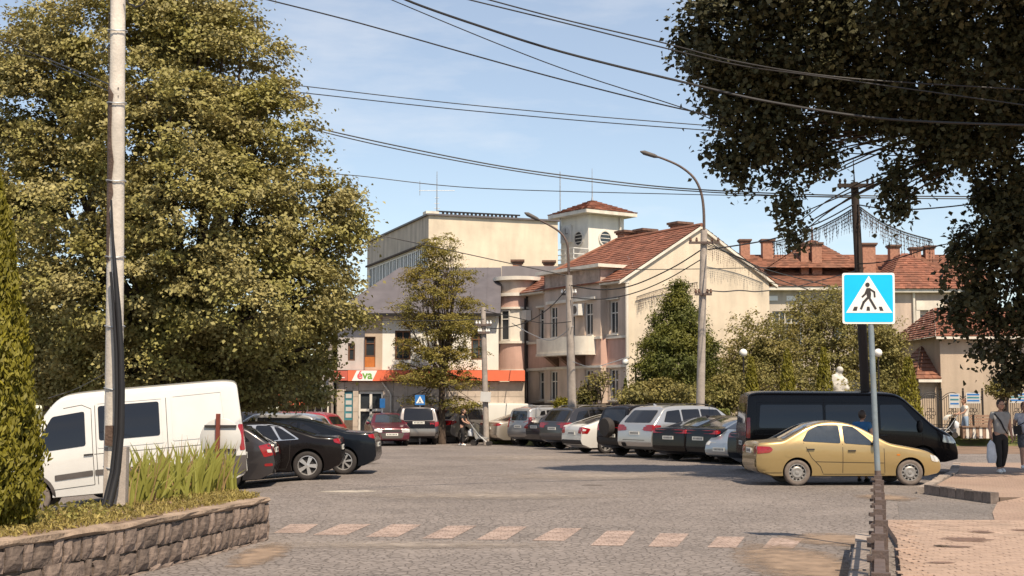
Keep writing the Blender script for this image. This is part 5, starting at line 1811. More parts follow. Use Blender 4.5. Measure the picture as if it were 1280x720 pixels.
def tiles(mb, A, B, C, D, nr, nc, lift=.035):
    """A eave left, B eave right, C ridge right, D ridge left (seen from outside)"""
    A, B, C, D = map(Vector, (A, B, C, D))
    n = (B - A).cross(D - A)
    if n.length < 1e-6: n = (B - A).cross(C - A)
    n.normalize()
    for r in range(nr):
        t0, t1 = r / nr, min((r + 1.12) / nr, 1)
        l0, l1 = A.lerp(D, t0), A.lerp(D, t1)
        r0, r1 = B.lerp(C, t0), B.lerp(C, t1)
        m = max(1, int(nc * (r0 - l0).length / max((B - A).length, (C - D).length)))
        for c in range(m):
            u0, u1 = c / m, (c + 1) / m
            j = lift * random.uniform(.7, 1.35)
            p0, p1 = l0.lerp(r0, u0) + n * j, l0.lerp(r0, u1) + n * j
            q0, q1 = l1.lerp(r1, u0) + n * .006, l1.lerp(r1, u1) + n * .006
            mb.add([p0, p1, q1, q0, l0.lerp(r0, u0), l0.lerp(r0, u1)], [(0, 1, 2, 3), (4, 5, 1, 0)])
    return mb

def chimney(parent, loc, w, d, h, rot=0.0, mb_m=None):
    mb = MB()
    mb.box(-w / 2, w / 2, -d / 2, d / 2, 0, h)
    o = mb.build('chimney', mb_m or M_BRICK, parent, loc, (0, 0, rot))
    c = MB()
    c.box(-w / 2 - .06, w / 2 + .06, -d / 2 - .06, d / 2 + .06, h, h + .09)
    c.box(-w / 2 - .12, w / 2 + .12, -d / 2 - .12, d / 2 + .12, h + .092, h + .20)
    c.build('cap', M_BRICKCAP, o)
    return o

# ------------------------------------------------------------------ pink house with the cream gable
HR = math.atan2(.518, .855)
house = empty('gabled_house', (5.1, 60, 0), HR)
tag(house, 'two storey house with dusty pink balcony front and a plain cream gable wall', 'house')
Mi = Matrix.Rotation(-HR, 4, 'Z')
g = MB()
g.add([(0, 0, 0), (8.3, 0, 0), (8.3, 0, 7.55), (4.15, 0, 9.95), (0, 0, 7.35)], [(0, 1, 2, 3, 4)])
g.add([(8.3, 0, 0), (8.3, 9.3, 0), (8.3, 9.3, 7.5), (8.3, 0, 7.55)], [(0, 1, 2, 3)])
g.add([(0, 9.3, 0), (8.3, 9.3, 0), (8.3, 9.3, 7.5), (0, 9.3, 7.3)], [(3, 2, 1, 0)])
g.build('gable_wall', M_CREAM, house)
ys_main, ys_mid = [1.05, 7.0], [2.5, 3.95, 5.45]
ww, uz0, uz1, lz0, lz1 = .66, 4.92, 6.42, 1.98, 3.36
def hset(ycs, z0, z1): return [(-yc - ww / 2, -yc + ww / 2, z0, z1) for yc in ycs]
XM = -.36
R0 = (1.55, 6.25)
Mm = Matrix.Translation((XM, 0, 0)) @ RZ90
for nm, z0, z1, mt, hz in (('plinth', 0, 1.84, M_PLINTH, None), ('ground_floor_wall', 1.84, 3.46, M_TAN, (lz0, lz1)), ('pink_wall_band', 3.46, 4.76, M_PINK, None), ('upper_wall', 4.76, 7.35, M_TAN, (uz0, uz1))):
    mb = MB()
    e = .05 if nm == 'plinth' else 0
    hm = hset(ys_main, *hz) if hz else []
    hd = hset(ys_mid, *hz) if hz else []
    Mo = Matrix.Translation((-e, 0, 0))
    wall(mb, Mo @ RZ90, -R0[0], 0, z0, z1, [h for h in hm if h[0] > -R0[0]])
    wall(mb, Mo @ RZ90, -8.6, -R0[1], z0, z1, [h for h in hm if h[1] < -R0[1]])
    wall(mb, Mo @ Mm, -R0[1], -R0[0], z0, z1, hd)
    for y, fl in ((R0[0], 1), (R0[1], 0)):
        q = [(XM - e, y, z0), (-e, y, z0), (-e, y, z1), (XM - e, y, z1)]
        mb.add(q, [(0, 1, 2, 3)] if fl else [(3, 2, 1, 0)])
    mb.build(nm, mt, house)
mb = MB()
wall(mb, Mm, -R0[1], -R0[0], 7.35, 7.95)
mb.box(XM + .0, 1.3, R0[0], R0[0] + .1, 7.35, 7.94)
mb.box(XM + .0, 1.3, R0[1] - .1, R0[1], 7.35, 7.94)
mb.build('parapet', M_PEBBLE, house)
mb = MB()
mb.box(XM - .32, 1.6, R0[0] - .3, R0[1] + .3, 7.95, 8.10)
mb.build('cornice', M_TRIM, house)
for a, b in ((-.02, R0[0] - .02), (R0[1] + .02, 8.4)):
    MB().box(-.45, .1, a, b, 7.14, 7.30).build('eave_board', M_TRIM, house)
mb = MB()
for z0, z1, e in ((3.42, 3.54, .08), (4.72, 4.83, .09)):
    mb.box(-e, .02, 0.02, R0[0] - .003, z0, z1)
    mb.box(-e, .02, R0[1] + .003, 8.5, z0, z1)
    mb.box(XM - e, XM + .02, R0[0] - .07, R0[1] + .07, z0 + .004, z1 + .004)
mb.box(XM - .12, XM + .02, R0[0] + .3, R0[1] - .3, 6.52, 6.66)
mb.build('string_course', M_TRIM, house)
for yc in ys_main + ys_mid:
    xo = XM if yc in ys_mid else 0
    for z0, z1 in ((uz0, uz1), (lz0, lz1)):
        window(house, (xo + .12, yc, z0), (0, 0, -math.pi / 2), ww, z1 - z0, M_FRAMEW, cols=2, rows_=2, top=.36)
        s = MB()
        s.box(xo - .10, xo + .10, yc - ww / 2 - .08, yc + ww / 2 + .08, z0 - .06, z0 - .003)
        if z0 > 4 and yc in ys_main: s.box(xo - .10, xo + .02, yc - ww / 2 - .12, yc + ww / 2 + .12, z1 + .05, z1 + .14)
        s.build('sill', M_TRIM, house)
# curved balcony
mb = MB()
n = 20
def barc(r, k): 
    a = math.pi * k / n
    return (XM - .95 * r * (max(0.0, math.sin(a)) ** .35), 4.0 - 2.05 * math.cos(a) * (1 if r >= 1 else r))
pts = [barc(1.06, k) for k in range(n + 1)]
mb.add([(x, y, 4.02) for x, y in pts] + [(x, y, 4.14) for x, y in pts], [tuple(range(n + 1)), tuple(range(2 * n + 1, n, -1))] + [(k, n + 1 + k, n + 2 + k, k + 1) for k in range(n)])
mb.build('balcony_slab', M_TRIM, house)
mb = MB()
pts, ptsi = [barc(1.0, k) for k in range(n + 1)], [barc(.9, k) for k in range(n + 1)]
q = [(x, y, 4.145) for x, y in pts] + [(x, y, 4.86) for x, y in pts] + [(x, y, 4.145) for x, y in ptsi] + [(x, y, 4.86) for x, y in ptsi]
m1 = n + 1
fs = []
for k in range(n): fs += [(k, m1 + k, m1 + k + 1, k + 1), (2 * m1 + k, 2 * m1 + k + 1, 3 * m1 + k + 1, 3 * m1 + k), (m1 + k, 3 * m1 + k, 3 * m1 + k + 1, m1 + k + 1)]
mb.add(q, fs)
mb.build('balcony_parapet', M_TRIM, house, smooth=40)
mb = MB()
for yy in (2.9, 4.0, 5.1):
    mb.add([(XM, yy - .12, 3.5), (XM, yy + .12, 3.5), (XM - .7, yy + .12, 4.0), (XM - .7, yy - .12, 4.0), (XM, yy - .12, 4.0), (XM, yy + .12, 4.0)], [(0, 1, 2, 3), (0, 3, 4), (1, 5, 2)])
mb.build('balcony_bracket', M_BRICKCAP, house)
# rounded bay at the far end
by, bx_, br = 9.35, .02, 1.02
def bayring(name, z0, z1, r, m, gap=None):
    mb = MB()
    mb.lathe([(r, z0), (r, z1)], 36, Matrix.Translation((bx_, by, 0)))
    return mb.build(name, m, house, smooth=50)
bayring('bay_wall', 3.5, 4.78, br, M_PINK)
bayring('bay_wall', 4.9, 6.48, br - .02, M_TRIM)
bayring('bay_wall', 6.58, 7.12, br, M_PINK)
bayring('bay_wall', 7.28, 7.92, br - .06, M_TAN)
for z0, z1, r in ((3.38, 3.5, br + .06), (4.78, 4.9, br + .10), (6.48, 6.58, br + .10), (7.12, 7.28, br + .15), (7.92, 8.10, br + .20)):
    bayring('bay_cornice', z0, z1, r, M_TRIM)
mb = MB()
mb.box(.3, 1.6, 8.6, 10.6, 0, 3.38)
mb.build('bay_ground_wall', M_TAN, house)
for a in (204,):
    c, s_ = math.cos(rad(a)), math.sin(rad(a))
    window(house, (bx_ + (br + .0) * c, by + (br + .0) * s_, 4.92), (0, 0, rad(a) + math.pi / 2), .52, 1.52, M_FRAMEW, cols=1, rows_=2, top=.3)
window(house, (.26, 9.1, 2.0), (0, 0, -math.pi / 2), .62, 1.3, M_FRAMEW, cols=2)
MB().box(-.10, .2, 8.32, 8.42, 0.0, 7.1).build('dark_pilaster', M_PLINTH, house)
MB().tube([(-.16, 8.25, .3), (-.16, 8.25, 3.3), (-.22, 8.22, 3.45), (-.22, 8.22, 7.0)], .05, 8).build('downpipe', M_BLACKIRON, house)
MB().tube([(-.08, -.08, .3), (-.08, -.08, 7.1)], .07, 8).build('downpipe', M_TRIM, house)
# roof
mb = MB()
ez, rz_, rx = 7.22, 9.98, 4.15
tiles(mb, (-.5, 9.3, ez), (-.5, -.12, ez), (rx, -.12, rz_), (rx, 6.6, rz_), 21, 36)
mb.build('roof_tiles', M_TILE, house)['kind'] = 'stuff'
mb = MB()
tiles(mb, (8.8, -.12, ez + .22), (8.8, 9.3, ez + .22), (rx, 6.6, rz_), (rx, -.12, rz_), 21, 36)
tiles(mb, (8.8, 9.4, ez), (-.5, 9.4, ez), (rx, 6.6, rz_), (rx, 6.61, rz_), 18, 30)
mb.build('roof_tiles', M_TILE, house)['kind'] = 'stuff'
mb = MB()
mb.tube([(rx, -.14, rz_ + .03), (rx, 6.6, rz_ + .03)], .09, 8)
mb.tube([(rx, 6.6, rz_ + .03), (-.5, 9.35, ez + .04)], .08, 8)
mb.build('ridge_tiles', M_TILE2, house)
mb = MB()
for a, b in (((-.5, ez - .07), (rx, rz_ - .07)), ((rx, rz_ - .07), (8.75, ez + .15))):
    mb.add([(a[0], -.13, a[1] - .08), (b[0], -.13, b[1] - .08), (b[0], -.13, b[1] + .06), (a[0], -.13, a[1] + .06), (a[0], .0, a[1] - .08), (b[0], .0, b[1] - .08)], [(0, 1, 2, 3), (4, 5, 1, 0)])
mb.build('verge_board', M_TRIM, house)
for yy, xx in ((2.4, 4.9), (5.3, 5.0), (6.3, 4.6)):
    chimney(house, (xx, yy, 9.2), .75, .6, 1.05)
# air conditioner on the facade
ac = MB()
ac.box(-.16, .16, -.38, .38, 0, .52)
aco = ac.build('air_conditioner', M_ACWHITE, house, (XM - .2, 3.2, 5.85))
MB().lathe([(.19, 0), (.19, .012)], 18, Matrix.Rotation(-math.pi / 2, 4, 'Y')).build('fan_grille', M_GREYPLASTIC, aco, (-.165, -.08, .26))
ac2 = MB()
ac2.box(-.14, .14, -.3, .3, 0, .5)
ac2.build('air_conditioner', M_ACWHITE, house, (-.2, 8.25, 5.9))

# ------------------------------------------------------------------ clock tower
TR = rad(34.5)
tower = empty('tower', (4.75, 84, 0), TR)
tag(tower, 'square plastered tower with round windows and a low tiled roof behind the pink house', 'tower')
a_ = 2.85
mb = MB()
mb.box(0, a_, 0, a_, 0, 13.6)
mb.build('shaft', M_WHITEWALL, tower)
mb = MB()
mb.box(-.6, a_ + .6, -.6, a_ + .6, 13.6, 13.82)
mb.build('eave_slab', M_TRIM, tower)
mb = MB()
ap = (a_ / 2, a_ / 2, 14.75)
cs4 = [(-.62, -.62, 13.83), (a_ + .62, -.62, 13.83), (a_ + .62, a_ + .62, 13.83), (-.62, a_ + .62, 13.83)]
for k in range(4): tiles(mb, cs4[k], cs4[(k + 1) % 4], ap, (ap[0], ap[1] + .001, ap[2]), 9, 14, .05)
mb.build('roof_tiles', M_TILE, tower)['kind'] = 'stuff'
MB().tube([(ap[0], ap[1], 14.7), (ap[0], ap[1], 15.0), (ap[0], ap[1], 16.8)], [.09, .04, .015], 6).build('mast', M_STEEL, tower)
def round_window(M, loc, rot, r):
    o = MB()
    o.lathe([(r * 1.12, 0), (r * 1.12, .08), (r * .92, .08), (r * .92, .02)], 24, Mx90, False, False)
    f = o.build('round_window', M_FRAMEW, tower, loc, rot)
    p = MB()
    p.lathe([(r * .95, .015), (r * .95, .03)], 24, Mx90)
    p.build('pane', M_GLASS, f)
    b = MB()
    for q in (-.5, 0, .5): b.box(-r * .8, r * .8, -.06, -.035, q * r - .02, q * r + .02)
    b.build('bar', M_FRAMEW, f)
round_window(None, (1.3, -.003, 12.15), (0, 0, 0), .46)
round_window(None, (-.003, .95, 12.15), (0, 0, -math.pi / 2), .44)
ck = MB()
ck.box(-.55, .55, -.12, 0, -.55, .55)
cko = ck.build('clock', M_ACWHITE, tower, (-.003, 2.2, 12.55), (0, 0, -math.pi / 2))
MB().lathe([(.46, .12), (.46, .14)], 24, Mx90).build('clock_face', M_SIGNBACK, cko)
hd = MB()
hd.box(-.02, .02, -.16, -.145, 0, .36)
hd.box(0, .26, -.162, -.147, -.02, .02)
hd.build('clock_hand', M_SIGNBLACK, cko)
mb = MB()
mb.box(-1.25, 0, -.1, a_ + .3, 10.35, 10.5)
mb.build('balcony_slab', M_GREYWALL, tower)
for k in range(8):
    MB().box(-1.2, -1.16, -.05 + k * .43, -.01 + k * .43, 10.5, 11.4).build('baluster', M_WHITEPAINT, tower)
for z in (10.75, 11.05, 11.4):
    MB().box(-1.215, -1.145, -.08, a_ + .25, z - .025, z + .025).build('rail', M_WHITEPAINT, tower)
    MB().box(-1.14, -.0, -.075, -.02, z - .02, z + .02).build('rail', M_WHITEPAINT, tower)
MB().tube([(-.25, 2.6, 12.8), (-.25, 2.6, 16.6)], [.05, .03], 6).build('mast', M_STEEL, tower)
MB().tube([(a_ - .35, -.08, 10.5), (a_ - .35, -.08, 13.55)], .07, 6).build('downpipe', M_TRIM, tower)

# ------------------------------------------------------------------ tall cream hall behind
hall = empty('hall_building', (-4.94, 80, 0), rad(20))
tag(hall, 'tall blank cream hall with white windows and blue band on its shaded side', 'building')
mb = MB()
mb.add([(0, 0, 0), (8.25, 0, 0), (8.25, 0, 12.95), (0, 0, 12.95)], [(0, 1, 2, 3)])
mb.add([(0, 15, 12.9), (8.25, 15, 12.9), (8.25, 15, 0), (0, 15, 0)], [(0, 1, 2, 3)])
mb.add([(8.25, 0, 0), (8.25, 15, 0), (8.25, 15, 12.9), (8.25, 0, 12.95)], [(0, 1, 2, 3)])
mb.build('front_wall', M_CREAM, hall)
mb = MB()
wall(mb, RZ90, -15, 0, 11.35, 12.95, y=0)
wall(mb, RZ90, -15, 0, 0, 8.4, y=.03)
mb.build('side_wall', M_CREAM2, hall)  # greyer cream than the front wall, its shade put into the colour
mb = MB()
wall(mb, RZ90, -15, 0, 8.4, 9.55, y=.03)
mb.build('blue_panel', M_BLUEPANEL, hall)
mb = MB()
wall(mb, RZ90, -15, 0, 9.55, 11.35, [(-14.6, -.4, 9.7, 11.2)], y=.03)
mb.build('window_band_wall', M_WHITEWALL, hall)
for k in range(16):
    window(hall, (.10, .85 + k * .887, 9.72), (0, 0, -math.pi / 2), .86, 1.46, M_WHITEPAINT, cols=2, rows_=1, bar=.07)
mb = MB()
mb.box(-.15, 8.35, -.15, 15.1, 12.95, 13.05)
mb.build('roof_slab', M_METALROOF, hall)
mb = MB()
mb.box(-.14, 0, 0, 15, 11.25, 11.36)
mb.build('soffit', M_PLINTH, hall)
rr = empty('roof_railing', (-4.2, 81.2, 13.05), rad(20))
tag(rr, 'low dark railing on top of the cream hall', 'railing')
for k in range(19): MB().box(k * .26, k * .26 + .13, 0, .08, 0, .26).build('baluster', M_BLACKIRON, rr)
MB().box(-.3, 5.0, -.02, .1, .26, .34).build('rail', M_BLACKIRON, rr)
MB().box(-1.1, -.3, -.3, .4, 0, .25).build('base_block', M_TRIM, rr)
an = empty('roof_antenna', P(546, 268, 83))
an.location.z = 13.0
tag(an, 'television aerial on the roof of the cream hall', 'aerial')
MB().tube([(0, 0, 0), (0, 0, 3.1)], [.05, .02], 6).build('mast', M_STEEL, an)
for z, w in ((1.9, 2.2), (.5, .35), (.8, .35), (1.1, .3), (1.45, .25)):
    MB().tube([(-w * .5, 0, z), (w * .5, 0, z)], .022, 5).build('element', M_STEEL, an)
MB().tube([(-1.05, 0, 1.6), (-1.05, 0, 2.5)], .02, 5).build('element', M_STEEL, an)

# ------------------------------------------------------------------ shop building
eva = empty('shop_building', (-8.35, 65, 0))
tag(eva, 'white two storey shop building with a coral sign band and brown windows', 'building')
Lw = 8.95
mb = MB()
wx = {'a': 3.05, 'b': 6.75}
def ex(px): return (px - 640) / FPX * 65 + 8.35
def ez_(py): return CAM_H + (505 - py) * 65 / FPX
upz0, upz1 = ez_(450), ez_(413.5)
w1, w2 = ex(503.5), ex(598.5)
holes = [(w1 - .38, w1 + .38, upz0, upz1), (w2 - .36, w2 + .36, upz0, upz1)]
x_ps = ex(469)
Xu = ex(623)
wall(mb, Matrix(), ex(478), Xu, 3.42, ez_(394), holes)
mb.build('upper_wall', M_WHITEWALL, eva)
mb = MB()
dx = ex(462.5)
wall(mb, Matrix(), ex(456), ex(478), 3.42, ez_(394), [(dx - .26, dx + .26, 3.55, ez_(421))])
mb.build('pilaster_wall', M_BEIGEWALL, eva)
mb = MB()
gx = ex(439)
wall(mb, Matrix(), 0, ex(456), 3.42, ez_(394), [(gx - .17, gx + .17, ez_(451), ez_(429))], y=.12)
mb.build('upper_wall', M_GREYWALL, eva)
for w_ in (w1, w2): window(eva, (w_, .12, upz0), (0, 0, 0), .74, upz1 - upz0, M_FRAMEB, cols=2, rows_=2, top=.3, bar=.06)
window(eva, (dx, .12, ez_(446)), (0, 0, 0), .50, ez_(421) - ez_(446), M_FRAMEB, cols=1, rows_=2)
MB().box(dx - .25, dx + .25, .10, .14, 3.56, ez_(446) - .004).build('orange_panel', M_ORANGEDOOR, eva)
window(eva, (gx, .24, ez_(451)), (0, 0, 0), .32, ez_(429) - ez_(451), M_FRAMEB, cols=1)
mb = MB()
mb.add([(0, .12, 0), (0, 8, 0), (0, 8, ez_(394)), (0, .12, ez_(394))], [(3, 2, 1, 0)])
mb.add([(Xu, 0, 0), (Xu, 8, 0), (Xu, 8, ez_(394)), (Xu, 0, ez_(394))], [(0, 1, 2, 3)])
mb.add([(0, 8, 0), (Xu, 8, 0), (Xu, 8, ez_(394)), (0, 8, ez_(394))], [(3, 2, 1, 0)])
mb.add([(Lw, .1, 0), (Lw, 1.5, 0), (Lw, 1.5, 3.3), (Lw, .1, 3.3)], [(0, 1, 2, 3)])
mb.add([(Xu, -.2, 3.36), (Lw, -.2, 3.36), (Lw, 1.5, 3.36), (Xu, 1.5, 3.36)], [(0, 1, 2, 3)])
mb.build('side_wall', M_GREYWALL, eva)
# ground floor, clad in stone panels
dz0, dz1 = .25, ez_(489)
d0, d1 = ex(448.5), ex(479)
p0, p1 = ex(431), ex(441.5)
mb = MB()
wall(mb, Matrix(), 0, Lw, 0, 2.86, [(d0, d1, dz0, dz1), (p0, p1, ez_(525), ez_(489.5))], y=.10, depth=.2)
mb.build('ground_floor_wall', M_MORTAR, eva)
us = [ex(400), ex(408), ex(418), ex(424), p0 - .02]
cols_ = [(0, ex(412)), (ex(412), ex(421)), (ex(421), p0), (p1, d0), (d1, ex(492)), (ex(492), ex(510)), (ex(510), ex(535)), (ex(535), ex(560)), (ex(560), ex(585)), (ex(585), ex(612)), (ex(612), Lw)]
for a, b in cols_:
    for k in range(4):
        z0 = k * .715
        MB().box(a + .008, b - .008, .045, .099, z0 + .006, z0 + .709).build('stone_panel', M_STONECLAD, eva)
for a, b in ((p0, p1), (d0, d1)):
    MB().box(a + .005, b - .005, .05, .099, max(dz1, ez_(489.5)) + .02, 2.85).build('stone_panel', M_STONECLAD, eva)
fr = MB()
for a, b, c, d in ((d0, d0 + .09, dz0, dz1), (d1 - .09, d1, dz0, dz1), (d0 + .09, d1 - .09, dz1 - .12, dz1 - .001), ((d0 + d1) / 2 - .06, (d0 + d1) / 2 + .06, dz0, dz1 - .12), (d0 + .09, d1 - .09, 1.45, 1.57), (d0 + .09, d1 - .09, dz0, dz0 + .15)):
    fr.box(a, b, .14, .20 + random.uniform(0, .004), c, d)
do = fr.build('door', M_FRAMEW, eva)
MB().box(d0 + .02, d1 - .02, .21, .23, dz0, dz1).build('pane', M_GLASS, do)
MB().box(p0, p1, .12, .16, ez_(525), ez_(489.5)).build('poster_panel', M_TEAL, eva)
for k in range(4):
    MB().box(p0 + .06, p1 - .06, .105, .118, ez_(522) + k * .31, ez_(522) + k * .31 + .20).build('poster', M_SIGNBACK, eva)
# sign band
sz0, sz1 = ez_(476.5), ez_(463.2)
MB().box(ex(418), ex(435.5), -.22, -.0, sz0 + .02, sz1 - .02).build('sign_band', M_CORALD, eva)
MB().box(ex(436), ex(656), -.26, -.0, sz0, sz1).build('sign_band', M_CORAL, eva)
MB().box(ex(420), ex(432), -.228, -.221, sz0 + .14, sz0 + .18).build('sign_line', M_SIGNWHITE, eva)
mb = MB()
mb.prism([(ex(441), sz0 + .012), (ex(466.5), sz0 + .012), (ex(472.5), sz1 - .012), (ex(447), sz1 - .012)], .006, Mx90)
mb.build('sign_panel', M_SIGNWHITE, eva, (0, -.261, 0))
def text(body, size, loc, m, parent, name='lettering', extr=.004, bold=0.0):
    cu = bpy.data.curves.new(name, 'FONT')
    cu.body = body
    cu.size = size
    cu.extrude = extr
    cu.offset = bold
    t_ = bpy.data.objects.new(name, cu)
    COL.objects.link(t_)
    bpy.context.view_layer.update()
    me = bpy.data.meshes.new_from_object(t_.evaluated_get(bpy.context.evaluated_depsgraph_get()))
    bpy.data.objects.remove(t_)
    me.materials.clear()
    me.materials.append(m)
    return link(name, me, parent, loc, (math.pi / 2, 0, 0))
text('\u00e9', .54, (ex(447.5), -.273, sz0 + .11), M_PINKTXT, eva, bold=.012)
text('va', .54, (ex(454.3), -.273, sz0 + .11), M_GREENTXT, eva, bold=.012)
MB().tube([(ex(478), -.03, 2.85), (ex(489), -.03, 2.25), (ex(489), -.03, .2)], .045, 6).build('downpipe', M_TRIM, eva)
MB().box(-.15, ex(400), -.05, .10, 0, 3.4).build('corner_pier', M_GREYWALL, eva)
MB().box(ex(402), ex(412), -.20, .04, 2.3, 2.62).build('hanging_sign', M_SIGNBACK, eva)
# roof of dark sheet metal
mb = MB()
zE, zR = ez_(393), 8.75
e0, e1, e2, e3 = (-.3, -.45, zE), (Xu + .1, -.45, zE), (Xu + .1, 8.4, zE), (-.3, 8.4, zE)
r0, r1 = (2.6, 4.2, zR), (Xu + .1, 4.2, zR)
mb.add([e0, e1, r1, r0], [(0, 1, 2, 3)])
mb.add([e2, e3, r0, r1], [(0, 1, 2, 3)])
mb.add([e3, e0, r0], [(0, 1, 2)])
mb.add([e1, e2, r1], [(0, 1, 2)])
mb.add([(Xu + .1, 5.8, 5.4), (Lw + 3.6, 5.8, 5.4), (Lw + 3.6, 6.6, zR + .32), (Xu + .1, 6.6, zR + .32)], [(0, 1, 2, 3)])
mb.build('roof', M_METALROOF, eva)
mb = MB()
for k in range(12):
    t = k / 15
    x = -.3 + .6 + k * .62
    if x > Xu: break
    if x < 2.6: continue
    a, b = Vector((x, -.45, zE)), Vector((x, 4.2, zR))
    mb.tube([a, b], .028, 4)
mb.build('roof_seam', M_METALROOF, eva)
mb = MB()
mb.box(-.36, Xu + .1, -.52, -.44, zE - .12, zE + .02)
mb.build('gutter', M_BLACKIRON, eva)
chimney(eva, (ex(628) + .75, 6.9, 8.6), .5, .5, .62)
chimney(eva, (ex(660) + 1.2, 6.9, 8.6), .5, .5, .58)

# orange kiosk left of the shop
ki = empty('kiosk', P(384, 505, 63))
ki.location.z = 0
tag(ki, 'small kiosk with an orange red awning left of the shop, under the big tree', 'kiosk')
mb = MB()
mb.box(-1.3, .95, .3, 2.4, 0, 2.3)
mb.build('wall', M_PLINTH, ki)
mb = MB()
mb.box(-1.25, -.12, -.5, .28, 1.75, 2.25)
mb.build('awning', M_CORAL, ki)
MB().box(-.1, .95, -.3, .28, 2.0, 2.14).build('canopy', M_SIGNWHITE, ki)
for x in (-.05, .3, .62, .9): MB().box(x, x + .06, .2, .28, 0, 2.0).build('post', M_TRIM, ki)

# ------------------------------------------------------------------ long building with red roof and chimneys
rb = empty('manor_building', (16.0, 85, 0))
tag(rb, 'long pale building with a red tiled hip roof and eight brick chimneys', 'building')
def rx_(px, D=85): return (px - 640) / FPX * D - 16.0
def rz2(py, D=85): return CAM_H + (505 - py) * D / FPX
xl, xr = rx_(915), rx_(1240)
zE2 = rz2(361)
mb = MB()
hs = []
for px in (975, 990, 1022, 1050): hs.append((rx_(px) - .45, rx_(px) + .45, 5.4, 7.6))
wall(mb, Matrix(), xl, xr, 0, zE2, hs)
mb.add([(xl, 0, 0), (xl, 10, 0), (xl, 10, zE2), (xl, 0, zE2)], [(3, 2, 1, 0)])
mb.add([(xr, 0, 0), (xr, 10, 0), (xr, 10, zE2), (xr, 0, zE2)], [(0, 1, 2, 3)])
mb.build('wall', M_CREAM2, rb)
for h in hs: window(rb, ((h[0] + h[1]) / 2, .12, 5.4), (0, 0, 0), .9, 2.2, M_FRAMEW)
for px in (967, 990): MB().box(rx_(px) - .3, rx_(px) + .3, -.06, -.002, rz2(376), rz2(370)).build('wall_ornament', M_SIGNWHITE, rb)
mb = MB()
mb.box(xl - .2, xr + .2, -.55, .2, zE2 - .12, zE2 + .10)
mb.build('eave_cornice', M_TRIM, rb)
MB().tube([(rx_(1001), -.1, 0), (rx_(1001), -.1, zE2)], .09, 6).build('downpipe', M_STEEL, rb)
zR2 = rz2(318, 90)
mb = MB()
tiles(mb, (xl - .4, -.6, zE2 + .1), (xr + .4, -.6, zE2 + .1), (xr + .4, 5, zR2), (xl + .6, 5, zR2), 24, 60, .04)
tiles(mb, (xr + .4, 10.6, zE2 + .1), (xl - .4, 10.6, zE2 + .1), (xl + .6, 5, zR2), (xr + .4, 5, zR2), 12, 30, .04)
tiles(mb, (xl - .4, 10.6, zE2 + .1), (xl - .4, -.6, zE2 + .1), (xl + .6, 5, zR2), (xl + .6, 5.01, zR2), 20, 20, .04)
mb.build('roof_tiles', M_TILE2, rb)['kind'] = 'stuff'
# central higher pavilion hip
mb = MB()
apx = rx_(1035)
zc = rz2(299, 88.5)
L_, R_ = rx_(985), rx_(1072)
tiles(mb, (L_ - 1.0, .8, zE2 + 1.4), (R_ + .8, .8, zE2 + 1.4), (apx + .15, 3.8, zc), (apx - .15, 3.8, zc), 16, 24, .04)
tiles(mb, (R_ + .8, .8, zE2 + 1.4), (R_ + .8, 7, zE2 + 1.4), (apx + .15, 4.0, zc), (apx + .15, 3.8, zc), 16, 18, .04)
tiles(mb, (L_ - 1.0, 7, zE2 + 1.4), (L_ - 1.0, .8, zE2 + 1.4), (apx - .15, 3.8, zc), (apx - .15, 4.0, zc), 16, 18, .04)
mb.build('roof_tiles', M_TILE2, rb)['kind'] = 'stuff'
for px, yt, yb, w in ((932.5, 299, 316, .62), (961, 299, 318, .72), (1007, 303, 334, .48), (1022, 303, 334, .62), (1087, 304, 338, .82), (1120, 306, 338, .62), (1147, 309, 322, .6), (1164, 307, 322, .6)):
    D = 86.6 if yb > 330 else 89.5
    z1, z0 = rz2(yt, D), rz2(yb, D) - .8
    x = (px - 640) / FPX * D - 16.0
    chimney(rb, (x, D - 85, z0), w, w, z1 - z0 - .2)
MB().tube([(apx - .0, 3.9, zc), (apx, 3.9, zc + .9)], .05, 6).build('finial', M_BRICKCAP, rb)
# projecting wing on the right
wg0, wg1 = rx_(1116, 81), rx_(1200, 81)
zW = rz2(366, 81)
mb = MB()
wcs = [rx_(1156, 81), rx_(1171, 81)]
hs = [(c - .36, c + .36, rz2(428, 81), rz2(392, 81)) for c in wcs]
wall(mb, Matrix(), wg0, wg1, 0, zW, hs, y=-4)
mb.add([(wg0, -4, 0), (wg0, 0, 0), (wg0, 0, zW), (wg0, -4, zW)], [(3, 2, 1, 0)])
mb.add([(wg1, -4, 0), (wg1, 0, 0), (wg1, 0, zW), (wg1, -4, zW)], [(0, 1, 2, 3)])
mb.build('wing_wall', M_TAN, rb)
for c in wcs: window(rb, (c, -3.88, rz2(428, 81)), (0, 0, 0), .72, rz2(392, 81) - rz2(428, 81), M_FRAMEW, cols=2, rows_=2, top=.4, bar=.07)
mb = MB()
for px in (1148, 1163.5, 1178): mb.box(rx_(px, 81) - .12, rx_(px, 81) + .12, -4.10, -4.002, 2.5, rz2(388, 81))
mb.box(rx_(1146, 81), rx_(1180, 81), -4.12, -4.003, rz2(388, 81) + .004, rz2(376, 81))
mb.box(wg0 - .03, wg1, -4.09, -4.004, rz2(440, 81), rz2(437, 81))
mb.build('pilaster', M_TRIM, rb)
MB().box(wg0 - .3, wg1 + .3, -4.4, -.02, zW, zW + .2).build('eave_cornice', M_TRIM, rb)
MB().tube([(rx_(1143, 81), -4.12, 0), (rx_(1143, 81), -4.12, zW)], .08, 6).build('downpipe', M_TRIM, rb)
mb = MB()
za = rz2(314, 84)
mxw = (wg0 + wg1) / 2
tiles(mb, (wg0 - .4, -4.5, zW + .2), (wg1 + .4, -4.5, zW + .2), (mxw + .2, 0, za), (mxw - .2, 0, za), 16, 22, .045)
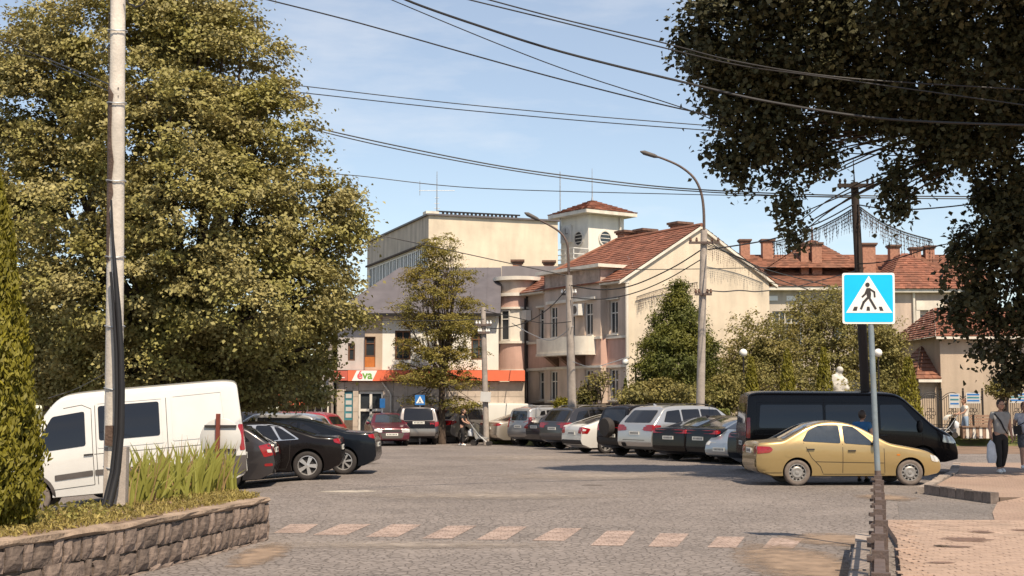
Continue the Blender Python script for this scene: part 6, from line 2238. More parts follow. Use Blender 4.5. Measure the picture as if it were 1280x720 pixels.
tiles(mb, (wg0 - .4, 3, zW + .2), (wg0 - .4, -4.5, zW + .2), (mxw - .2, 0, za), (mxw - .2, 3, za), 16, 22, .045)
tiles(mb, (wg1 + .4, -4.5, zW + .2), (wg1 + .4, 3, zW + .2), (mxw + .2, 3, za), (mxw + .2, 0, za), 16, 22, .045)
mb.build('roof_tiles', M_TILE, rb)['kind'] = 'stuff'
aw = MB()
aw.box(-.4, .4, -.3, 0, 0, .6)
awo = aw.build('air_conditioner', M_ACWHITE, rb, (rx_(1160, 81), -4.1, rz2(434, 81)))
MB().lathe([(.2, 0), (.2, .015)], 16, Mx90).build('fan_grille', M_GREYPLASTIC, awo, (.08, -.3, .3))

# ------------------------------------------------------------------ beige gatehouse on the right
gh = empty('gatehouse', (18.2, 60, 0))
tag(gh, 'plain beige house with small red tiled roofs behind the iron fence', 'house')
def hx(px, D=60): return (px - 640) / FPX * D - 18.2
def hz(py, D=60): return CAM_H + (505 - py) * D / FPX
h0, h1 = hx(1175), hx(1330)
mb = MB()
mb.add([(h0, 0, 0), (h1, 0, 0), (h1, 0, hz(420)), (hx(1226), 0, hz(420)), (h0, 0, hz(420))], [(0, 1, 2, 3, 4)])
mb.add([(h0, 0, 0), (h0, 7, 0), (h0, 7, hz(420)), (h0, 0, hz(420))], [(3, 2, 1, 0)])
mb.build('wall', M_BEIGEWALL, gh)
mb = MB()
mb.add([(hx(1148), .3, 0), (h0, .3, 0), (h0, .3, hz(474)), (hx(1148), .3, hz(474))], [(0, 1, 2, 3)])
mb.add([(hx(1148), .3, 0), (hx(1148), 5, 0), (hx(1148), 5, hz(474)), (hx(1148), .3, hz(474))], [(3, 2, 1, 0)])
mb.build('lean_to_wall', M_BEIGEWALL, gh)
mb = MB()
tiles(mb, (hx(1143), -.1, hz(474)), (h0 - .01, -.1, hz(474)), (h0 - .01, 2.6, hz(430)), (h0 - .06, 2.6, hz(430)), 9, 6, .05)
tiles(mb, (hx(1143), 5, hz(474)), (hx(1143), -.1, hz(474)), (h0 - .06, 2.6, hz(430)), (h0 - .06, 2.61, hz(430)), 9, 10, .05)
mb.build('lean_to_roof_tiles', M_TILE2, gh)['kind'] = 'stuff'
MB().box(hx(1146), h0 - .003, -.16, -.06, hz(478), hz(474.5)).build('fascia', M_TRIM, gh)
mb = MB()
tiles(mb, (h0 - .3, -.4, hz(421)), (h1, -.4, hz(421)), (h1, 3.6, hz(378)), (h0 + .9, 3.6, hz(378)), 13, 30, .05)
tiles(mb, (h0 - .3, 7.4, hz(421)), (h0 - .3, -.4, hz(421)), (h0 + .9, 3.6, hz(378)), (h0 + .9, 3.61, hz(378)), 13, 20, .05)
mb.build('roof_tiles', M_TILE, gh)['kind'] = 'stuff'
MB().box(h0 - .28, h1, -.42, -.34, hz(424.5), hz(421.5)).build('fascia', M_TRIM, gh)

# wrought iron fence with arched panels
FD = 58.6
fence = empty('iron_fence', (17.0, FD, .36))
tag(fence, 'black wrought iron fence of arched panels in front of the beige house', 'fence')
def fx(px): return (px - 640) / FPX * FD - 17.0
def fz(py): return CAM_H + (505 - py) * FD / FPX - .36
edges = [1147.5, 1174.5, 1202, 1226]
panels = [(1147.5, 1174.5), (1174.5, 1202), (1202, 1226), (1257, 1283), (1283, 1310)]
for a in sorted(set([p for q in panels for p in q])):
    mb = MB()
    mb.box(-.035, .035, -.035, .035, 0, fz(488))
    mb.ball((0, 0, fz(486.5)), .05, 8)
    mb.build('post', M_BLACKIRON, fence, (fx(a), 0, 0))
for a, b in panels:
    x0, x1 = fx(a) + .04, fx(b) - .04
    zb_, zs_, ztop = .42, fz(497), fz(490.5)
    mid = (x0 + x1) / 2
    mb = MB()
    for off in (0, -.10):
        mb.tube([(x0 + (x1 - x0) * k / 12, 0, zs_ + off + (ztop - zs_) * math.sin(math.pi * k / 12)) for k in range(13)], .018, 5)
    mb.build('arch', M_BLACKIRON, fence)
    for z in (zb_, zb_ + .12):
        MB().box(x0, x1, -.012, .012, z, z + .03).build('rail', M_BLACKIRON, fence)
    nb = 9
    for k in range(1, nb):
        x = x0 + (x1 - x0) * k / nb
        zt = zs_ - .1 + (ztop - zs_) * math.sin(math.pi * k / nb)
        MB().box(x - .01, x + .01, -.008, .008, zb_ + .03, zt).build('bar', M_BLACKIRON, fence)
    sc = MB()
    cz = zb_ + .62
    for q in range(6):
        a6 = math.pi * q / 3
        sc.tube([(mid + .13 * math.cos(a6) + .09 * math.cos(t6), -.02, cz + .16 * math.sin(a6) + .09 * math.sin(t6)) for t6 in [a6 + 2 * math.pi * w / 8 for w in range(9)]], .012, 4)
    sc.build('scroll', M_BLACKIRON, fence)
pw = MB()
pw.box(fx(1147), fx(1228), -.15, .15, -.2, .40)
pw.box(fx(1256), fx(1312), -.15, .15, -.2, .40)
pw.build('plinth', M_GREYWALL, fence)
for px, py, w, h in ((1190.5, 501, .46, .62), (1214, 497.5, .62, .46), (1269, 497, .70, .46)):
    po = MB()
    po.box(-w / 2, w / 2, -.01, .01, -h / 2, h / 2)
    o = po.build('notice_board', M_SIGNBACK, None, Vector((17.0 + fx(px), FD - .06, fz(py) + .36)))  # board colour greyed to carry the shade the notices hang in
    tag(o, {1190.5: 'pale notice in the middle arched fence panel', 1214: 'white and blue notice on the fence panel right of the stroller woman', 1269: 'white and blue notice on the fence behind the walking couple'}[px], 'notice')
    for k in range(3):
        MB().box(-w / 2 + .05, w / 2 - .05, -.016, -.0105, h / 2 - .12 - k * h * .28, h / 2 - .05 - k * h * .28).build('printed_band', M_SIGNBLUE2 if k != 1 else M_TEAL, o)

# bench and striped planter box by the fence
bn = empty('park_bench', P(1236, 540, 57.9))
bn.location.z = .36
tag(bn, 'slatted wooden bench on the lawn in front of the fence', 'bench')
for k in range(4): MB().box(-.75, .75, .02, .06, .5 + k * .13, .60 + k * .13).build('back_slat', M_WOODSLAT, bn, rot=(-.12, 0, 0))
for k in range(3): MB().box(-.75, .75, -.42 + k * .14, -.30 + k * .14, .42, .46).build('seat_slat', M_WOODSLAT, bn)
for x in (-.6, .6):
    MB().box(x - .03, x + .03, -.42, -.36, 0, .42).build('leg', M_BLACKIRON, bn)
    MB().box(x - .03, x + .03, .06, .12, 0, 1.0).build('leg', M_BLACKIRON, bn)
bx2 = empty('slatted_box', P(1220, 540, 57.6))
bx2.location.z = .36
tag(bx2, 'box with upright red brown and cream boards beside the bench', 'planter box')
for k in range(9):
    MB().box(-.62 + k * .14, -.50 + k * .14, -.2, .2, 0, .46).build('board', (M_WOODSLAT, M_TRIM)[k % 2], bx2)
MB().box(-.65, .68, -.25, .25, .464, .52).build('lid', M_WOODSLAT, bx2)

# ------------------------------------------------------------------ trees
def lobe(px, py, D, w, h, d=None):
    """lobe centred at pixel (px,py), depth D; w,h half sizes in pixels"""
    c = P(px, py, D)
    s = FPX / D
    return (c.x, c.y, c.z, w / s, (d or w) / s, h / s)
def rel(lobes, base): return [(l[0] - base[0], l[1] - base[1], l[2] - base[2], *l[3:]) for l in lobes]

# big lime tree on the left
lb = Vector((-9.6, 38.5, -.4))
LT = [lobe(150, 70, 38.5, 120, 90), lobe(270, 90, 38, 95, 80), lobe(60, 130, 38, 85, 85), lobe(330, 160, 37.5, 70, 70), lobe(210, 180, 36.5, 120, 90), lobe(90, 260, 37, 110, 80),
      lobe(260, 270, 36, 130, 90), lobe(385, 275, 37.5, 70, 70), lobe(430, 280, 38, 28, 38), lobe(160, 360, 36.5, 130, 80), lobe(310, 370, 36, 120, 70), lobe(388, 368, 37.5, 62, 55), lobe(446, 400, 38, 18, 13),
      lobe(60, 400, 38, 90, 80), lobe(200, 440, 37.5, 120, 56), lobe(316, 440, 37.5, 82, 48), lobe(392, 440, 38.5, 32, 32), lobe(30, 60, 39, 40, 55), lobe(230, 20, 38.5, 95, 50), lobe(35, 200, 38.5, 65, 75), lobe(10, 320, 38.5, 60, 80), lobe(110, 478, 39.5, 90, 30), lobe(340, 486, 40.5, 70, 22), lobe(250, 480, 40, 80, 24)]
tree('lime_tree', 'huge leafy lime tree with olive crown towering over the white van', 'tree', lb, 13, .42, 2.6, rel(LT, lb), 2250, 130, .46, .118, M_LINDEN, hollow=.62, aspect=.7, flat=.42, up=.8)

# dark overhanging tree on the right
rbse = Vector((13.9, 33.0, 0))
RT = [lobe(985, -40, 31, 100, 80), lobe(895, 35, 31.5, 58, 52), lobe(870, 60, 32, 34, 34), lobe(1000, 60, 32, 95, 62), lobe(925, 110, 32.5, 52, 44), lobe(1110, 20, 31, 110, 90), lobe(1230, 30, 30, 80, 90), lobe(1045, 125, 33, 84, 40),
      lobe(965, 160, 33, 52, 38), lobe(908, 190, 33.5, 24, 34), lobe(944, 205, 33.5, 18, 34), lobe(985, 225, 33.5, 24, 36), lobe(990, 285, 33.5, 10, 34), lobe(1020, 190, 33.5, 26, 28), lobe(1145, 130, 32.5, 80, 42), lobe(1118, 215, 33, 22, 36), lobe(1122, 250, 33, 13, 16), lobe(1225, 150, 32, 66, 60),
      lobe(1172, 200, 33, 24, 50), lobe(1250, 250, 33, 42, 56), lobe(1215, 330, 33.5, 34, 50), lobe(1262, 350, 33.5, 34, 66), lobe(1198, 388, 34, 16, 34), lobe(1245, 415, 34, 26, 40), lobe(1270, 455, 34, 24, 26), lobe(1300, 200, 32, 70, 150), lobe(1335, 380, 33, 55, 80),
      lobe(1260, -110, 27, 150, 100), lobe(1400, 60, 29, 120, 150)]
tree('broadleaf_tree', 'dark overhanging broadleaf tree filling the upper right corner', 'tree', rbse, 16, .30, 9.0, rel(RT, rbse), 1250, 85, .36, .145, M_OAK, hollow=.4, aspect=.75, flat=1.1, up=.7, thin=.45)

# feathery tree in front of the shop
fb = Vector(((553 - 640) / FPX * 61.5, 61.5, 0))
FT = []
for px, py, w, h in ((548, 312, 34, 26), (535, 350, 50, 30), (560, 400, 58, 34), (545, 450, 60, 34), (548, 318, 30, 20), (520, 345, 30, 18), (575, 345, 34, 18), (545, 370, 48, 16), (500, 385, 28, 10), (595, 378, 24, 12), (530, 400, 50, 11), (580, 408, 36, 11), (505, 430, 34, 11), (550, 440, 42, 10), (592, 440, 28, 9),
                     (515, 470, 36, 10), (560, 476, 44, 10), (600, 478, 20, 9), (525, 500, 30, 9), (575, 505, 34, 9), (500, 456, 12, 6)):
    FT.append(lobe(550 + (px - 550) * .88, py, 61.5, w * .84, h))
tree('feathery_tree', 'slender feathery tree in airy tiers standing before the shop', 'tree', fb, 9.6, .15, 3.2, rel(FT, fb), 820, 40, .30, .12, M_ROWAN, hollow=.3, aspect=.36, flat=.35, up=1.0, extra=1, thin=.6)
mb = MB()
for k in range(9):
    x = random.uniform(-.55, .55)
    limb(mb, (x * .2, 0, 2.6), (x * 1.8, random.uniform(-.5, .5), random.uniform(6.5, 9.2)), .07, .015, .05, 6)
mb.build('branch', M_BARK, [o for o in COL.objects if o.get('label', '').startswith('slender feathery')][0])

# conifer before the gable
cfb = Vector(((846 - 640) / FPX * 56.5, 56.5, .2))
CF = [lobe(849, 362, 56.5, 9, 14), lobe(846, 382, 56.5, 17, 16), lobe(838, 404, 56.5, 24, 18), lobe(860, 400, 56.2, 22, 18), lobe(850, 425, 56, 38, 20), lobe(826, 432, 56.3, 26, 18), lobe(872, 436, 56.2, 26, 20), lobe(846, 458, 55.8, 46, 22), lobe(815, 466, 56.2, 22, 18), lobe(884, 470, 56.4, 22, 20), lobe(850, 490, 55.8, 50, 18)]
tree('conifer', 'broad dark green conifer in front of the cream gable wall', 'conifer tree', cfb, 6.7, .16, 1.2, rel(CF, cfb), 1100, 60, .30, .12, M_SPRUCE, hollow=.5, aspect=.4, flat=.6, up=.5, thin=.4)
# bushes and garden trees
def bush(label, px, py, w, h, D, n, per=44, leaf=None, size=.13, cat='bush', name='bush', cr=.3, fork=None):
    b = P(px, 505, D)
    b.z = .2
    s = FPX / D
    l = lobe(px, py, D, w, h)
    ls = [l]
    for k in range(5):
        ls.append(lobe(px + random.uniform(-.6, .6) * w, py + random.uniform(-.5, .5) * h, D + random.uniform(-.3, .3) * w / s, w * .55, h * .5))
    return tree(name, label, cat, b, 3, .07 if h < 50 else .12, max(.25, (l[2] - b.z) * .4), rel(ls, b), n, per, cr, size, leaf or M_BUSH, hollow=.4, extra=0)
bush('leafy green tree behind the globe lamp, tallest in the garden', 1040, 420, 78, 66, 61, 430, size=.125, cr=.40, name='garden_tree', cat='tree')
bush('bushy tree with open crown against the cream gable corner', 950, 440, 52, 52, 60, 270, size=.12, cr=.36, name='garden_tree', cat='tree')
bush('loose leafy tree left of the black minibus', 925, 480, 30, 34, 59, 180, size=.12, name='garden_tree', cat='tree')
bush('leafy tree right of the dark wooden pole', 1105, 450, 30, 60, 60, 220, size=.12, name='garden_tree', cat='tree')
bush('dense shrubs along the garden behind the minibus roof', 1010, 485, 110, 34, 58.5, 260, size=.12)
bush('light green shrub at the foot of the broad conifer', 840, 492, 60, 18, 54.5, 260, size=.13)
bush('rounded shrub between the lamp post and the cream wall', 900, 492, 26, 22, 55.5, 150, size=.13)
bush('small yellow green bush in front of the pink house plinth', 703, 505, 8, 8, 57, 60, size=.09, cr=.16, leaf=M_THUJA)
bush('young thin tree with pale leaves before the pink house', 748, 478, 17, 19, 57.2, 46, 16, size=.11, cr=.22, name='young_tree', cat='tree')
bush('green shrub below the young thin tree', 735, 495, 12, 14, 57.4, 80, size=.10, cr=.2)
bush('pale shrub leaning against the fence at the right edge', 1255, 486, 18, 12, 55.5, 60, size=.12, cr=.25)
for lab, px, D, h, r in (('thin pointed thuja nearest the cream wall', 782, 56.2, 1.55, .28), ('pointed thuja in the pair left of the broad conifer', 798, 56.0, 1.6, .34)):
    b = P(px, 505, D); b.z = .9
    thuja('thuja', lab, b, h + .4, r, 1500, .13, M_SPRUCE, 'pointed thujas in the garden')
for lab, px, yt, D, r in (('slim thuja column, leftmost of the three before the bushes', 940, 446, 54.8, .42), ('slim thuja column in the middle of the three before the bushes', 985, 436, 54.8, .45),
                          ('slim thuja column beside the white statue', 1031, 434, 55.2, .48), ('thick yellow green thuja at the end of the iron fence', 1136, 446, 55, .62)):
    b = P(px, 505, D); b.z = .2
    thuja('thuja', lab, b, P(px, yt, D).z - .2, r, 2600, .16, M_THUJA, 'slim thujas in the garden', sharp=.55)
thuja('thuja', 'tall yellow green thuja at the left edge of the planter', Vector((-5.42, 13.9, .45)), 4.15, .66, 60000, .075, M_THUJA, sharp=.78)
# clipped hedge behind the parked cars
n = 5200
hx0, hx1 = P(770, 505, 53.8).x, P(912, 505, 53.8).x
C = np.stack([hx0 + (hx1 - hx0) * RNG.random(n), 53.8 + RNG.random(n) * .7, .15 + 1.45 * RNG.random(n) ** .6], 1)
hd_ = empty('hedge', (0, 0, 0))
tag(hd_, 'low dark hedge behind the row of parked black cars', 'hedge')
ho = link('foliage', leaf_mesh('foliage', C, RNG.normal(size=C.shape) + np.array([0, -.6, .6]), .10 + .08 * RNG.random(n), .6, M_SPRUCE), hd_)
ho['kind'] = 'stuff'
# lawn grass in front of fence
n = 5000
C = np.stack([RNG.uniform(14, 26, n), RNG.uniform(57.6, 58.3, n), np.full(n, .40)], 1)
go = link('grass', leaf_mesh('grass', C, RNG.normal(size=C.shape), .10 + .14 * RNG.random(n), .2, leafmat('lawn_grass', (0.14, 0.15, 0.03)), .05, RNG.normal(size=C.shape) * .5 + np.array([0, 0, 1.0])))
tag(go, 'bright grass along the foot of the fence', 'grass', kind='stuff')

# trees far behind, left and right of the square
for lab, px, D, hh, ww in (('distant tree behind the lime tree, left of the kiosk', 300, 78, 7.5, 4.2), ('distant tree behind the white van cab', 60, 74, 8.5, 4.6), ('distant tree beyond the lime tree trunk', 180, 82, 8.0, 4.8),
                           ('distant tree left of the picture edge', -90, 70, 9, 5), ('distant tree between the lime tree and the shop', 385, 88, 10.5, 4.6), ('distant tree right of the gatehouse', 1370, 72, 10, 5)):
    b = Vector(((px - 640) / FPX * D, D, 0))
    ls = [(0, 0, hh * .55, ww * .8, ww * .8, hh * .38)] + [(random.uniform(-.6, .6) * ww, random.uniform(-.5, .5) * ww, hh * random.uniform(.25, .8), ww * .5, ww * .5, hh * .2) for _ in range(7)]
    tree('distant_tree', lab, 'tree', b, hh, .25, hh * .2, ls, 420, 24, .6, .28, M_BUSH, 'trees far behind the square', hollow=.4)

# ------------------------------------------------------------------ statue
sb_ = P(1047, 505, 55.8)
sb_.z = .3
stt = empty('statue', sb_)
tag(stt, 'white stone bust of a mother and child on a pedestal before the thujas', 'statue')
z_ = lambda py: P(1047, py, 55.8).z - .3
MB().lathe([(.34, 0), (.34, .2), (.24, .3), (.22, z_(492) - .3), (.30, z_(492)), (.30, z_(488))], 12).build('pedestal', M_STATUE, stt, smooth=40)
def metaform(name, m, balls, parent, res=.05):
    md = bpy.data.metaballs.new(name)
    md.resolution = md.render_resolution = res
    md.threshold = .5
    for (x, y, z, r) in balls:
        e = md.elements.new()
        e.co = (x, y, z)
        e.radius = r
    o = bpy.data.objects.new(name, md)
    COL.objects.link(o)
    bpy.context.view_layer.update()
    me = bpy.data.meshes.new_from_object(o.evaluated_get(bpy.context.evaluated_depsgraph_get()))
    bpy.data.objects.remove(o)
    bpy.data.metaballs.remove(md)
    me.materials.clear()
    me.materials.append(m)
    me.polygons.foreach_set('use_smooth', [True] * len(me.polygons))
    return link(name, me, parent)
zb0 = z_(489)
metaform('figures', M_STATUE, [(0, 0, zb0 + .12, .42), (-.18, -.05, zb0 + .30, .34), (.12, 0, zb0 + .40, .40), (-.36, -.05, zb0 + .22, .26), (-.46, -.1, zb0 + .05, .2), (.30, 0, zb0 + .35, .26), (.36, -.05, zb0 + .12, .22), (.06, -.02, zb0 + .70, .22), (.10, -.04, zb0 + .88, .22),
         (.12, -.12, zb0 + .86, .18), (-.14, -.12, zb0 + .56, .22), (-.24, -.14, zb0 + .42, .2)], stt, .06)

# ------------------------------------------------------------------ people
M_SKIN = mat('skin', (0.42, 0.24, 0.165), rough=0.6, var=0.06)
M_HAIRB = mat('brown_hair', (0.035, 0.02, 0.013), rough=0.6, var=0.2, scale=20)
M_HAIRR = mat('auburn_hair', (0.11, 0.045, 0.022), rough=0.6, var=0.2, scale=20)
M_GREYT = mat('grey_tshirt', (0.28, 0.27, 0.255), rough=0.9, var=0.12, scale=8, bump=.3, bscale=14)
M_BLACKCL = mat('black_cloth', (0.016, 0.014, 0.014), rough=0.85, var=0.2, scale=8, bump=.3, bscale=14)
M_TIEDYE = mat('white_blue_tshirt', (0.52, 0.52, 0.55), rough=0.9, var=0.1, scale=6, dirt=(0.15, 0.18, 0.32), dirt_amt=.8, dirt_scale=5)
M_SHORTS = mat('patterned_shorts', (0.09, 0.09, 0.10), rough=0.9, var=0.5, scale=18)
M_WHITECL = mat('white_top', (0.70, 0.67, 0.60), rough=0.9, var=0.06)
M_JEANS = mat('light_jeans', (0.22, 0.30, 0.40), rough=0.9, var=0.15, scale=7)
M_BLUECL = mat('blue_shirt', (0.02, 0.095, 0.21), rough=0.85, var=0.15, scale=6)
M_EYE = mat('eye_dark', (0.02, 0.015, 0.012), rough=0.4, var=0)
M_LIP = mat('lip', (0.32, 0.12, 0.09), rough=0.6, var=0)
M_BAG = mat('pale_bag', (0.55, 0.57, 0.60), rough=0.5, var=0.15, scale=7)

def skin_mesh(verts, edges, radii, m, root=0, sub=2, name='body'):
    me = bpy.data.meshes.new(name)
    me.from_pydata([tuple(v) for v in verts], edges, [])
    o = bpy.data.objects.new(name, me)
    COL.objects.link(o)
    sk = o.modifiers.new('s', 'SKIN')
    sk.use_smooth_shade = True
    for i, r in enumerate(radii):
        rr_ = r if isinstance(r, tuple) else (r, r)
        me.skin_vertices[0].data[i].radius = rr_
        me.skin_vertices[0].data[i].use_root = (i == root)
    sd = o.modifiers.new('d', 'SUBSURF')
    sd.levels = sd.render_levels = sub
    bpy.context.view_layer.update()
    out = bpy.data.meshes.new_from_object(o.evaluated_get(bpy.context.evaluated_depsgraph_get()))
    bpy.data.objects.remove(o)
    out.materials.clear()
    out.materials.append(m)
    out.polygons.foreach_set('use_smooth', [True] * len(out.polygons))
    return out

def person(label, loc, heading, H, J, shirt, trousers, hair, shoes, long_hair=False, shorts=False, sleeve=.45, build=1.0, heads=(0, 0), legs=True):
    """J: joints as fractions of H, x right, y back (faces -y), in a dict"""
    root = empty('person', loc, heading)
    tag(root, label, 'person')
    V = {k: Vector(v) * H for k, v in J.items()}
    b = build
    names = ['pelvis', 'waist', 'chest', 'neck', 'head0', 'shl', 'ell', 'wrl', 'pal', 'shr', 'elr', 'wrr', 'par', 'hil', 'knl', 'anl', 'tol', 'hir', 'knr', 'anr', 'tor']
    rr = dict(pelvis=.078 * b, waist=.068 * b, chest=.075 * b, neck=.034, head0=.030, shl=.034 * b, ell=.024 * b, wrl=.016, pal=.019, shr=.034 * b, elr=.024 * b, wrr=.016, par=.019, hil=.055 * b, knl=.034 * b, anl=.022, tol=.018, hir=.055 * b, knr=.034 * b, anr=.022, tor=.018)
    E = [('pelvis', 'waist'), ('waist', 'chest'), ('chest', 'neck'), ('neck', 'head0'), ('chest', 'shl'), ('shl', 'ell'), ('ell', 'wrl'), ('wrl', 'pal'), ('chest', 'shr'), ('shr', 'elr'), ('elr', 'wrr'), ('wrr', 'par'),
         ('pelvis', 'hil'), ('hil', 'knl'), ('knl', 'anl'), ('anl', 'tol'), ('pelvis', 'hir'), ('hir', 'knr'), ('knr', 'anr'), ('anr', 'tor')]
    ix = {n_: i for i, n_ in enumerate(names)}
    me = skin_mesh([V[n_] for n_ in names], [(ix[a], ix[c]) for a, c in E], [rr[n_] * H for n_ in names], M_SKIN)
    # head with face and five fingers per hand, joined into the body mesh
    mb = MB()
    hc = V['head0'] + Vector((heads[0], -.012 * H + heads[1], .062 * H))
    hr = .062 * H
    mb.ball(hc, hr, 16, (.78, .95, 1.12))
    mb.ball(hc + Vector((0, -.35 * hr, -.62 * hr)), hr * .55, 12, (.85, .9, .8))
    mb.ball(hc + Vector((0, -.98 * hr, -.12 * hr)), hr * .16, 8, (.8, 1.1, 1.5))
    for sx in (-1, 1): mb.ball(hc + Vector((sx * .80 * hr, .05 * hr, -.08 * hr)), hr * .2, 8, (.4, .8, 1.2))
    for w_, p_, e_ in (('wrl', 'pal', 'ell'), ('wrr', 'par', 'elr')):
        d = (V[p_] - V[w_]).normalized()
        side = d.cross(Vector((1, 0, 0)))
        side = side.normalized() if side.length > .1 else Vector((0, 1, 0))
        nrm = d.cross(side)
        for k, ln in enumerate((.040, .046, .043, .034)):
            o0 = V[p_] + side * (.012 * H * (k - 1.5) * .75) + d * .006 * H
            mb.tube([o0, o0 + d * ln * .45 * H, o0 + d * ln * .75 * H + nrm * .008 * H, o0 + d * ln * .9 * H + nrm * .018 * H], [.0052 * H, .005 * H, .0046 * H, .0036 * H], 6)
        o0 = V[w_].lerp(V[p_], .4) + side * .014 * H
        mb.tube([o0, o0 + side * .010 * H + d * .018 * H, o0 + side * .012 * H + d * .036 * H], [.0058 * H, .0052 * H, .004 * H], 6)
    mb.cur = 1
    for sx in (-1, 1): mb.ball(hc + Vector((sx * .30 * hr, -.84 * hr, .06 * hr)), hr * .10, 8)
    mb.cur = 2
    mb.ball(hc + Vector((0, -.82 * hr, -.52 * hr)), hr * .15, 8, (1.6, .5, .45))
    hm = mb.mesh('head', [M_SKIN, M_EYE, M_LIP], smooth=60)
    bm = bmesh.new()
    bm.from_mesh(me)
    bm.from_mesh(hm)
    bm.to_mesh(me)
    bm.free()
    me.materials.append(M_EYE)
    me.materials.append(M_LIP)
    link('body', me, root)
    # shirt
    f = sleeve
    sv = [V['pelvis'] - Vector((0, 0, .015 * H)), V['waist'], V['chest'], V['neck'] - Vector((0, 0, .012 * H)), V['shl'], V['shl'].lerp(V['ell'], f * 1.2), V['shr'], V['shr'].lerp(V['elr'], f * 1.2)]
    sr = [.098 * b, .083 * b, .090 * b, .044, .046 * b, .036 * b, .046 * b, .036 * b]
    link('shirt', skin_mesh(sv, [(0, 1), (1, 2), (2, 3), (2, 4), (4, 5), (2, 6), (6, 7)], [r * H for r in sr], shirt, name='shirt'), root)
    q = .55 if shorts else .97
    kl, kr = (V['knl'], V['knr'])
    if shorts:
        tv = [V['waist'] - Vector((0, 0, .02 * H)), V['pelvis'], V['hil'], V['hil'].lerp(kl, .95), V['hir'], V['hir'].lerp(kr, .95)]
        tr = [.080 * b, .086 * b, .064 * b, .052 * b, .064 * b, .052 * b]
        te = [(0, 1), (1, 2), (2, 3), (1, 4), (4, 5)]
    else:
        tv = [V['waist'] - Vector((0, 0, .02 * H)), V['pelvis'], V['hil'], kl, V['knl'].lerp(V['anl'], .93), V['hir'], kr, V['knr'].lerp(V['anr'], .93)]
        tr = [.080 * b, .086 * b, .064 * b, .044 * b, .034 * b, .064 * b, .044 * b, .034 * b]
        te = [(0, 1), (1, 2), (2, 3), (3, 4), (1, 5), (5, 6), (6, 7)]
    link('trousers', skin_mesh(tv, te, [r * H for r in tr], trousers, name='trousers'), root)
    for a, t2 in (('anl', 'tol'), ('anr', 'tor')):
        d = (V[t2] - V[a])
        d.z = 0
        mb = MB()
        p0 = Vector((V[a].x, V[a].y, V[t2].z)) - d * .35
        mb.tube([p0, V[a].lerp(V[t2], .3) - Vector((0, 0, .008 * H)), V[t2] + d * .1, V[t2] + d * .35], [.022 * H, .028 * H, .024 * H, .010 * H], 10)
        mb.build('shoe', shoes, root, smooth=60)
    mb = MB()
    mb.ball(hc + Vector((0, .16 * hr, .16 * hr)), hr * 1.05, 16, (.82, .95, 1.08))
    if long_hair:
        mb.tube([hc + Vector((0, .5 * hr, .3 * hr)), hc + Vector((0, .75 * hr, -.5 * hr)), hc + Vector((0, .7 * hr, -1.5 * hr))], [.7 * hr, .75 * hr, .35 * hr], 10)
    mb.build('hair', hair, root, smooth=60)
    return root, V

WALK = dict(pelvis=(0, 0, .52), waist=(0, -.005, .61), chest=(0, -.005, .72), neck=(0, -.01, .83), head0=(0, -.02, .865), shl=(-.108, 0, .79), ell=(-.145, .02, .635), wrl=(-.150, -.04, .50), pal=(-.150, -.055, .465),
            shr=(.108, 0, .79), elr=(.148, .03, .63), wrr=(.155, -.01, .49), par=(.155, -.02, .455), hil=(-.052, 0, .49), knl=(-.055, -.05, .28), anl=(-.05, -.03, .05), tol=(-.055, -.10, .018),
            hir=(.052, 0, .49), knr=(.055, .01, .28), anr=(.05, .10, .06), tor=(.055, .045, .018))
g1 = G(1252, 591, .115)
pr_, V = person('man in grey t-shirt and black trousers walking with a pale carrier bag', g1, rad(4), 1.80, WALK, M_GREYT, M_BLACKCL, M_HAIRB, M_SIGNWHITE, build=1.12)
bg = MB()
bg.tube([(0, 0, 0), (.0, 0, -.12), (0.01, 0, -.42), (.01, 0, -.56)], [.02, .10, .13, .10], 8)
bo_ = bg.build('carrier_bag', M_BAG, None, g1 + Vector((V['pal'].x - .02, V['pal'].y - .05, V['pal'].z - .03)), smooth=60)
bo_.scale = (1, .45, 1)
tag(bo_, 'pale plastic carrier bag held by the man in grey', 'bag')
st_ = MB()
st_.tube([V['shl'] + Vector((.02, -.09, .03)), V['chest'] + Vector((-.05, -.17, -.05)), V['waist'] + Vector((.02, -.17, -.02)), V['pelvis'] + Vector((.13, -.10, .02))], .018, 6)
st_.build('bag_strap', M_BLACKCL, pr_, smooth=60)
W2 = dict(WALK)
g2 = G(1282, 586, .115)
pr2, V2 = person('person in white and blue tie dye t-shirt and patterned shorts at the right edge', g2, rad(-6), 1.74, W2, M_TIEDYE, M_SHORTS, M_HAIRR, M_SIGNWHITE, shorts=True, build=1.08)
cb_ = MB()
cb_.box(-.09, .09, -.05, .05, -.12, .10)
co_ = cb_.build('crossbody_bag', M_BLACKCL, None, g2 + Vector((-.22, -.12, 1.02)))
tag(co_, 'small black bag hanging at the hip of the person in tie dye', 'bag')
cst = MB()
cst.tube([V2['shr'] + Vector((-.02, -.08, .04)), V2['chest'] + Vector((.02, -.17, -.02)), Vector((-.2, -.16, 1.12))], .014, 6)
cst.build('bag_strap', M_BLACKCL, pr2, smooth=60)
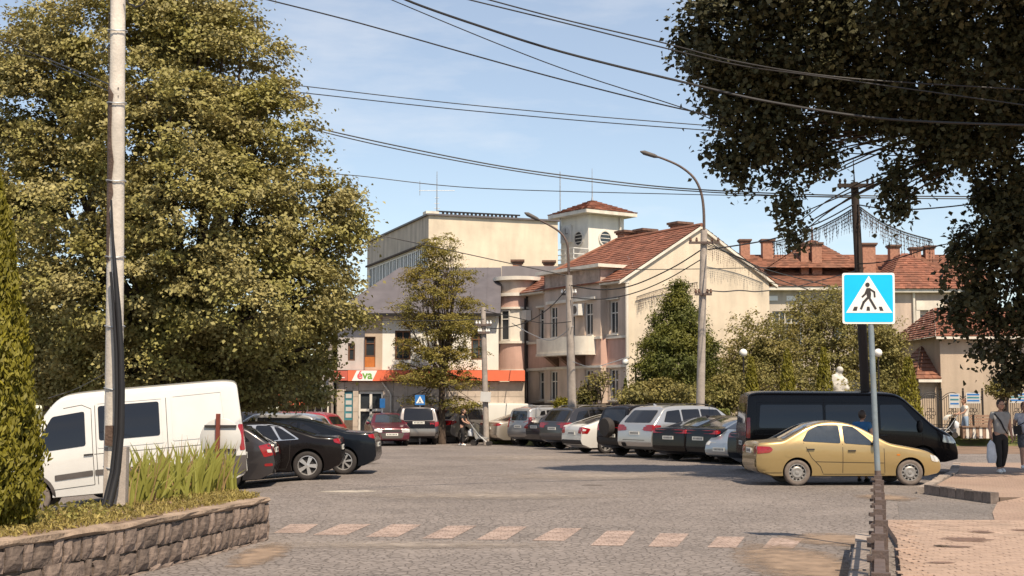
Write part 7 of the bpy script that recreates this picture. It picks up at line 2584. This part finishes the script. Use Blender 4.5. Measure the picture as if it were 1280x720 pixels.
# woman with a pushchair by the fence (faces left)
PUSH = dict(WALK)
PUSH.update(ell=(-.12, -.07, .655), wrl=(-.09, -.19, .60), pal=(-.09, -.225, .595), elr=(.12, -.07, .655), wrr=(.09, -.19, .60), par=(.09, -.225, .595))
g3 = P(1207, 543, 57.75); g3.z = .37
person('woman in white top and light jeans pushing a pushchair by the fence', g3, rad(-82), 1.66, PUSH, M_WHITECL, M_JEANS, M_HAIRR, M_SIGNWHITE)
def pushchair(label, loc, heading, m1, m2):
    root = empty('pushchair', loc, heading)
    tag(root, label, 'pushchair')
    for sx in (-.24, .24):
        for yy, r in ((-.55, .10), (.10, .13)):
            M = Matrix.Translation((sx, yy, r)) @ Matrix.Rotation(math.pi / 2, 4, 'Y')
            MB().lathe([(r * .5, -.02), (r, -.02), (r, .02), (r * .5, .02)], 14, M).build('wheel', M_TYRE, root, smooth=40)
        MB().tube([(sx, -.55, .1), (sx, -.1, .5), (sx, .25, .98)], .013, 6).build('frame', M_STEEL, root)
        MB().tube([(sx, .10, .13), (sx, -.2, .42)], .013, 6).build('frame', M_STEEL, root)
    MB().tube([(-.24, .25, .98), (.24, .25, .98)], .02, 6).build('handle', M_PLASTIC, root)
    mb = MB()
    mb.add([(-.2, -.5, .35), (.2, -.5, .35), (.2, -.05, .38), (-.2, -.05, .38), (.2, .18, .85), (-.2, .18, .85), (.2, -.5, .28), (-.2, -.5, .28), (.2, .02, .30), (-.2, .02, .30)], [(0, 1, 2, 3), (3, 2, 4, 5), (0, 7, 6, 1), (7, 9, 8, 6), (1, 6, 8, 2), (3, 9, 7, 0), (2, 8, 4), (3, 5, 9), (9, 5, 4, 8)])
    mb.build('seat', m1, root)
    mb = MB()
    n_ = 8
    vs, fs = [], []
    for k in range(n_ + 1):
        a = rad(15 + 120 * k / n_)
        for sx in (-.21, .21): vs.append((sx, -.05 + .30 * math.cos(a + math.pi * .0) * -1 + .12, .68 + .30 * math.sin(a)))
    fs = [(2 * k, 2 * k + 1, 2 * k + 3, 2 * k + 2) for k in range(n_)]
    mb.add(vs, fs)
    mb.build('hood', m2, root, smooth=60)
    mb = MB()
    mb.tube([(.0, .2, .75), (.02, .26, .6), (.02, .27, .42)], [.05, .15, .12], 8)
    mb.build('hanging_bag', M_BAG, root, smooth=60)
    return root
pushchair('dark pushchair with pale hood by the iron fence', g3 + Vector((-.66, -.02, 0)), rad(-82), M_BLACKCL, M_WHITECL)
# man in blue between the gold car and the minibus
g4 = Vector(((1075 - 640) / FPX * 31.9, 31.9, 0))
STAND = dict(WALK)
STAND.update(anr=(.05, .01, .05), tor=(.06, -.065, .018), knr=(.055, -.02, .28), anl=(-.05, .01, .05), tol=(-.06, -.065, .018), knl=(-.055, -.02, .28), wrl=(-.16, -.10, .62), pal=(-.15, -.125, .64), ell=(-.15, -.0, .64))
person('man in blue shirt seen from behind, between the gold car and the black van', g4, rad(150), 1.66, STAND, M_BLUECL, M_BLACKCL, M_HAIRB, M_BLACKCL, build=1.18)
# woman in black with a pushchair far across the square
g5 = G(578, 557)
person('woman dressed in black walking with a pushchair at the far cars', g5, rad(70), 1.60, PUSH, M_BLACKCL, M_BLACKCL, M_HAIRB, M_SIGNWHITE, long_hair=True)
pushchair('small pushchair pushed by the woman in black', g5 + Vector((.62, .0, 0)), rad(80), M_GREYT, M_BLACKCL)

# ------------------------------------------------------------------ overhead wires
def spline(pts, per=8):
    out = []
    for i in range(len(pts) - 1):
        p0, p1, p2, p3 = pts[max(i - 1, 0)], pts[i], pts[i + 1], pts[min(i + 2, len(pts) - 1)]
        for k in range(per):
            u = k / per
            out.append(.5 * ((2 * p1) + (p2 - p0) * u + (2 * p0 - 5 * p1 + 4 * p2 - p3) * u * u + (3 * p1 - p0 - 3 * p2 + p3) * u ** 3))
    out.append(pts[-1])
    return out
def wire(label, pts, wpx=1.5, group='overhead wires across the square', m=None, name='overhead_wire'):
    """pts: (px, py, depth)"""
    w = [P(x, y, d) for x, y, d in pts]
    sp_ = spline(w)
    mb = MB()
    mb.tube(sp_, [wpx * .5 * p.y / FPX for p in sp_], 5)
    o = mb.build(name, m or M_WIRE)
    tag(o, label, 'wire', group)
    return o
wire('thick cable sweeping from the top centre to the right edge', [(470, -22, 22), (508, 0, 22.6), (595, 31, 24), (703, 65, 25.5), (860, 104, 27), (967, 128, 27.5), (1113, 149, 28), (1300, 157, 28)], 3.2)
wire('wire from the top left of the sky falling to the right tree', [(320, -4, 22), (340, 1, 22.5), (450, 29, 24), (595, 70, 26), (720, 104, 28), (860, 138, 31), (1000, 165, 33), (1300, 216, 34)], 1.9)
wire('wire from the top centre that meets the lower long wire near the tree', [(470, -10, 24), (490, 0, 24.5), (628, 57, 27), (727, 94, 29), (860, 137, 31), (1000, 186, 33), (1300, 200, 34)], 1.4)
wire('upper wire of the pair at the top right', [(600, -3, 24), (612, 0, 24), (703, 24, 25), (827, 53, 26), (927, 78, 27), (1064, 98, 28), (1300, 113, 28)], 1.9)
wire('lower wire of the pair at the top right', [(575, -4, 24), (588, 0, 24), (703, 28, 25), (827, 59, 26), (927, 82, 27), (1029, 96, 28), (1300, 134, 28)], 1.9)
wire('upper of two level wires crossing the middle of the sky', [(360, 105, 42), (382, 108, 42), (595, 132, 43), (860, 155, 44), (1300, 186, 45)], 1.3)
wire('lower of two level wires crossing the middle of the sky', [(360, 114, 42), (388, 117, 42), (595, 139, 43), (860, 161, 44), (1300, 189, 45)], 1.3)
wire('upper strand of the sagging cable from the lime tree to the wooden pole', [(370, 152, 38), (392, 159, 38), (495, 182, 39), (628, 208, 40), (744, 224, 40.5), (860, 236, 40), (1045, 244, 37), (1300, 246, 38)], 1.7)
wire('lower strand of the sagging cable from the lime tree to the wooden pole', [(370, 154, 38), (392, 162, 38), (495, 186, 39), (628, 211, 40), (744, 227.5, 40.5), (860, 238.5, 40), (1045, 246.5, 37), (1300, 249, 38)], 1.5)
wire('thin wire just above the roof line of the tower', [(420, 218, 55), (450, 220, 55), (595, 235, 55), (860, 243, 50), (1068, 246, 37)], 1.1)
wire('wire crossing in front of the cream hall', [(420, 286, 56), (462, 292, 56), (507, 301, 56), (604, 322, 55), (711, 345, 54)], 1.2)
wire('upper of two wires at the left edge before the lime tree', [(-20, 44, 20), (0, 50, 20), (60, 74, 20.5), (148, 110, 16.5)], 1.7)
wire('lower of two wires at the left edge before the lime tree', [(-20, 59, 20), (0, 63, 20), (60, 78, 20.5), (148, 120, 16.5)], 1.2)
wire('upper slack cable between the two concrete lamp posts', [(880, 310, 48.4), (840, 335, 49.5), (790, 357, 51), (750, 362, 52.5), (714, 357, 53.9)], 1.7, 'cables on the house side')
wire('lower slack cable between the two concrete lamp posts', [(880, 322, 48.4), (834, 349, 49.5), (790, 367, 51), (750, 374, 52.5), (714, 372, 53.9)], 1.4, 'cables on the house side')
wire('straight thin wire across the cream gable', [(712, 337, 53.9), (790, 337, 56), (884, 336, 58), (970, 334, 60)], 1.0, 'cables on the house side')
wire('wire dropping from the tall lamp post to the right, steep one', [(882, 300, 48.4), (925, 326, 52), (962, 345, 58), (1010, 362, 70)], 1.4, 'cables on the house side')
wire('wire dropping from the tall lamp post to the right, flatter one', [(882, 304, 48.4), (925, 322, 52), (962, 338, 58), (1048, 360, 75)], 1.4, 'cables on the house side')
wire('wavy service cable from the lamp post across the cream gable', [(886, 363, 48.4), (905, 364.5, 52), (925, 363, 56), (945, 364.5, 60), (963, 363, 63)], 1.5, 'cables on the house side')
wire('cable from the pink house lamp post falling left to the street', [(712, 356, 53.9), (690, 382, 54.5), (660, 402, 55), (628, 410, 55.5), (605, 410, 54)], 1.3, 'cables on the house side')
wire('pale cable from the balcony post to the round bay', [(716, 408, 53.9), (690, 425, 57), (665, 418, 61), (640, 404, 66)], 1.1, 'cables on the house side', M_STEEL)
wire('cable from the lamp post to the globe lamp', [(716, 452, 53.9), (740, 459, 55), (765, 453, 56), (786, 446, 56.5)], 1.1, 'cables on the house side', M_STEEL)
wire('cable running left from the balcony lamp post to the slim pole', [(714, 402, 53.9), (680, 404, 54), (640, 396, 54), (605, 388, 54)], 1.1, 'cables on the house side')
wire('thin level wire between the slim pole and the lime tree', [(605, 399, 54), (540, 401, 54), (470, 400, 54), (420, 398, 52)], 1.0, 'cables on the house side')
wire('cable from the wooden pole down left towards the tall lamp post', [(1066, 256, 36.4), (1020, 280, 39), (960, 300, 43), (885, 312, 48.3)], 1.8)
wire('cable from the wooden pole level to the right tree', [(1072, 256, 36.4), (1120, 262, 35), (1190, 258, 34), (1300, 243, 33)], 1.8)
wire('cable from behind the crossing sign out to the lower right tree', [(1072, 330, 36.4), (1110, 326, 35.5), (1170, 308, 34.5), (1230, 296, 34), (1300, 280, 33)], 1.5)
wire('wire rising from the red roof to the wooden pole', [(1072, 338, 36.4), (1020, 352, 44), (990, 358, 55), (960, 352, 62)], 1.2)
wire('stay wire hanging beside the white van roof', [(60, 498, 24), (95, 486, 24), (140, 462, 20), (152, 455, 16.5)], 1.3)
# icicle light strings hung from the wooden pole
def icicles(label, pts, seed, group='icicle lights hung from the wooden pole'):
    rnd_ = random.Random(seed)
    root = empty('icicle_lights', P(*pts[0]))
    tag(root, label, 'string lights', group)
    base = root.location.copy()
    sp_ = spline([P(*p) for p in pts], 12)
    mb = MB()
    mb.tube([p - base for p in sp_], .018, 5)
    mb.build('carrier_wire', M_WIRE, root)
    mb = MB()
    tot = len(sp_) * 4
    for k in range(tot):
        t = k / tot * (len(sp_) - 1)
        i = min(int(t), len(sp_) - 2)
        p = sp_[i].lerp(sp_[i + 1], t - i) - base
        L = rnd_.uniform(.12, .62) if group.endswith('pole') else rnd_.uniform(.1, .75)
        q = p + Vector((rnd_.uniform(-.05, .05), 0, -L))
        mb.tube([p, p.lerp(q, .5) + Vector((rnd_.uniform(-.03, .03), 0, 0)), q], .0045, 3)
        for s_ in range(int(L / .1)):
            c = p.lerp(q, (s_ + .6) * .1 / L)
            mb.box(c.x - .008, c.x + .008, c.y - .008, c.y + .008, c.z - .016, c.z + .008)
    o = mb.build('strand', M_IRON, root)
    o['kind'] = 'stuff'
icicles('icicle light string sagging right from the wooden pole into the dark tree', [(1074, 258, 36.3), (1100, 276, 36), (1130, 290, 35.7), (1165, 300, 35.3)], 1)
icicles('icicle light string sagging left from the wooden pole towards the red roof', [(1064, 262, 36.5), (1040, 276, 37.5), (1005, 292, 39), (965, 303, 41)], 2)

HL = 'icicle lights on the pink house'
icicles('icicle lights under the right slope of the cream gable', [(884, 307, 61.6), (925, 323, 62.8), (958, 341, 63.8)], 3, HL)
icicles('icicle lights across the left half of the cream gable', [(796, 371, 60.1), (835, 359, 60.9), (872, 353, 61.5)], 4, HL)
